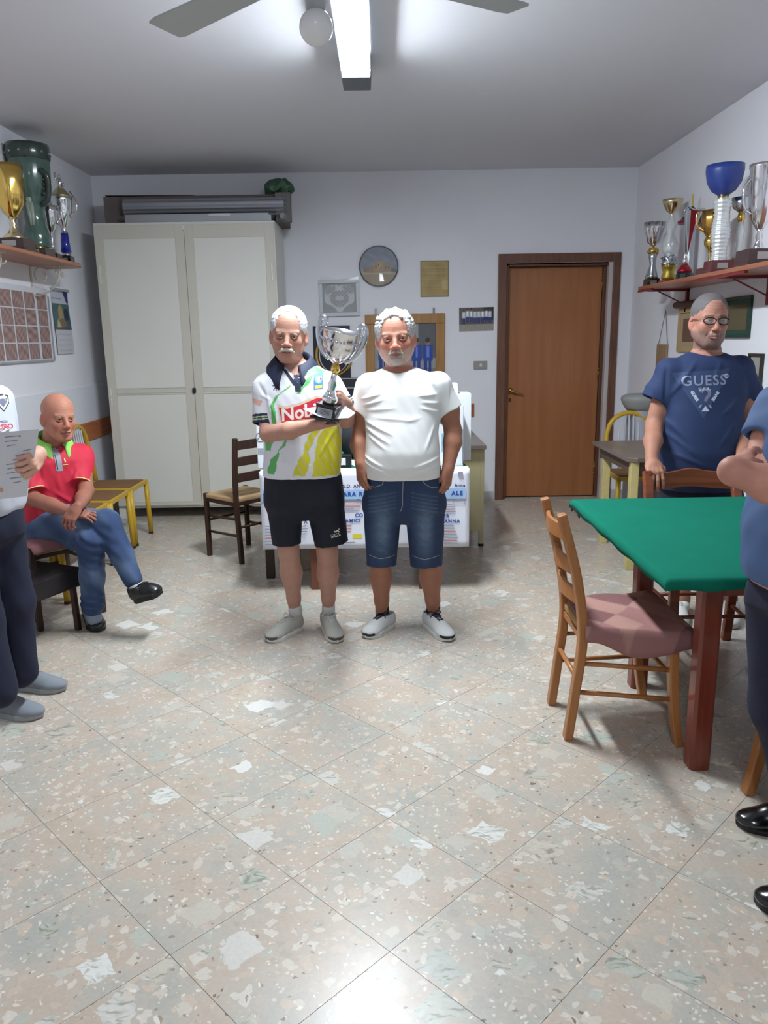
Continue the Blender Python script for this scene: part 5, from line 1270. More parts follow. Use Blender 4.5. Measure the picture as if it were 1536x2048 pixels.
def folds(lines, yc=None):     # lines: ((x0,z0),(x1,z1), width, amp) measured on the cloth front; positive amp = ridge
    def fn(x, y, z):
        d = np.zeros_like(x)
        for (a, b, w_, amp) in lines:
            ax_, az = a; bx, bz = b; L2 = (bx-ax_)**2+(bz-az)**2+1e-9
            t = np.clip(((x-ax_)*(bx-ax_)+(z-az)*(bz-az))/L2, 0, 1); dx = x-ax_-t*(bx-ax_); dz = z-az-t*(bz-az)
            e = np.exp(-(dx*dx+dz*dz)/(w_*w_))*np.sin(np.clip(t, .02, .98)*PI)**.5
            if yc is not None: e = e*(y < yc)
            d -= amp*e
        return d
    return fn
def crumple(amp, s, seed=0): return lambda x, y, z: amp*noise3(np.stack([x, y, z*.6], 1), s, seed)
def addf(*fs): return lambda x, y, z: sum(f(x, y, z) for f in fs)
def fine_split(V, Fc, step):
    import bmesh
    bm = bmesh.new(); vs = [bm.verts.new(tuple(map(float, p))) for p in V]
    for q in Fc:
        try: bm.faces.new([vs[i] for i in q])
        except ValueError: pass
    bmesh.ops.triangulate(bm, faces=bm.faces[:])
    V = np.array(V); lo, hi = V.min(0), V.max(0)
    for ax in (0, 1):
        t = lo[ax]+step
        while t < hi[ax]:
            co = [0, 0, 0]; no = [0, 0, 0]; co[ax] = t; no[ax] = 1
            bmesh.ops.bisect_plane(bm, geom=bm.verts[:]+bm.edges[:]+bm.faces[:], plane_co=co, plane_no=no); t += step
    bm.verts.ensure_lookup_table(); vi = {v: i for i, v in enumerate(bm.verts)}
    R = (np.array([v.co[:] for v in bm.verts]), [tuple(vi[v] for v in f.verts) for f in bm.faces]); bm.free(); return R
def decal(name, V2, F2, target, org, u, vdir, nrm, mt, root, off=.0012, step=.012):
    """drape a flat figure (2D verts) on the cloth: each vertex is dropped along -nrm onto the surface"""
    V, Fc = fine_split(np.c_[np.array(V2)[:, :2], np.zeros(len(V2))], F2, step)
    nrm = np.array(nrm, float); nrm /= np.linalg.norm(nrm); out = []; bv = BVH[target.name]; okv = []
    for p in V:
        q = np.array(org)+p[0]*np.array(u)+p[1]*np.array(vdir)+nrm*.4
        hit = bv.ray_cast(Vector(q), Vector(-nrm), 1.0)
        if hit[0] is None: out.append(q-nrm*.4); okv.append(False)
        else: out.append(np.array(hit[0])+nrm*off); okv.append(True)
    Fc = [f for f in Fc if all(okv[i] for i in f)]
    if not Fc: return None
    wo = target.parent.get('_w') if target.parent else (0, 0, 0)
    return raw(name, np.array(out), Fc, mt, target, origin=wo)
def dtext(name, s, size, target, org, u, v, n, mt, off=.0016, **k):
    V, Fc = txt(s, size, **k); return decal(name, V, Fc, target, org, u, v, n, mt, None, off=off, step=max(size*.12, .004))
def dpoly(name, pts, target, org, u, v, n, mt, **k): return decal(name, [(a, b, 0) for a, b in pts], [tuple(q) for q in tessellate_polygon([[Vector((a, b, 0)) for a, b in pts]])], target, org, u, v, n, mt, None, **k)
def shoe(root, heel, toe, mt, solem, lacem=None, w_=.048, hgt=.085, tilt=None, name='shoe', label=None, res=.004, dressy=False, toecap=None, lift=0):
    heel, toe = np.array(heel, float), np.array(toe, float)
    f = toe-heel; L = np.linalg.norm(f); f /= L; up = np.array([0, 0, 1.0]); up -= f*(up@f); up /= np.linalg.norm(up); sd = np.cross(f, up)
    P = lambda a, b, c: heel+f*a*L+sd*b+up*c
    F = Field(); M = np.stack([sd, f, up], 1)
    F.ell(P(.16, 0, .045), (w_*.72, L*.19, .048), M, .02); F.ell(P(.52, 0, .036), (w_*.86, L*.34, .040), M, .03); F.ell(P(.80, .0, .030), (w_*.98, L*.23, .030 if not dressy else .026), M, .03)
    F.cone(P(.22, 0, .075), P(.62, 0, .050), .034, .030, .03); F.cone(P(.17, 0, .05), P(.19, 0, hgt), .036, .037, .02)
    F.plane(P(0, 0, .012), -up); F.cone(P(.18, 0, hgt-.012), P(.20, 0, hgt+.06), .030, .034, .004, -1); F.plane(P(.2, 0, hgt+.004), up)
    V, Fa = F.mesh(res); C = None
    o = raw(name, V, Fa, mt, root, smooth=True)
    if label: o['label'] = label
    wo = root['_w']
    # sole
    pts = []
    for a in np.linspace(0, 2*PI, 40, endpoint=False):
        ca, sa = math.cos(a), math.sin(a); x = .5-.53*ca; ww = np.interp(x, [-.03, .1, .3, .5, .75, .95, 1.03], [0, .72, .80, .82, 1.02, .70, 0])*w_*1.06
        pts.append((x, math.copysign(ww, sa) if abs(sa) > 1e-6 else 0))
    mb = MB(); v = []
    lv = [(0, .97), (.006, 1.0), (.020, 1.0), (.026, .96)] if not dressy else [(0, .97), (.012, 1.0), (.016, .99)]
    for z, g in lv:
        for x, y in pts: v.append(P(.5+(x-.5)*(g*.5+.5), y*g, z+(.010*max(0, x-.8)*5 if z > .01 else .006*max(0, x-.85)*6)))
    n = 40; fa = [tuple(range(n-1, -1, -1)), tuple((len(lv)-1)*n+i for i in range(n))]
    for k in range(len(lv)-1):
        for i in range(n): fa.append((k*n+i, k*n+(i+1) % n, (k+1)*n+(i+1) % n, (k+1)*n+i))
    mb.add(v, fa); s_ = raw('sole', mb.v, mb.f, solem, o, origin=wo, smooth=False)
    if dressy: raw('heel_block', *(lambda q: (q.v, q.f))(MB().add([P(a, b, c) for c in (-.008, .014) for a, b in ((0, -.026), (.26, -.03), (.26, .03), (0, .026))], [(3, 2, 1, 0), (4, 5, 6, 7), (0, 1, 5, 4), (1, 2, 6, 5), (2, 3, 7, 6), (3, 0, 4, 7)])), solem, o, origin=wo)
    if lacem:
        bv = BVHTree.FromPolygons([tuple(map(float, p)) for p in V], [tuple(map(int, q)) for q in Fa]); mb = MB()
        def surf(a, b):
            q = P(a, b, .25); h_ = bv.ray_cast(Vector(q), Vector(-up), .4); return (np.array(h_[0])+up*.002) if h_[0] is not None else P(a, b, .07)
        for k in range(5):
            a0 = .36+.062*k; wd = .020-.0015*k
            mb.tube([surf(a0, -wd), surf(a0+.018, -wd*.3), surf(a0+.030, wd*.3), surf(a0+.045, wd)], .0026, 6); mb.tube([surf(a0, wd), surf(a0+.018, wd*.3), surf(a0+.030, -wd*.3), surf(a0+.045, -wd)], .0026, 6)
        for q in (-1, 1):
            c = surf(.35, 0)+up*.004; mb.tube(sweep([c, c+sd*q*.022+up*.014, c+sd*q*.040+up*.002, c+sd*q*.022-up*.004+f*.01, c], 5), .0024, 6)
            mb.tube(sweep([c, c+sd*q*.016+f*.02, c+sd*q*.034+f*.022-up*.014], 5), .0022, 6)
        raw('lace', mb.v, mb.f, lacem, o, origin=wo, smooth=True)
    if toecap:
        V2 = V.copy(); L_ = (V-heel)@f/L; 
        sel = L_[Fa].mean(1) > .90; ff = Fa[sel]; fc = ((V[Fa]-heel)@up).mean(1)[sel] < .034; ff = ff[fc]
        if len(ff):
            cen = P(.7, 0, .03); vv = V+(V-cen)/np.linalg.norm(V-cen, axis=1)[:, None]*.0015; u_ = np.unique(ff); mp = -np.ones(len(V), int); mp[u_] = np.arange(len(u_)); raw('toe_guard', vv[u_], mp[ff], toecap, o, origin=wo, smooth=True)
    return o
# ================================================================ PEOPLE
def Jf(Y): return lambda px, py, dy=0: PY(px, py, Y+dy)
def rowsP(Y, L):
    out = []
    for (py, xl, xr, b, dy) in L:
        p, q = PY(xl, py, Y+dy), PY(xr, py, Y+dy); out.append(((p[2]+q[2])/2, (p[0]+q[0])/2, Y+dy, (q[0]-p[0])/2, b))
    return out
def ground(px, py): p = PZ(px, py, 0.0); return p
lacew = mat('white_lace', srgb(205, 205, 200), rough=.7); lacen = mat('navy_lace', srgb(26, 30, 52), rough=.7); laceb = mat('black_lace', srgb(18, 18, 20), rough=.6)
solew = mat('white_sole', srgb(214, 214, 208), rough=.6); soleb = mat('black_sole', srgb(26, 26, 28), rough=.6)
sockw = mat('white_sock', srgb(210, 210, 206), rough=.8, bump=.5, bscale=300); sockb = mat('black_sock', srgb(24, 24, 28), rough=.8)
def sock(root, a, b, r, mt):
    F = Field(); F.cone(a, b, r, r*.98, .01); V, Fa = F.mesh(.004); return raw('sock', V, Fa, mt, root, smooth=True)
def limb_color(V, base, heads, extra=None):
    C = np.tile(np.array(srgb(*base)), (len(V), 1)); C *= (1+.05*noise3(V, 60)+.03*noise3(V, 170, 2))[:, None]; return C

# ---------------------------------------------------------------- man with the trophy
YA = 3.98; J = Jf(YA)
A_ = thing('person', 'white-haired man with moustache in white, green and yellow polo holding the silver cup', 'person', (-.40, 3.98, 0), world=True)
hA = Head(J(577, 668, -.01), yaw=3, pitch=6, roll=4, sc=1.13, wide=.98, nose=1.15, ears=1.25, chin=1.03)
rA = rowsP(YA, [(722, 560, 616, .055, .02), (731, 548, 634, .075, .015), (741, 534, 650, .090, .01), (756, 522, 666, .106, 0), (780, 514, 680, .120, -.005), (820, 516, 684, .132, -.01), (870, 526, 684, .138, -.01), (910, 528, 683, .14, -.01), (951, 526, 681, .142, -.005)])
F = Field()
F.loft(rA, grow=-.014)
F.cone(J(588, 762, .015), J(580, 695, .025), .064, .056, .03); F.ell(J(590, 762, .0), (.10, .07, .05), None, .03)
hA.build(F); lids(F, hA, .65)
rAsh = J(531, 782, 0); rAel = J(537, 867, -.09); rAwr = J(632, 849, -.245)
F.chain([rAsh, rAel], [.048, .041], .03); F.chain([rAel, J(580, 861, -.19), rAwr], [.043, .042, .026], .02)
lAsh = J(660, 778, 0); lAel = J(692, 838, -.02); lAwr = J(693, 808, -.185)
F.chain([lAsh, lAel], [.050, .043], .03); F.chain([lAel, (lAel+lAwr)/2, lAwr], [.043, .040, .027], .02)
# right hand: palm up beneath the trophy base, left hand: fist round the stem
fR = np.array([.97, -.22, .06]); hand(F, rAwr, fR, (0, .1, -1.0), 1, 1.0, curl=(12, 16, 10), thumb=(30, 10))
fL = np.array([-.36, -.80, .46]); hand(F, lAwr, fL, (.86, -.32, .22), -1, 1.02, curl=(58, 48, 26), thumb=(30, 0), spread=3)
for (k, a, c_, an) in ((0, (572, 985), (577, 1100), (590, 1220)), (1, (640, 985), (655, 1105), (657, 1218))):
    dyn = .0 if k == 0 else .03
    h_, kn, ak = J(a[0], a[1], 0), J(c_[0], c_[1], -.01+dyn), J(an[0], an[1], .03+dyn)
    F.chain([h_, kn], [.085, .055], .02); m1 = kn*.62+ak*.38+np.array([0, .012, 0]); m2 = kn*.2+ak*.8
    F.chain([kn, m1, m2, ak], [.054, .058, .036, .032], .02); F.ell(kn+np.array([0, -.03, 0]), (.036, .028, .045), None, .02)
    F.cone(ak, ak-np.array([0, -.01, .06]), .033, .036)
blkA = [hA.block(), hblock(rAwr, fR), hblock(lAwr, fL)]
V, Fa = multi(F, .0055, blkA)
baseA = (184, 138, 120)
C = face_color(hA, V, baseA, lips=(176, 112, 100), brow=(176, 166, 156), flush=.9)
legm = V[:, 2] < .75; C[legm] = np.array(srgb(184, 140, 122))*(1+.06*noise3(V[legm], 50)+.04*noise3(V[legm], 150, 3))[:, None]
raw('body', V, Fa, SKIN, A_, smooth=True, cols=C)
eyes(hA, A_)
hair_mesh(hA, A_, [('sub', (0, -.118, .030), (.066, .088, .104)), ('sub', (0, -.20, -.05), (.10, .20, .11)), ('plane', (0, 0, -.035), (0, -.25, -1)), ('sub', (0, -.06, -.075), (.2, .075, .10))], (206, 205, 206), g=.0062, amp=.0016, label='short white hair')
# moustache
Fm = Field()
for g in (-1, 1): Fm.cone(hA.W((0, -.108, -.055)), hA.W((g*.018, -.101, -.058)), .0065, .0075, .006); Fm.cone(hA.W((g*.018, -.101, -.058)), hA.W((g*.033, -.086, -.069)), .0075, .0035, .006)
Fm.disp = lambda x, y, z: .0012*noise3(np.stack([x, y*.3, z*.4], 1), 900)
V, Fa = Fm.mesh(.0018); raw('moustache', V, Fa, HAIR, A_, smooth=True, cols=np.array(srgb(206, 196, 184))*(1+.12*noise3(V, 900))[:, None])
# polo shirt
F = Field(); F.loft(rA)
F.ell(J(532, 774, 0), (.054, .062, .052), None, .04); F.ell(J(660, 770, 0), (.054, .062, .052), None, .04)
sR = J(531, 846, -.036); sL = J(691, 818, -.018)
F.cone(J(531, 778, 0), sR, .056, .064, .04, cap=True); F.cone(J(661, 775, 0), sL, .056, .062, .04, cap=True)
F.cone(sR-(sR-rAsh)*.25, sR+(sR-rAsh)*.1, .052, .058, .004, -1); F.cone(sL-(sL-lAsh)*.2, sL+(sL-lAsh)*.1, .050, .056, .004, -1)
F.cone(J(587, 752, .02), J(580, 700, .02), .072, .085, .006, -1)
F.cone(J(588, 722, -.075), J(592, 754, -.115), .062, .016, .006, -1)
F.plane(J(605, 950, 0), (0, 0, -1)); F.loft([(J(605, 952, 0)[2]-.02, J(605, 950)[0], YA-.01, .19, .125), (J(605, 952, 0)[2]+.03, J(605, 950)[0], YA-.01, .19, .125)], op=-1, k=.005)
def q2(px, py, Y=YA-.12): p = PY(px, py, Y); return (p[0], p[2])
def poly(pts, Y=YA-.12): return [q2(a, b, Y) for a, b in pts]
GR, YE, NV = srgb(92, 176, 96), srgb(214, 206, 40), srgb(28, 36, 62)
green_polys = [[(628, 716), (650, 722), (655, 740), (640, 752), (622, 745), (604, 758), (597, 752), (612, 735)], [(627, 748), (622, 762), (600, 787), (592, 789), (606, 770), (618, 752)],
               [(583, 768), (580, 774), (556, 792), (549, 806), (556, 858), (545, 852), (541, 812), (548, 796), (562, 784)],
               [(577, 873), (572, 890), (560, 900), (550, 948), (535, 950), (534, 938), (542, 918), (556, 905), (562, 892)], [(546, 884), (541, 900), (528, 905), (529, 888)]]
yel_polys = [[(625, 858), (612, 884), (608, 904), (597, 922), (585, 950), (612, 950), (622, 922), (618, 904), (628, 880), (640, 860), (660, 846), (655, 842)],
             [(642, 862), (662, 850), (676, 856), (684, 890), (690, 952), (625, 952), (630, 916), (634, 884)]]
gp = [poly(p) for p in green_polys]; yp = [poly(p) for p in yel_polys]
pinkp = poly([(503, 796), (528, 800), (522, 812), (506, 806)], YA-.05); cuff = []
def colA(V):
    x, y, z = V[:, 0], V[:, 1], V[:, 2]; C = np.tile(np.array(srgb(222, 224, 230)), (len(V), 1)); fr = y < YA-.02
    nx = x+.0025*np.sin(z*90+x*40); nz = z+.002*np.sin(x*120)
    for p in gp: C[inpoly(nx, nz, p) & fr] = GR
    for i, p in enumerate(yp):
        k = inpoly(nx, nz, p) & fr; st_ = np.sin((nx*.9+nz*.5)*170) > (.93 if i else .8); C[k] = YE; C[k & st_] = srgb(196, 196, 150)
    k = inpoly(x, z, pinkp) & (x < rAsh[0]+.06); C[k] = srgb(226, 180, 168)
    for (s0, e0) in ((rAsh, sR), (lAsh, sL)):
        d = (e0-s0)/np.linalg.norm(e0-s0); t = (V-e0)@d; r = np.linalg.norm((V-e0)-t[:, None]*d, axis=1); k = (t > -.040) & (t < .02) & (r < .09) & (np.abs(x-e0[0]) < .09)
        C[k] = NV; C[k & (np.abs(t+.024) < .0025)] = srgb(190, 205, 160); C[k & (np.abs(t+.012) < .0025)] = srgb(190, 205, 160)
    return C
polom = mat('printed_jersey', (1,1,1), rough=.55, attr=True, bump=.12, bscale=500)
fl = [(q2(540, 800), q2(556, 850), .007, .005), (q2(520, 790), q2(540, 800), .008, .004), (q2(530, 780), q2(545, 838), .008, .004), (q2(668, 860), q2(640, 910), .008, .004), (q2(600, 860), q2(650, 850), .01, .004),
      (q2(605, 800), q2(598, 940), .012, .004), (q2(655, 880), q2(672, 945), .010, .005), (q2(560, 900), q2(575, 945), .012, .004), (q2(640, 800), q2(675, 780), .009, .005), (q2(512, 765), q2(535, 800), .010, -.004), (q2(545, 920), q2(600, 930), .01, .003)]
poloA = cloth('polo_shirt', F, .004, polom, A_, colA, 'white polo with green and yellow flashes', addf(folds(fl), crumple(.0022, 28)))
# collar and placket
navy = mat('navy_knit', srgb(28, 34, 60), rough=.7, bump=.2, bscale=400)
def collar(root, c, R, rx, ry, hgt, mt, open_=35, name='collar', drop=.05, spread=.02, target=None, trim=None, th=.006, flare=1.18, label=None):
    mb = MB(); n = 44; v = []
    for i in range(n+1):
        a = math.radians(-90+open_+(360-2*open_)*i/n); fr = max(0, math.cos(a+PI/2))**1.5
        for j, (g, hz) in enumerate(((1.0, -.015), (.98, hgt), (1.03, hgt*.98), (flare, -.012-drop*.35*fr), (flare+.12*fr, -.018-drop*fr))):
            p = np.array([rx*g*math.cos(a), ry*g*math.sin(a)-(.006+spread*fr if j > 2 else 0), hz-.028*fr*(1 if j < 3 else 1.0)+.012*max(0, math.sin(a))])
            v.append(np.array(c)+R@p)
    f = []
    for i in range(n):
        for j in range(4): f.append((i*5+j, (i+1)*5+j, (i+1)*5+j+1, i*5+j+1))
    mb.add(v, f); o = obj(name, mb, mt, root, smooth=True, solid=th)
    if trim:
        for dz in (0, -.006):
            pass
        for (da, mt2) in ((.006, trim), (.013, trim)):
            P = []
            for i in range(6, n-5):
                p = np.array(v[i*5+4])*(1-da*18)+np.array(v[i*5+3])*(da*18); nn = p-np.array(c); nn[2] = 0; nn /= np.linalg.norm(nn)+1e-9; P.append(p+nn*.004+np.array([0, 0, -.0]))
            obj('trim_line', MB().tube(P, .0018, 5), mt2, o, smooth=True)
    if label: o['label'] = label
    return o
collar(A_, J(586, 729, .008), rotm(0, 13, 2), .088, .086, .038, navy, open_=24, drop=.055, spread=.020, flare=1.48, label='navy collar with thin pale stripes')
N_ = (0, -1, 0); U_ = (1, 0, 0); V_ = (0, 0, 1)
dpoly('placket', [q2(585, 748), q2(602, 752), q2(602, 783), q2(591, 783)], poloA, (0, YA-.12, 0), U_, V_, N_, navy, off=.002)
dpoly('placket', [q2(562, 738), q2(570, 740), q2(592, 766), q2(588, 772)], poloA, (0, YA-.12, 0), U_, V_, N_, navy, off=.002)
dpoly('placket', [q2(618, 736), q2(612, 736), q2(593, 764), q2(600, 768)], poloA, (0, YA-.12, 0), U_, V_, N_, navy, off=.002)
p = J(595, 766, -.14); obj('button', MB().ball((p[0], p[1]+.012, p[2]), (.005, .003, .005), 10, 6), mat('button_teal', srgb(60, 110, 130), rough=.3), poloA)
O = (0, YA-.12, 0)
redp = mat('print_red', srgb(200, 44, 62), rough=.5); whp = mat('print_white', srgb(232, 228, 220), rough=.5); blup = mat('print_blue', srgb(60, 120, 210), rough=.5); dkp = mat('print_dark', srgb(36, 38, 48), rough=.5); crp = mat('print_cream', srgb(214, 196, 170), rough=.5); yelp = mat('print_yellow', srgb(206, 190, 70), rough=.5)
dpoly('print', [q2(555, 808), q2(571, 812), q2(596, 806), q2(632, 792), q2(652, 792), q2(650, 842), q2(600, 846), q2(564, 852)], poloA, O, U_, V_, N_, crp, off=.0010)
dpoly('print', [q2(558, 814), q2(574, 817), q2(598, 811), q2(634, 796), q2(652, 795), q2(650, 834), q2(600, 838), q2(566, 848)], poloA, O, U_, V_, N_, redp, off=.0018)
o = q2(592, 827); th = math.radians(9)
dtext('lettering', 'Nobil', .088, poloA, (o[0]+.022, YA-.12, o[1]+.006), (math.cos(th), 0, math.sin(th)), (-math.sin(th), 0, math.cos(th)), N_, whp, font_shear=.15, bold=.0022, off=.003)
o = q2(636, 763); dpoly('badge', [(-.023, -.040), (.023, -.036), (.023, .040), (-.023, .036)], poloA, (o[0], YA-.12, o[1]), U_, V_, N_, blup)
dpoly('badge_globe', [(.017*math.cos(a), .008+.020*math.sin(a)) for a in np.linspace(0, 2*PI, 20, endpoint=False)], poloA, (o[0], YA-.12, o[1]), U_, V_, N_, mat('print_sky', srgb(120, 170, 235), rough=.5), off=.0018)
dpoly('badge_globe', [(.008*math.cos(a), .006+.012*math.sin(a)) for a in np.linspace(0, 2*PI, 14, endpoint=False)], poloA, (o[0], YA-.12, o[1]), U_, V_, N_, whp, off=.0024)
dpoly('badge_mark', [(.006, .018), (.016, .014), (.014, .002), (.008, .006)], poloA, (o[0], YA-.12, o[1]), U_, V_, N_, redp, off=.0026)
dpoly('badge_mark', [(-.017, -.034), (.018, -.032), (.018, -.018), (-.017, -.020)], poloA, (o[0], YA-.12, o[1]), U_, V_, N_, yelp, off=.0018)
# small player with a ball emblem
o = q2(550, 774)
for pg in ([(-.006, .012), (0, .016), (.004, .010), (-.002, .008)], [(-.004, .010), (.003, .008), (.004, -.004), (-.002, -.003)], [(-.002, -.002), (.003, -.004), (.008, -.018), (.005, -.018)], [(-.002, -.002), (-.008, -.010), (-.012, -.016), (-.010, -.018), (0, -.005)], [(-.004, .009), (-.016, .006), (-.016, .003), (-.003, .005)], [(.003, .007), (.011, -.001), (.010, -.003), (.002, .003)]):
    dpoly('emblem', pg, poloA, (o[0], YA-.12, o[1]), U_, V_, N_, dkp)
dpoly('emblem', [(.018+.006*math.cos(a), -.009+.006*math.sin(a)) for a in np.linspace(0, 2*PI, 14, endpoint=False)], poloA, (o[0], YA-.12, o[1]), U_, V_, N_, dkp)
# shorts
F = Field(); F.loft(rowsP(YA, [(938, 530, 680, .125, 0), (960, 528, 684, .135, 0), (1000, 530, 686, .135, 0), (1010, 531, 687, .130, 0), (1024, 545, 672, .11, 0), (1036, 575, 640, .07, 0)]))
a1, b1, a2, b2 = J(568, 1000), J(574, 1088, -.01), J(648, 1000), J(663, 1086, .01)
F.cone(a1, b1, .098, .076, .025, cap=True); F.cone(a2, b2, .102, .090, .025, cap=True); F.cone((a1+b1)/2, b1+(b1-a1)*.2, .06, .068, .004, -1); F.cone((a2+b2)/2, b2+(b2-a2)*.2, .07, .082, .004, -1)
shortA = cloth('shorts', F, .005, mat('black_shorts', srgb(20, 24, 38), rough=.75, bump=.2, bscale=300), A_, None, None, addf(crumple(.003, 22, 2), folds([(q2(606, 1005), q2(585, 1070), .012, .005), (q2(612, 1005), q2(635, 1060), .012, .005), (q2(560, 960), q2(548, 1040), .012, .004)])))
o = q2(671, 1074); th = math.radians(10); ux = (math.cos(th), 0, math.sin(th)); vx = (-math.sin(th), 0, math.cos(th)); oo = (o[0], YA-.1, o[1])
dpoly('logo', [(-.026, -.010), (.022, -.010), (.022, .008), (-.026, .008)], shortA, oo, ux, vx, N_, whp, step=.008)
dtext('logo_lettering', 'PUMA', .019, shortA, oo, ux, vx, N_, mat('black_shorts', None), bold=.0008, off=.0022)
dpoly('logo', [(-.004, .016), (.006, .014), (.012, .020), (.022, .024), (.024, .034), (.018, .026), (.010, .024), (.002, .022), (-.006, .026), (-.004, .020)], shortA, oo, ux, vx, N_, whp, step=.008)
dpoly('logo', [(.010, .020), (.020, .010), (.023, .011), (.016, .022)], shortA, oo, ux, vx, N_, whp, step=.008)
greyA = mat('grey_white_suede', srgb(178, 178, 168), rough=.8, bump=.2, bscale=300)
sock(A_, J(590, 1215, .03), J(593, 1244, .03), .037, sockw); sock(A_, J(657, 1213, .06), J(657, 1242, .06), .037, sockw)
shoe(A_, ground(603, 1256), ground(537, 1286), greyA, solew, lacew, w_=.047, toecap=mat('toe_guard_grey', srgb(90, 88, 82), rough=.6))
shoe(A_, ground(652, 1250), ground(675, 1287), greyA, solew, lacew, w_=.047, toecap=mat('toe_guard_grey', None))

# the trophy
ya = YA-.29
pb = PY(653, 838, ya); cupc = PY(683, 690, ya); sc_ = (ya*math.cos(CP))/CF*1.03
axd = cupc-pb; til = math.atan2(axd[0], axd[2])
tr = thing('trophy_cup', 'large silver two-handled cup with gold ball stem, held by the white-haired man', 'trophy', pb, (math.radians(3), til, math.radians(-14)))
s = sc_
pb0 = MB()
lv = [(0, 28*s, 24*s), (4*s, 28*s, 24*s), (6*s, 22*s, 19*s), (22*s, 19*s, 17*s), (28*s, 21*s, 19*s), (31*s, 21*s, 19*s)]
v = [(a*sx, b*sy, z) for z, a, b in lv for sx, sy in ((-1, -1), (1, -1), (1, 1), (-1, 1))]; f = [(3, 2, 1, 0), tuple(range(len(v)-4, len(v)))]
for k in range(len(lv)-1):
    for i in range(4): f.append((k*4+i, k*4+(i+1) % 4, (k+1)*4+(i+1) % 4, (k+1)*4+i))
bs_ = obj('base', pb0.add(v, f), mat('black_marble', srgb(18, 18, 20), rough=.25, coat=.4), tr, bevel=.002)
plt_ = obj('plaque', MB().box((0, -19.6*s, 15*s), (31*s, .003, 18*s), rotm(0, -7, 0)), mat('plaque_steel', srgb(160, 162, 170), rough=.45), bs_)
for k in range(5): obj('engraving', MB().box((0, -19.4*s-.0022-.13*s*(k-2), 15*s+(5.5-2.7*k)*s), ((22-3*(k % 2))*s, .001, .8*s), rotm(0, -7, 0)), INK, bs_)
fl8 = lambda a, z: .05*math.sin(10*a)
obj('stem', MB().lathe([(13*s, 31*s), (14*s, 35*s), (16*s, 42*s), (11*s, 50*s), (7*s, 62*s), (9*s, 70*s), (6*s, 80*s), (6*s, 90*s), (4*s, 93*s)], 36, flute=fl8), CHROME, tr, smooth=True)
obj('gold_ball', MB().lathe([(4*s, 92*s), (8*s, 95*s), (9*s, 101*s), (8*s, 107*s), (4*s, 110*s)], 28), GOLD, tr, smooth=True)
obj('bowl', MB().lathe([(3*s, 109*s), (8*s, 112*s), (18*s, 119*s), (27*s, 130*s), (33*s, 143*s), (34*s, 152*s), (35*s, 153*s), (35*s, 160*s), (35.5*s, 161*s), (37*s, 172*s), (38*s, 173*s), (38*s, 175*s), (36*s, 175*s), (33*s, 160*s), (31*s, 143*s), (16*s, 122*s), (3*s, 114*s)], 48, cap=False), CHROME, tr, smooth=True)
for k in range(36):
    a = 2*PI*k/36; pass
mb = MB()
for k in range(30): a = 2*PI*k/30; mb.ball((35*s*math.cos(a), 35*s*math.sin(a), 155.5*s), 2.6*s, 6, 5)
tag(obj('leaf_band', mb, silv2, tr, smooth=True), kind='stuff')
for q in (-1, 1):
    P = sweep([(q*16*s, 0, 116*s), (q*30*s, 0, 126*s), (q*40*s, 0, 142*s), (q*47*s, 0, 164*s), (q*47*s, 0, 184*s), (q*40*s, 0, 192*s), (q*33*s, 0, 186*s), (q*35*s, 0, 176*s)], 6)
    n = len(P); hb = obj('handle', MB().tube(P, [3.4*s+2.2*s*math.sin(PI*i/(n-1)) for i in range(n)], 8), silv2, tr, smooth=True)
    obj('handle_scroll', MB().tube(sweep([(q*34*s, 0, 150*s), (q*42*s, 0, 158*s), (q*41*s, 0, 170*s), (q*36*s, 0, 172*s)], 5), 2.4*s, 6), silv2, hb, smooth=True); obj('handle_boss', MB().ball((q*40*s, 0, 191*s), 5.5*s, 10, 8), silv2, hb, smooth=True); obj('handle_boss', MB().ball((q*47*s, 0, 166*s), (5*s, 4*s, 8*s), 10, 8), silv2, hb, smooth=True)
# folded white card under the base
cdm = mat('card_white', srgb(226, 228, 234), rough=.5)
cp = thing('card', 'folded white card held under the silver cup', 'card', J(662, 842, -.27), world=True)
q = lambda px, py, dy: PY(px, py, YA+dy)
raw('sheet', [q(606, 818, -.32), q(640, 834, -.35), q(668, 838, -.33), q(625, 815, -.24)], [(0, 1, 2, 3)], cdm, cp, solid=.002)
raw('sheet', [q(664, 838, -.34), q(698, 836, -.33), q(711, 826, -.28), q(690, 812, -.24), q(664, 808, -.22)], [(0, 1, 2, 3, 4)], cdm, cp, solid=.002)

# ---------------------------------------------------------------- man in the white T-shirt
YB = 3.98; J = Jf(YB)
B_ = thing('person', 'grey-haired man with white goatee in a plain white T-shirt and denim shorts', 'person', (.10, 3.98, 0), world=True)
hB = Head(J(791, 675, -.01), yaw=-3, pitch=2, roll=-3, sc=1.14, wide=1.06, nose=1.12, ears=1.15, brow=1.2, jaw=1.1)
rB = rowsP(YB, [(731, 774, 822, .055, .015), (738, 759, 841, .078, .010), (747, 745, 861, .096, .005), (760, 730, 880, .112, 0), (785, 724, 886, .130, -.005), (825, 729, 881, .142, -.015), (865, 732, 876, .158, -.03), (900, 731, 879, .172, -.04), (930, 729, 881, .172, -.035), (952, 729, 881, .160, -.02)])
F = Field(); F.loft(rB, grow=-.014)
F.cone(J(798, 765, .015), J(795, 700, .025), .070, .062, .03); F.ell(J(797, 765, 0), (.11, .075, .05), None, .03)
hB.build(F); lids(F, hB, .35)
sh1, e1, w1_ = J(737, 776), J(722, 868, .02), J(722, 928, -.06)
F.chain([sh1, J(727, 820, .01), e1], [.054, .052, .043], .03); F.chain([e1, J(718, 890, -.01), w1_], [.043, .044, .028], .02)
sh2, e2, w2_ = J(878, 772), J(906, 862, .02), J(896, 938, -.05)
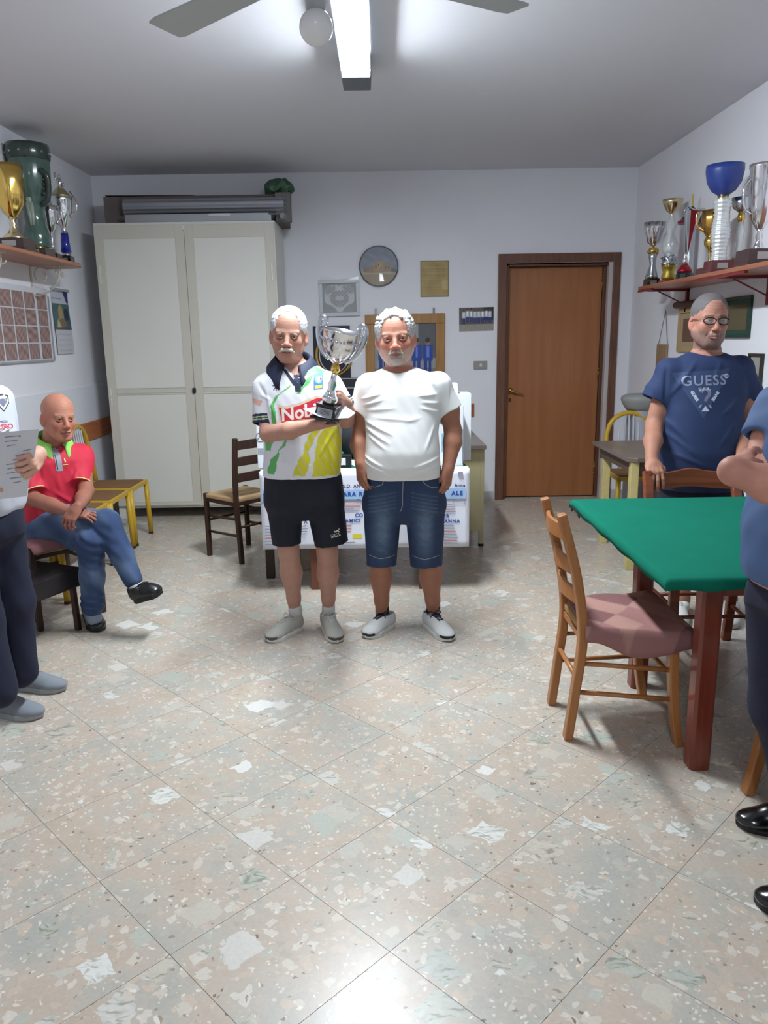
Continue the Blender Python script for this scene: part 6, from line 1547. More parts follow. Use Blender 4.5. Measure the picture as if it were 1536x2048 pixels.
F.chain([sh2, J(897, 820, .01), e2], [.054, .052, .043], .03); F.chain([e2, J(905, 885, 0), w2_], [.043, .046, .029], .02)
f1 = np.array([.05, -.10, -1]); f2 = np.array([-.12, -.10, -1])
hand(F, w1_, f1, (-.80, -.60, 0), 1, 1.05, curl=(22, 30, 18), thumb=(20, 5)); hand(F, w2_, f2, (.80, -.60, 0), -1, 1.05, curl=(24, 30, 18), thumb=(15, 5))
for (k, a, c_, an) in ((0, (762, 990), (760, 1110), (764, 1222)), (1, (848, 990), (858, 1112), (867, 1222))):
    h_, kn, ak = J(a[0], a[1], 0), J(c_[0], c_[1], -.01), J(an[0], an[1], .04)
    F.chain([h_, kn], [.09, .060], .02); m1 = kn*.60+ak*.40+np.array([0, .012, 0]); m2 = kn*.2+ak*.8
    F.chain([kn, m1, m2, ak], [.058, .059, .038, .034], .02); F.cone(ak, ak-np.array([0, -.01, .06]), .034, .037)
V, Fa = multi(F, .0055, [hB.block(), hblock(w1_, f1, 1.05), hblock(w2_, f2, 1.05)])
C = face_color(hB, V, (186, 132, 112), lips=(150, 88, 80), brow=(130, 112, 100), flush=1.0, stubble=(205, 196, 186), st_hi=.45)
k = (V[:, 2] < 1.27) ; C[k] = np.array(srgb(160, 110, 88))*(1+.06*noise3(V[k], 50)+.04*noise3(V[k], 150, 3))[:, None]
raw('body', V, Fa, SKIN, B_, smooth=True, cols=C); eyes(hB, B_, (60, 50, 42))
hair_mesh(hB, B_, [('sub', (0, -.130, .022), (.068, .105, .092)), ('sub', (0, -.20, -.05), (.10, .20, .11)), ('plane', (0, 0, -.045), (0, -.2, -1)), ('sub', (0, -.07, -.085), (.2, .078, .085))], (176, 174, 172), g=.0085, amp=.0026, label='swept back grey hair',
          spike=lambda L: -.007*np.clip(np.sin(L[:, 0]*150+L[:, 1]*40), 0, 1)**2*(L[:, 2] > .08))
Fb = Field(); 
Fb.ell(hB.W((0, -.072, -.096)), np.array((.027, .020, .022))*hB.S, hB.R, .01); 
for g in (-1, 1): Fb.cone(hB.W((g*.027, -.080, -.068)), hB.W((g*.022, -.070, -.096)), .0055, .008, .008); Fb.cone(hB.W((g*.006, -.1005, -.057)), hB.W((g*.027, -.084, -.066)), .0040, .0045, .006)
Fb.disp = lambda x, y, z: .0014*noise3(np.stack([x, y*.4, z*.4], 1), 800)
V, Fa = Fb.mesh(.002); tag(raw('beard', V, Fa, HAIR, B_, smooth=True, cols=np.array(srgb(196, 186, 176))*(1+.12*noise3(V, 900))[:, None]), 'short white goatee')
F = Field(); F.loft(rB)
F.ell(J(738, 770), (.056, .064, .054), None, .04); F.ell(J(876, 766), (.056, .064, .054), None, .04)
s1, s2 = J(721, 822, .01), J(899, 820, .01)
F.cone(sh1, s1, .060, .066, .04, cap=True); F.cone(sh2, s2, .060, .068, .04, cap=True)
F.cone(s1-(s1-sh1)*.25, s1+(s1-sh1)*.1, .054, .060, .004, -1); F.cone(s2-(s2-sh2)*.25, s2+(s2-sh2)*.1, .054, .062, .004, -1)
F.cone(J(798, 768, .0), J(797, 700, .005), .076, .092, .006, -1)
hz = J(805, 954, 0)[2]; F.plane((0, 0, hz), (0, 0, -1)); F.loft([(hz-.02, J(805, 950)[0], YB-.02, .18, .13), (hz+.02, J(805, 950)[0], YB-.02, .18, .13)], op=-1, k=.005)
def q3(px, py): p = PY(px, py, YB-.14); return (p[0], p[2])
fb = []
for (a, b, w_, am) in (((724, 800), (760, 788), .007, .007), ((728, 812), (765, 800), .007, .006), ((838, 792), (872, 790), .007, .007), ((845, 805), (878, 808), .007, .006), ((842, 816), (882, 826), .007, .005), ((735, 822), (790, 816), .008, .004),
                       ((733, 845), (785, 868), .008, .007), ((733, 858), (778, 885), .008, .007), ((737, 872), (772, 898), .008, .005), ((750, 835), (830, 840), .009, .005), ((840, 835), (810, 842), .009, .004),
                       ((729, 915), (765, 932), .007, .007), ((729, 926), (770, 944), .007, .006), ((735, 940), (800, 955), .006, .005), ((880, 915), (830, 932), .008, .006), ((880, 930), (825, 944), .008, .006), ((870, 945), (800, 952), .006, .004), ((762, 740), (738, 775), .010, .004), ((850, 738), (872, 775), .010, .004), ((870, 850), (850, 900), .009, .005)):
    fb.append((q3(*a), q3(*b), w_, am))
tee = cloth('t_shirt', F, .004, mat('white_cotton', srgb(226, 227, 226), rough=.75, bump=.12, bscale=500), B_, None, None, addf(folds(fb), crumple(.002, 24, 4)))
obj('neck_rib', MB().tube([J(798, 742, .002)+rotm(0, 10, -1)@np.array((.083*math.cos(a), .083*math.sin(a), 0)) for a in np.linspace(0, 2*PI, 40, endpoint=False)], .0065, 8, close=True), mat('white_cotton', None), tee, smooth=True)
# denim shorts
F = Field(); F.loft(rowsP(YB, [(934, 732, 882, .150, -.005), (955, 731, 884, .150, -.005), (1000, 728, 889, .148, 0), (1018, 728, 890, .14, 0), (1032, 748, 870, .11, 0), (1044, 780, 835, .07, 0)]))
a1, b1, a2, b2 = J(765, 1010), J(763, 1129, -.01), J(850, 1010), J(853, 1130, -.01)
F.cone(a1, b1, .102, .078, .025, cap=True); F.cone(a2, b2, .106, .084, .025, cap=True); F.cone((a1+b1)/2, b1+(b1-a1)*.2, .062, .070, .004, -1); F.cone((a2+b2)/2, b2+(b2-a2)*.2, .068, .076, .004, -1)
def colJ(V, f1c=(q3(765, 1060)), f2c=(q3(850, 1060))):
    x, y, z = V[:, 0], V[:, 1], V[:, 2]; C = np.tile(np.array(srgb(38, 56, 88)), (len(V), 1)); fade = np.zeros(len(V))
    for c in (f1c, f2c): fade = np.maximum(fade, np.exp(-((x-c[0])/.045)**2-((z-c[1])/.13)**2)*(y < YB))
    for k in range(5):
        for c, sg in ((f1c, 1), (f2c, -1)): zz = c[1]+.10+.02*k; fade += .35*np.exp(-((z-zz-sg*(x-c[0])*.25)/.004)**2)*(np.abs(x-c[0]) < .07)*(y < YB)
    fade = np.clip(fade*(.85+.25*noise3(V, 60)), 0, 1)[:, None]; C = C*(1-fade*.75)+np.array(srgb(112, 136, 160))*fade*.75
    return C*(1+.10*noise3(V*np.array([1, 1, .5]), 260))[:, None]
jean = cloth('denim_shorts', F, .0045, mat('denim', (1,1,1), rough=.8, attr=True, bump=.25, bscale=500), B_, colJ, None, addf(crumple(.003, 24, 1), folds([(q3(802, 1015), q3(775, 1050), .010, .006), (q3(808, 1015), q3(835, 1050), .010, .006), (q3(745, 1085), q3(785, 1092), .012, .005), (q3(830, 1090), q3(875, 1084), .012, .005), (q3(740, 1105), q3(780, 1110), .01, .004)])))
stm = mat('denim_stitch', srgb(150, 152, 150), rough=.8)
def stitch(pts, w_=.0016):
    for i in range(len(pts)-1):
        (x0, y0), (x1, y1) = q3(*pts[i]), q3(*pts[i+1]); L = math.hypot(x1-x0, y1-y0); nx, ny = -(y1-y0)/L*w_, (x1-x0)/L*w_
        dpoly('stitching', [(x0+nx, y0+ny), (x0-nx, y0-ny), (x1-nx, y1-ny), (x1+nx, y1+ny)], jean, (0, YB-.14, 0), U_, V_, N_, stm, off=.0012)
stitch([(806, 962), (805, 990), (805, 1010), (801, 1022)]); stitch([(769, 958), (764, 970), (750, 976), (735, 976)]); stitch([(842, 958), (850, 968), (862, 976), (880, 978)])
stitch([(738, 1118), (760, 1123), (790, 1119)]); stitch([(826, 1120), (850, 1124), (880, 1118)])
whs_ = mat('white_mesh_shoe', srgb(204, 206, 206), rough=.6, bump=.3, bscale=260)
sock(B_, J(764, 1212, .04), J(766, 1240, .045), .0375, sockb); sock(B_, J(867, 1212, .04), J(864, 1240, .045), .0375, sockb)
shoe(B_, ground(785, 1250), ground(732, 1278), whs_, solew, lacen, w_=.050, toecap=soleb); shoe(B_, ground(852, 1247), ground(900, 1284), whs_, solew, lacen, w_=.050, toecap=soleb)
# ---------------------------------------------------------------- seated man in the red polo
YC = 4.30; J = Jf(YC); yw = 40
C_ = thing('person', 'bald man in red polo with lime collar sitting cross-legged on a chair', 'person', (-1.80, 4.25, 0), world=True)
hC = Head(J(117, 834, -.02), yaw=44, pitch=3, roll=2, sc=1.10, wide=.95, nose=1.05, ears=1.1, jaw=.95)
def rowsR(Y, L, a_, yaw):   # rows with real half widths
    return [((PY(px, py, Y))[2], PY(px, py, Y)[0]+dx, Y+dy, a*a_, b) for (py, px, dx, dy, a, b) in L]
rC = rowsR(YC, [(884, 104, 0, .04, .065, .06), (891, 104, 0, .04, .11, .085), (903, 105, 0, .03, .160, .10), (920, 107, 0, .02, .185, .115), (960, 106, 0, .02, .18, .12), (1000, 102, 0, .03, .175, .135), (1030, 98, 0, .04, .175, .14), (1062, 95, 0, .06, .18, .14)], 1.0, yw)
F = Field(); F.loft(rC, rot=math.radians(yw), grow=-.014)
F.cone(J(104, 905, .04), J(108, 858, .0), .060, .054, .03)
hC.build(F); lids(F, hC, .45)
cs, sn = math.cos(math.radians(yw)), math.sin(math.radians(yw)); rt = np.array([-cs, -sn, 0]); fw = np.array([sn, -cs, 0])
cc = J(104, 916, .02)
shR, shL = cc+rt*.175, cc-rt*.175+np.array([0, 0, -.0])
elR, wrR = J(62, 996, -.16), J(146, 1026, -.30)
elL, wrL = J(172, 982, -.02), J(160, 1010, -.36)
F.chain([shR, elR], [.048, .043], .03); F.chain([elR, (elR+wrR)/2, wrR], [.043, .039, .026], .02)
F.chain([shL, elL], [.048, .040], .03); F.chain([elL, (elL+wrL)/2, wrL], [.041, .038, .026], .02)
fRC = np.array([.93, -.10, -.10]); fLC = np.array([-.42, -.45, -.72])
hand(F, wrR, fRC, (.05, -.35, .95), 1, .95, curl=(14, 20, 15), thumb=(30, 10)); hand(F, wrL+np.array((0, -.03, 0)), fLC, (-.10, -.80, .55), -1, .98, curl=(30, 38, 25), thumb=(25, 5))
V, Fa = multi(F, .0055, [hC.block(), hblock(wrR, fRC, .95), hblock(wrL, fLC, .98)])
C = face_color(hC, V, (184, 126, 104), lips=(150, 88, 80), brow=(150, 120, 104), flush=1.0, bald=(170, 150, 140))
k = V[:, 2] < 1.0; C[k] = np.array(srgb(156, 102, 84))*(1+.06*noise3(V[k], 50)+.04*noise3(V[k], 150, 3))[:, None]
raw('body', V, Fa, SKIN, C_, smooth=True, cols=C); eyes(hC, C_)
redk = mat('red_pique', srgb(200, 40, 64), rough=.7, bump=.2, bscale=420)
F = Field(); F.loft(rC, rot=math.radians(yw))
slR, slL = J(66, 984, -.15), J(161, 968, .0)
F.cone(shR, slR, .060, .064, .04, cap=True); F.cone(shL, slL, .060, .060, .04, cap=True)
F.cone(J(104, 900, .04), J(108, 860, 0), .070, .082, .006, -1)
def q4(px, py): p = PY(px, py, YC-.1); return (p[0], p[2])
poloC = cloth('polo_shirt', F, .0042, redk, C_, None, 'red polo', addf(crumple(.003, 26, 5), folds([(q4(110, 985), q4(140, 1015), .010, .007), (q4(80, 1000), q4(125, 1020), .010, .007), (q4(90, 1018), q4(140, 1024), .008, .006), (q4(112, 940), q4(120, 1000), .012, .005), (q4(84, 930), q4(86, 985), .012, -.006), (q4(144, 930), q4(140, 990), .010, .005)])))
lime = mat('lime_knit', srgb(140, 206, 96), rough=.7); greyk = mat('grey_knit', srgb(150, 152, 160), rough=.7)
collar(C_, J(106, 884, .02), rotm(yw, 12, 0), .084, .080, .036, lime, open_=22, drop=.050, spread=.018, flare=1.28, label='lime green collar')
pn = (sn, -cs, 0); pu = (cs, sn, 0)
def onC(name, px, py, pts, mt, off=.002): 
    o_ = PY(px, py, YC-.12); return dpoly(name, pts, poloC, o_, pu, V_, pn, mt, off=off)
onC('placket', 124, 924, [(-.018, -.055), (.018, -.058), (.016, .050), (-.020, .054)], greyk); onC('placket', 121, 903, [(-.045, .012), (-.015, -.022), (.035, .012), (.02, .03), (-.02, .03)], greyk, .0015)
o_ = PY(124, 926, YC-.12); onC('placket_gap', 123, 928, [(-.010, -.036), (-.005, -.036), (-.007, .045), (-.012, .045)], mat('print_dark', None), .0028)
yl = mat('trim_yellow', srgb(228, 220, 130), rough=.6)
for (a_, b_, r_) in ((shR, slR, .0655), (shL, slL, .0615)):
    d = (b_-a_)/np.linalg.norm(b_-a_); e1_ = np.cross(d, (0, 1, 0)); e1_ /= np.linalg.norm(e1_); e2_ = np.cross(d, e1_)
    obj('sleeve_trim', MB().tube([b_-d*.003+r_*(math.cos(a)*e1_+math.sin(a)*e2_) for a in np.linspace(0, 2*PI, 30, endpoint=False)], .003, 6, close=True), yl, poloC, smooth=True)
onC('logo', 142, 932, [(-.014, -.004), (.014, -.004), (.014, .000), (-.014, .000)], yl); onC('logo', 142, 928, [(-.004, 0), (.003, 0), (-.001, .022), (-.006, .018)], yl)
# jeans, crossed legs
def denim2(V):
    C = np.tile(np.array(srgb(44, 64, 100)), (len(V), 1)); f = np.clip(.4+1.1*noise3(V, 9, 3), 0, 1)[:, None]*.6
    C = C*(1-f)+np.array(srgb(126, 148, 178))*f; return C*(1+.1*noise3(V*np.array([1, 1, .6]), 200))[:, None]
def tube_leg(F, P, r, k=.03): F.chain([np.array(p) for p in P], r, k)
F = Field()
hp = J(96, 1058, .06); F.ell(hp, (.155, .14, .10), rotm(yw), .03)
hl = hp+rt*(-.085)+fw*.03; hr = hp+rt*.085+fw*.03
knS = J(182, 1082, -.30); anS = J(186, 1212, -.26)         # standing leg
tube_leg(F, [hl, (hl+knS)/2+np.array((0, 0, .0)), knS, knS*.45+anS*.55, anS], [.098, .090, .074, .062, .060])
knX = J(214, 1046, -.26); anX = J(266, 1160, -.34)          # crossing leg
tube_leg(F, [hr, (hr+knX)/2+np.array((0, 0, .03)), knX, knX*.45+anX*.55, anX], [.100, .094, .070, .060, .052])
F.plane(anS+np.array((0, 0, -.012)), (0, 0, -1)) if False else None
dX = (anX-knX)/np.linalg.norm(anX-knX)
def jc(x, y, z): return -.0035*np.sin((x*.6+z)*110+3*np.sin(y*20))*np.exp(-((x-knS[0])**2+(z-knS[2]+.03)**2)/.02)-.004*np.sin(z*150+x*40)*np.exp(-((z-.16)/.06)**2)
cloth('jeans', F, .0048, mat('denim', None), C_, denim2, 'faded blue jeans', addf(crumple(.004, 22, 7), jc))
sock(C_, anX+dX*.03, anX+dX*.085, .040, sockw); sock(C_, anS, anS+np.array((0, 0, -.07)), .042, mat('grey_sock', srgb(130, 140, 160), rough=.8))
blks = mat('black_leather', srgb(20, 20, 22), rough=.32, coat=.3, bump=.15, bscale=80)
ft = anS; shoe(C_, ground(176, 1228), ground(199, 1265), blks, soleb, laceb, w_=.050)
hx_ = anX+dX*.135+np.array((-.045, 0, .0)); shoe(C_, hx_, PY(326, 1188, 3.93), blks, soleb, laceb, w_=.048, hgt=.085)

# ---------------------------------------------------------------- man in the blue shirt leaning on the chair
YE_ = 4.14; J = Jf(YE_)
E_ = thing('person', 'man with glasses in a dark blue printed T-shirt standing with hands on a chair', 'person', (1.72, 4.14, 0), world=True)
hE = Head(J(1418, 641, -.01), yaw=-3, pitch=0, roll=2, sc=1.19, wide=.93, nose=1.05, ears=.95, jaw=1.12)
rE = rowsP(YE_, [(703, 1380, 1440, .055, .02), (709, 1366, 1456, .08, .012), (717, 1350, 1472, .098, .005), (730, 1336, 1486, .115, 0), (760, 1328, 1492, .130, -.005), (800, 1326, 1488, .142, -.015), (850, 1325, 1480, .155, -.03), (900, 1322, 1479, .168, -.04), (945, 1320, 1480, .168, -.035), (975, 1320, 1480, .155, -.02)])
F = Field(); F.loft(rE, grow=-.014)
F.cone(J(1412, 740, .01), J(1415, 672, .02), .072, .066, .03); F.ell(J(1412, 742, 0), (.12, .08, .05), None, .03)
hE.build(F); lids(F, hE, .6)
a0, a1, a2 = J(1337, 748), J(1309, 850, -.02), J(1303, 916, -.24)
F.chain([a0, a1], [.056, .045], .03); F.chain([a1, (a1+a2)/2, a2], [.045, .046, .030], .02)
b0, b1, b2 = J(1482, 742), J(1499, 842, .0), J(1484, 916, -.24)
F.chain([b0, b1], [.056, .045], .03); F.chain([b1, (b1+b2)/2, b2], [.045, .046, .030], .02)
fE = np.array([-.08, -.80, -.55]); fE2 = np.array([-.05, -.80, -.55])
hand(F, a2+np.array((0, -.01, -.01)), fE, (-.05, -.55, .80), 1, 1.10, curl=(34, 22, 10), thumb=(40, 5), spread=7); hand(F, b2, fE2, (.05, -.55, .80), -1, 1.10, curl=(34, 22, 10), thumb=(40, 5))
for (k, h0, k0, n0) in ((0, (1370, 985), (1366, 1120), (1366, 1215)), (1, (1440, 985), (1455, 1120), (1462, 1218))):
    h_, kn, ak = J(*h0), J(*k0), J(*n0); kn = kn+np.array((0, .04, 0)); F.chain([h_, kn], [.09, .060], .02); F.chain([kn, kn*.6+ak*.4, kn*.2+ak*.8, ak], [.058, .060, .038, .034], .02); F.cone(ak, ak-np.array([0, 0, .06]), .034, .037)
V, Fa = multi(F, .0055, [hE.block(), hblock(a2, fE, 1.1), hblock(b2, fE2, 1.1)])
C = face_color(hE, V, (180, 130, 112), lips=(156, 96, 92), brow=(58, 44, 40), stubble=(92, 82, 82), st_hi=.75, flush=.8)
k = V[:, 2] < 1.3; C[k] = np.array(srgb(168, 118, 98))*(1+.06*noise3(V[k], 50)+.04*noise3(V[k], 150, 3))[:, None]
raw('body', V, Fa, SKIN, E_, smooth=True, cols=C); eyes(hE, E_, (50, 40, 34))
def buzz(V): pass
hair_mesh(hE, E_, [('sub', (0, -.125, .008), (.070, .088, .092)), ('sub', (0, -.20, -.05), (.10, .20, .11)), ('plane', (0, 0, -.03), (0, -.2, -1)), ('sub', (0, -.07, -.075), (.2, .080, .085))], (104, 100, 100), g=.0024, amp=.0010, label='short cropped greying hair')
# glasses
gl = tag(bpy.data.objects.new('glasses', None), 'black rimmed glasses'); COL.objects.link(gl); gl.parent = E_; gl['_w'] = E_['_w']
blkg = mat('black_acetate', srgb(20, 16, 18), rough=.25); ln = mat('lens_glass', (.9, .92, .95), rough=.03, alpha=.14, spec=.9)
for g in (-1, 1):
    pts = [hE.W((g*.031+.0265*math.cos(a), -.099+.010*abs(.023*math.cos(a)*g+.0)/.023*(1 if g*math.cos(a) > 0 else .0), -.004+.0155*math.sin(a)*(1 if math.sin(a) < 0 else .85))) for a in np.linspace(0, 2*PI, 28, endpoint=False)]
    o_ = obj('rim', MB().tube(pts, .0027, 6, close=True), blkg, gl, smooth=True, origin=E_['_w'])
    raw('lens', pts, [tuple(range(28))], ln, gl, origin=E_['_w'])
    obj('temple', MB().tube([hE.W((g*.057, -.090, .002)), hE.W((g*.072, -.055, .003)), hE.W((g*.078, -.01, .002)), hE.W((g*.080, .015, -.006))], .0019, 6), blkg, gl, smooth=True, origin=E_['_w'])
obj('bridge', MB().tube([hE.W((-.006, -.100, .002)), hE.W((0, -.104, .005)), hE.W((.006, -.100, .002))], .0019, 6), blkg, gl, smooth=True, origin=E_['_w'])
bluet = mat('navy_blue_cotton', srgb(36, 52, 90), rough=.8, bump=.15, bscale=500)
F = Field(); F.loft(rE); F.ell(J(1337, 738), (.056, .064, .054), None, .04); F.ell(J(1480, 732), (.056, .064, .054), None, .04)
s1, s2 = J(1310, 800, 0), J(1502, 793, .02)
F.cone(a0, s1, .064, .076, .04, cap=True); F.cone(b0, s2, .062, .070, .04, cap=True)
F.cone(s1-(s1-a0)*.2, s1+(s1-a0)*.1, .062, .070, .004, -1); F.cone(s2-(s2-b0)*.2, s2+(s2-b0)*.1, .056, .064, .004, -1)
F.cone(J(1412, 728, .012), J(1415, 680, .01), .076, .090, .006, -1)
def q5(px, py): p = PY(px, py, YE_-.14); return (p[0], p[2])
teeE = cloth('t_shirt', F, .0042, bluet, E_, None, 'dark blue T-shirt', addf(crumple(.0025, 24, 8), folds([(q5(1400, 722), q5(1350, 790), .012, .006), (q5(1345, 730), q5(1338, 800), .010, -.006), (q5(1450, 720), q5(1430, 760), .012, .005), (q5(1330, 830), q5(1370, 880), .012, .006), (q5(1330, 860), q5(1380, 905), .012, .006), (q5(1470, 840), q5(1430, 890), .012, .005), (q5(1330, 900), q5(1400, 930), .012, .006), (q5(1475, 800), q5(1440, 830), .010, .005), (q5(1310, 760), q5(1318, 795), .010, .005)])))
obj('neck_rib', MB().tube([J(1413, 716, .012)+rotm(0, 15, 0)@np.array((.083*math.cos(a), .083*math.sin(a), 0)) for a in np.linspace(0, 2*PI, 40, endpoint=False)], .0065, 8, close=True), bluet, teeE, smooth=True)
prg = mat('print_pale_grey', srgb(138, 146, 172), rough=.6); prd = mat('print_shadow_blue', srgb(52, 68, 106), rough=.7); prm = mat('print_mid_grey', srgb(116, 116, 140), rough=.6); prw = mat('print_light', srgb(190, 198, 214), rough=.6)
def onE(name, px, py, pts, mt, off=.0016, th=0):
    o_ = q5(px, py); c, s_ = math.cos(th), math.sin(th); return dpoly(name, pts, teeE, (o_[0], YE_-.14, o_[1]), (c, 0, s_), (-s_, 0, c), N_, mt, off=off)
onE('print', 1408, 752, [(-.145, .015), (.145, .035), (.0, -.215)], prd, .0010)
o_ = q5(1410, 762); dtext('lettering', 'GUESS', .072, teeE, (o_[0], YE_-.14, o_[1]), (1, 0, .02), V_, N_, prg, bold=.0010, off=.0022, space=1.12)
o_ = q5(1409, 778); dtext('lettering', 'U.S.A.', .018, teeE, (o_[0], YE_-.14, o_[1]), (1, 0, .02), V_, N_, prw, bold=.0012, off=.0022, space=1.3)
cl = [(.021*math.cos(math.radians(a)), .014+.021*math.sin(math.radians(a))) for a in range(170, -50, -20)]+[(.004, -.012), (.0, -.026)]
lf_, rg_ = [], []
for i in range(len(cl)):
    x0, y0 = cl[max(i-1, 0)]; x1, y1 = cl[min(i+1, len(cl)-1)]; L = math.hypot(x1-x0, y1-y0); nx, ny = -(y1-y0)/L*.0085, (x1-x0)/L*.0085; lf_.append((cl[i][0]+nx, cl[i][1]+ny)); rg_.append((cl[i][0]-nx, cl[i][1]-ny))
onE('lettering', 1409, 792, (lf_+rg_[::-1])[::-1], prm, .0022)
onE('print_disc', 1455, 752, [(.012*math.cos(a), .012*math.sin(a)) for a in np.linspace(0, 2*PI, 18, endpoint=False)], prw, .0022)
onE('print_disc', 1455, 752, [(.006*math.cos(a)+.002, .006*math.sin(a)) for a in np.linspace(0, 2*PI, 14, endpoint=False)], prm, .0028)
onE('print', 1407, 818, [(-.020, -.010), (.020, -.010), (0, .018)], prw, .0022); onE('print', 1399, 813, [(-.014, -.006), (-.004, -.006), (.006, .010), (-.004, .010)], prg, .0022); onE('print', 1415, 813, [(.014, -.006), (.004, -.006), (-.006, .010), (.004, .010)], prg, .0022)
o_ = q5(1389, 792); dtext('lettering', 'GUESS', .020, teeE, (o_[0], YE_-.14, o_[1]), (math.cos(1.05), 0, -math.sin(1.05)), (math.sin(1.05), 0, math.cos(1.05)), N_, prw, bold=.0012, off=.0022)
o_ = q5(1429, 792); dtext('lettering', 'JEANS', .020, teeE, (o_[0], YE_-.14, o_[1]), (math.cos(.95), 0, math.sin(.95)), (-math.sin(.95), 0, math.cos(.95)), N_, prw, bold=.0012, off=.0022)
F = Field(); F.loft(rowsP(YE_, [(930, 1324, 1477, .150, -.005), (960, 1322, 1480, .150, 0), (1010, 1322, 1482, .14, 0)]))
for (p0, p1) in ((J(1364, 1005), J(1364, 1098, .02)), (J(1446, 1005), J(1452, 1098, .02))): F.cone(p0, p1, .102, .088, .025, cap=True); F.cone((p0+p1)/2, p1+(p1-p0)*.2, .066, .076, .004, -1)
cloth('shorts', F, .006, mat('navy_shorts', srgb(22, 28, 48), rough=.8), E_, None, None, crumple(.003, 20, 4))
whe = mat('white_leather_shoe', srgb(212, 214, 212), rough=.5)
for (hh, tt) in ((ground(1366, 1225), ground(1360, 1256)), (ground(1466, 1228), ground(1464, 1259))):
    sock(E_, J((1366 if hh[0] < 1.75 else 1462), 1208, .0), (hh+tt)/2*0+hh*.75+tt*.25+np.array((0, 0, .06)), .037, sockw); shoe(E_, hh+np.array((0, .10, 0)), tt, whe, solew, lacew, w_=.050)

# ---------------------------------------------------------------- man at the left edge with a sheet of paper
D_ = thing('person', 'man in white jersey and navy trousers at the left edge reading a sheet of paper', 'person', (-1.60, 2.98, 0), world=True)
yd = 78; cs, sn = math.cos(math.radians(yd)), math.sin(math.radians(yd)); rt = np.array([-cs, -sn, 0]); fw = np.array([sn, -cs, 0])
hD = Head((-1.55, 2.97, 1.60), yaw=yd-6, pitch=14, sc=1.08)
rD = [(.89, -1.60, 2.98, .175, .125), (.92, -1.595, 2.98, .185, .150), (1.0, -1.59, 2.98, .19, .160), (1.12, -1.59, 2.98, .195, .155), (1.25, -1.60, 2.98, .20, .13), (1.34, -1.60, 2.98, .195, .115), (1.39, -1.60, 2.98, .15, .095), (1.42, -1.60, 2.98, .08, .07)]
F = Field(); F.loft(rD, rot=math.radians(yd), grow=-.014)
F.cone((-1.60, 2.98, 1.38), (-1.57, 2.98, 1.50), .060, .056, .03); hD.build(F); lids(F, hD)
cD = np.array([-1.60, 2.98, 1.335]); dR, dL = cD+rt*.195+fw*.11, cD-rt*.195
J = Jf(2.78)
deR, dwR = J(46, 935, .03), J(76, 908, -.03)
F.chain([dR, deR], [.050, .042], .03); F.chain([deR, (deR+dwR)/2, dwR], [.042, .040, .027], .02)
deL = np.array([-1.58, 3.18, 1.06]); dwL = PY(-20, 965, 2.80)
F.chain([dL, deL], [.050, .042], .03); F.chain([deL, dwL], [.042, .027], .02)
fD = np.array([.10, -.90, -.22]); fDL = np.array([.8, -.55, .1])
hand(F, dwR, fD, (.95, .12, .30), 1, 1.0, curl=(62, 60, 30), thumb=(25, 0), spread=5); hand(F, dwL, fDL, (.3, .6, .6), -1, 1.0, curl=(20, 25, 18))
V, Fa = multi(F, .006, [hD.block()[:2]+(.003,), hblock(dwR, fD)])
C = face_color(hD, V, (204, 156, 134), brow=(120, 100, 90)); raw('body', V, Fa, SKIN, D_, smooth=True, cols=C); eyes(hD, D_)
hair_mesh(hD, D_, [('sub', (0, -.135, .005), (.070, .095, .095)), ('plane', (0, 0, -.045), (0, -.2, -1)), ('sub', (0, -.07, -.085), (.2, .078, .085))], (120, 116, 112), g=.008)
F = Field(); F.loft(rD, rot=math.radians(yd)); sD = dR+(deR-dR)*.60; sDL = dL+(deL-dL)*.55
F.cone(dR, sD, .062, .078, .04, cap=True); F.cone(dL, sDL, .062, .070, .04, cap=True)
F.cone(sD-(sD-dR)*.25, sD+(sD-dR)*.12, .054, .063, .004, -1); F.cone((-1.60, 2.98, 1.38), (-1.57, 2.98, 1.48), .066, .075, .006, -1); F.plane((0, 0, .90), (0, 0, -1))
dd = (sD-dR)/np.linalg.norm(sD-dR)
def colD(V):
    C = np.tile(np.array(srgb(196, 200, 212)), (len(V), 1)); t = (V-sD)@dd; r = np.linalg.norm((V-sD)-t[:, None]*dd, axis=1)
    k = (r < .085) & (t > -.13) & (t < .01) & (V[:, 0] > sD[0]+.022) & (np.sin(t*430) > .55); C[k] = srgb(70, 60, 72)
    k = (r < .085) & (t > -.012) & (t < .01) & (V[:, 0] < sD[0]+.03); C[k] = srgb(60, 74, 120); return C
jD = cloth('jersey', F, .0045, polom, D_, colD, 'white printed jersey', crumple(.004, 18, 9))
def seen(px, py):     # point of the jersey on the sight line of that pixel
    d = CAMF+CAMR*(px-768)/CF-CAMU*(py-1024)/CF; h_ = BVH[jD.name].ray_cast(Vector((0, 0, CH)), Vector(d/np.linalg.norm(d)), 9.0)
    return np.array(h_[0]) if h_[0] is not None else PY(px, py, 2.74)
def onD(name, px, py, pts, mt, off=.002): o_ = seen(px, py); vn = o_-np.array([0, 0, CH]); vn = -vn/np.linalg.norm(vn); vu = np.array([-vn[1], vn[0], 0]); vu /= np.linalg.norm(vu); return dpoly(name, pts, jD, o_, vu, V_, vn, mt, off=off)
for (txt_, px, py, sz, mt_) in (('OPTURO', -4, 854, .026, redp), ('ICO PINCO', -2, 844, .012, prm)):
    o_ = seen(max(px, 8), py)+np.array([-.02, 0, 0]); vn = o_-np.array([0, 0, CH]); vn = -vn/np.linalg.norm(vn); vu = np.array([-vn[1], vn[0], 0]); vu /= np.linalg.norm(vu); dtext('lettering', txt_, sz, jD, o_, vu, V_, vn, mt_, bold=.0008)
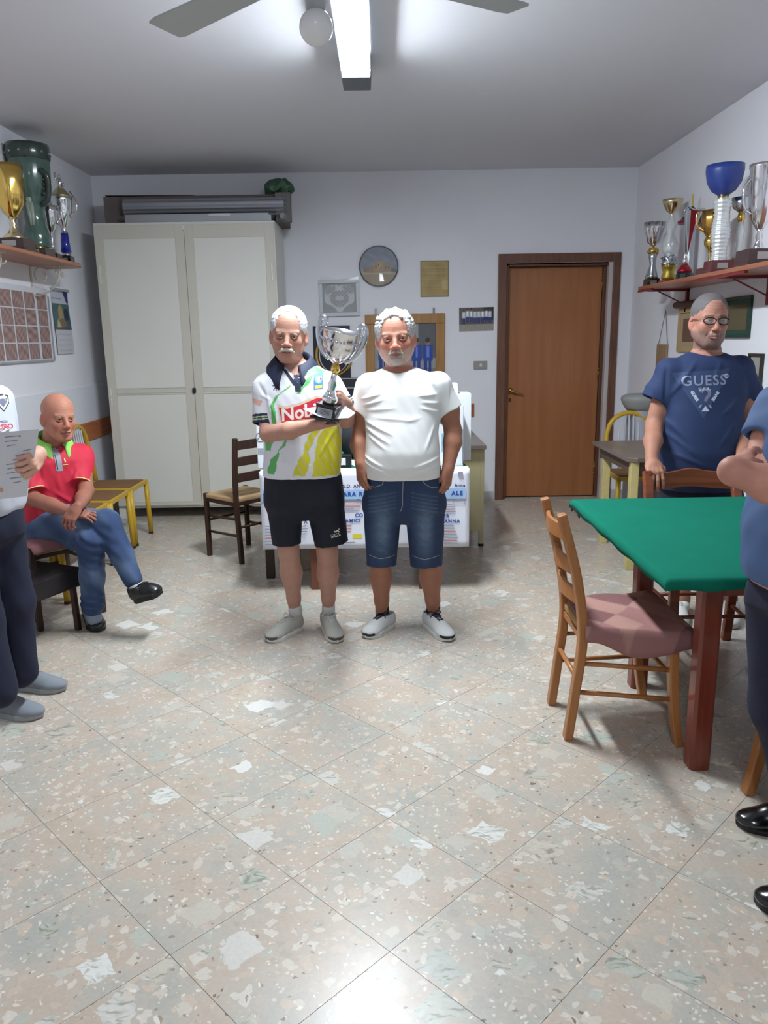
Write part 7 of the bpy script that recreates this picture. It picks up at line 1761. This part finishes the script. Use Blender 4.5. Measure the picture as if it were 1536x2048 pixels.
for pts in ([(-.022, .03), (-.022, -.002), (0, -.034), (.022, -.002), (.022, .03), (0, .036)],): onD('crest', 6, 806, pts, dkp, .0018); onD('crest', 6, 806, [(a*.82, b*.82) for a, b in pts], whp, .0026); onD('crest', 6, 806, [(a*.5, b*.5) for a, b in pts], prm, .0032)
# trousers
nav = mat('navy_cotton', srgb(24, 28, 50), rough=.85, bump=.2, bscale=300)
def ntr(F, hc, legs, yaw, r):
    F.ell(hc, (.175, .145, .12), rotm(yaw), .04); F.loft([(hc[2]-.04, hc[0], hc[1], .172, .135), (hc[2]+.11, hc[0]+.01, hc[1], .180, .142)], rot=math.radians(yaw), k=.03)
    for P in legs: F.chain([np.array(p) for p in P], r, .03)
F = Field(); hc = np.array((-1.605, 2.98, .86)); hnR = hc+rt*.09+np.array((0, 0, -.05)); hnL = hc-rt*.09+np.array((0, 0, -.05))
kR, kL = np.array((-1.60, 2.88, .50)), np.array((-1.56, 3.07, .50)); aR, aL = PY(-4, 1380, 2.86), PY(38, 1340, 3.06)
ntr(F, hc, [[hnR, kR, aR], [hnL, kL, aL]], yd, [.110, .088, .076]); F.plane((0, 0, .965), (0, 0, 1)); F.plane((0, 0, .07), (0, 0, -1))
cloth('trousers', F, .006, nav, D_, None, None, crumple(.006, 14, 3))
grs = mat('grey_canvas_shoe', srgb(128, 134, 142), rough=.85, bump=.3, bscale=300); grso = mat('grey_sole', srgb(150, 152, 152), rough=.7)
shoe(D_, ground(-52, 1420), ground(84, 1436), grs, grso, mat('grey_lace', srgb(176, 178, 182), rough=.8), w_=.052); shoe(D_, ground(-2, 1372), ground(130, 1382), grs, grso, mat('grey_lace', None), w_=.052)
# paper in his hands
pa = thing('paper_sheet', 'white sheet of handwritten notes held by the man at the left edge', 'paper', PY(30, 930, 2.66), world=True)
n = 16; P4 = [PY(-46, 868, 2.70), PY(78, 858, 2.655), PY(54, 992, 2.69), PY(-66, 1003, 2.72)]
v = []
for i in range(n+1):
    for j in range(n+1):
        u, t = i/n, j/n; p = (P4[0]*(1-u)+P4[1]*u)*(1-t)+(P4[3]*(1-u)+P4[2]*u)*t; v.append(p+np.array((0, -.012*math.sin(PI*u)+.004*math.sin(t*5), 0)))
f = [(i*(n+1)+j, i*(n+1)+j+1, (i+1)*(n+1)+j+1, (i+1)*(n+1)+j) for i in range(n) for j in range(n)]
ps = raw('sheet', v, f, mat('note_paper', srgb(206, 206, 210), rough=.7), pa, smooth=True)
BVH[ps.name] = BVHTree.FromPolygons([tuple(map(float, p)) for p in v], f)
rs = random.Random(8); inkp = mat('pencil_ink', srgb(128, 128, 138), rough=.8)
for k in range(11):
    px, py = rs.uniform(0, 36), 880+k*9.5; o_ = PY(px, py, 2.6); w2_ = rs.uniform(.012, .03)
    decal('note_line', [(-w2_, 0, 0), (w2_, .006, 0), (w2_, .0085, 0), (-w2_, .003, 0)], [(0, 1, 2, 3)], ps, o_, U_, V_, N_, inkp, None, off=.001)
onn = PY(22, 878, 2.6); decal('note_mark', [(-.004, 0, 0), (.004, 0, 0), (.002, .004, 0)], [(0, 1, 2)], ps, onn, U_, V_, N_, INK, None, off=.001)

# ---------------------------------------------------------------- man at the right edge with crossed arms
F_ = thing('person', 'man in steel blue polo and navy trousers with crossed arms at the right edge', 'person', (1.16, 1.95, 0), world=True)
yf_ = -75; cs, sn = math.cos(math.radians(yf_)), math.sin(math.radians(yf_)); rt = np.array([-cs, -sn, 0]); fw = np.array([sn, -cs, 0])
hF = Head((1.10, 1.93, 1.63), yaw=yf_-10, pitch=5, sc=1.08)
rF = [(.89, 1.135, 1.95, .19, .145), (.95, 1.13, 1.95, .195, .155), (1.05, 1.13, 1.95, .20, .155), (1.2, 1.14, 1.95, .20, .13), (1.33, 1.145, 1.95, .20, .118), (1.40, 1.13, 1.95, .17, .10), (1.44, 1.13, 1.95, .08, .075)]
FF = Field(); FF.loft(rF, rot=math.radians(yf_), grow=-.014); FF.cone((1.13, 1.95, 1.40), (1.11, 1.94, 1.53), .062, .058, .03); hF.build(FF); lids(FF, hF)
cF = np.array([1.13, 1.95, 1.355]); fR_, fL_ = cF+rt*.18, cF-rt*.18
eR = PY(1522, 925, 2.06); wR_ = PY(1580, 955, 1.98)
FF.chain([fR_, eR], [.050, .041], .03); FF.chain([eR, (eR+wR_)/2, wR_], [.041, .041, .030], .02)
eL = PY(1618, 1000, 1.74); wL_ = PY(1470, 942, 1.80)
FF.chain([fL_, eL], [.050, .046], .03); FF.chain([eL, eL*.45+wL_*.55, wL_], [.046, .042, .030], .02)
fhR = np.array((.9, -.3, .1)); fhL = PY(1500, 868, 1.99)-wL_; hand(FF, wR_, fhR, (.2, -.8, .2), 1, .9, curl=(12, 15, 10)); FF.ell(wL_+np.array((-.008, 0, 0)), (.027, .028, .028), None, .03); hand(FF, wL_, fhL, (-.75, -.62, .25), -1, .95, curl=(8, 18, 18), thumb=(8, 0), spread=0)
V, Fa = multi(FF, .006, [hF.block()[:2]+(.003,), hblock(wL_, fhL, .95), (wL_-.07, wL_+.07, .004)])
C = face_color(hF, V, (206, 150, 128)); k = V[:, 2] < 1.36; C[k] = np.array(srgb(188, 132, 114))*(1+.07*noise3(V[k], 50)+.04*noise3(V[k], 150, 3))[:, None]
raw('body', V, Fa, SKIN, F_, smooth=True, cols=C); eyes(hF, F_)
hair_mesh(hF, F_, [('sub', (0, -.135, .005), (.070, .095, .095)), ('plane', (0, 0, -.045), (0, -.2, -1)), ('sub', (0, -.07, -.085), (.2, .078, .085))], (90, 84, 80), g=.008)
FF = Field(); FF.loft(rF, rot=math.radians(yf_)); sF = fR_+(eR-fR_)*.55; sFL = fL_+(eL-fL_)*.55
FF.cone(fR_, sF, .060, .066, .04, cap=True); FF.cone(fL_, sFL, .060, .066, .04, cap=True); FF.cone(sF-(sF-fR_)*.25, sF+(sF-fR_)*.12, .050, .060, .004, -1); FF.cone((1.13, 1.95, 1.42), (1.11, 1.94, 1.52), .068, .078, .006, -1); FF.plane((0, 0, .905), (0, 0, -1))
poF = cloth('polo_shirt', FF, .0048, mat('steel_blue_pique', srgb(66, 90, 130), rough=.75, bump=.2, bscale=420), F_, None, None, crumple(.005, 20, 6))
collar(F_, (1.13, 1.95, 1.42), rotm(yf_, 8, 0), .082, .076, .036, mat('steel_blue_pique', None), open_=22, drop=.05, spread=.02, flare=1.35)
d = (sF-fR_)/np.linalg.norm(sF-fR_); e1_ = np.cross(d, (0, 1, 0)); e1_ /= np.linalg.norm(e1_); e2_ = np.cross(d, e1_)
obj('sleeve_trim', MB().tube([sF-d*.003+.067*(math.cos(a)*e1_+math.sin(a)*e2_) for a in np.linspace(0, 2*PI, 30, endpoint=False)], .0028, 6, close=True), mat('trim_white', srgb(220, 222, 228), rough=.6), poF, smooth=True)
FF = Field(); hc = np.array((1.15, 1.95, .87)); hR2 = hc+rt*.09+np.array((0, 0, -.05)); hL2 = hc-rt*.09+np.array((0, 0, -.05))
ntr(FF, hc, [[hR2, np.array((1.145, 2.04, .50)), np.array((1.29, 2.13, .10))], [hL2, np.array((1.16, 1.84, .50)), np.array((1.235, 1.785, .10))]], yf_, [.115, .090, .074]); FF.plane((0, 0, .965), (0, 0, 1)); FF.plane((0, 0, .06), (0, 0, -1))
cloth('trousers', FF, .006, nav, F_, None, None, crumple(.006, 14, 5))
bdr = mat('polished_black_shoe', srgb(14, 14, 16), rough=.18, coat=.6)
t1, t2 = ground(1475, 1652), ground(1512, 1808)
shoe(F_, t1+np.array((.275, -.03, 0)), t1, bdr, soleb, None, w_=.048, dressy=True); shoe(F_, t2+np.array((.26, -.10, 0)), t2, bdr, soleb, None, w_=.048, dressy=True)
# a pale shoe seen past the standing man's knee
G_ = thing('shoe', 'cream slip-on shoe on the floor under the table beside the standing man', 'shoe', ground(1540, 1335), world=True)
shoe(G_, ground(1572, 1325), ground(1502, 1338), mat('cream_leather', srgb(206, 200, 186), rough=.5), solew, None, w_=.048)

for o in list(bpy.data.objects):
    for k in ('_w', '_n'):
        if k in o: del o[k]
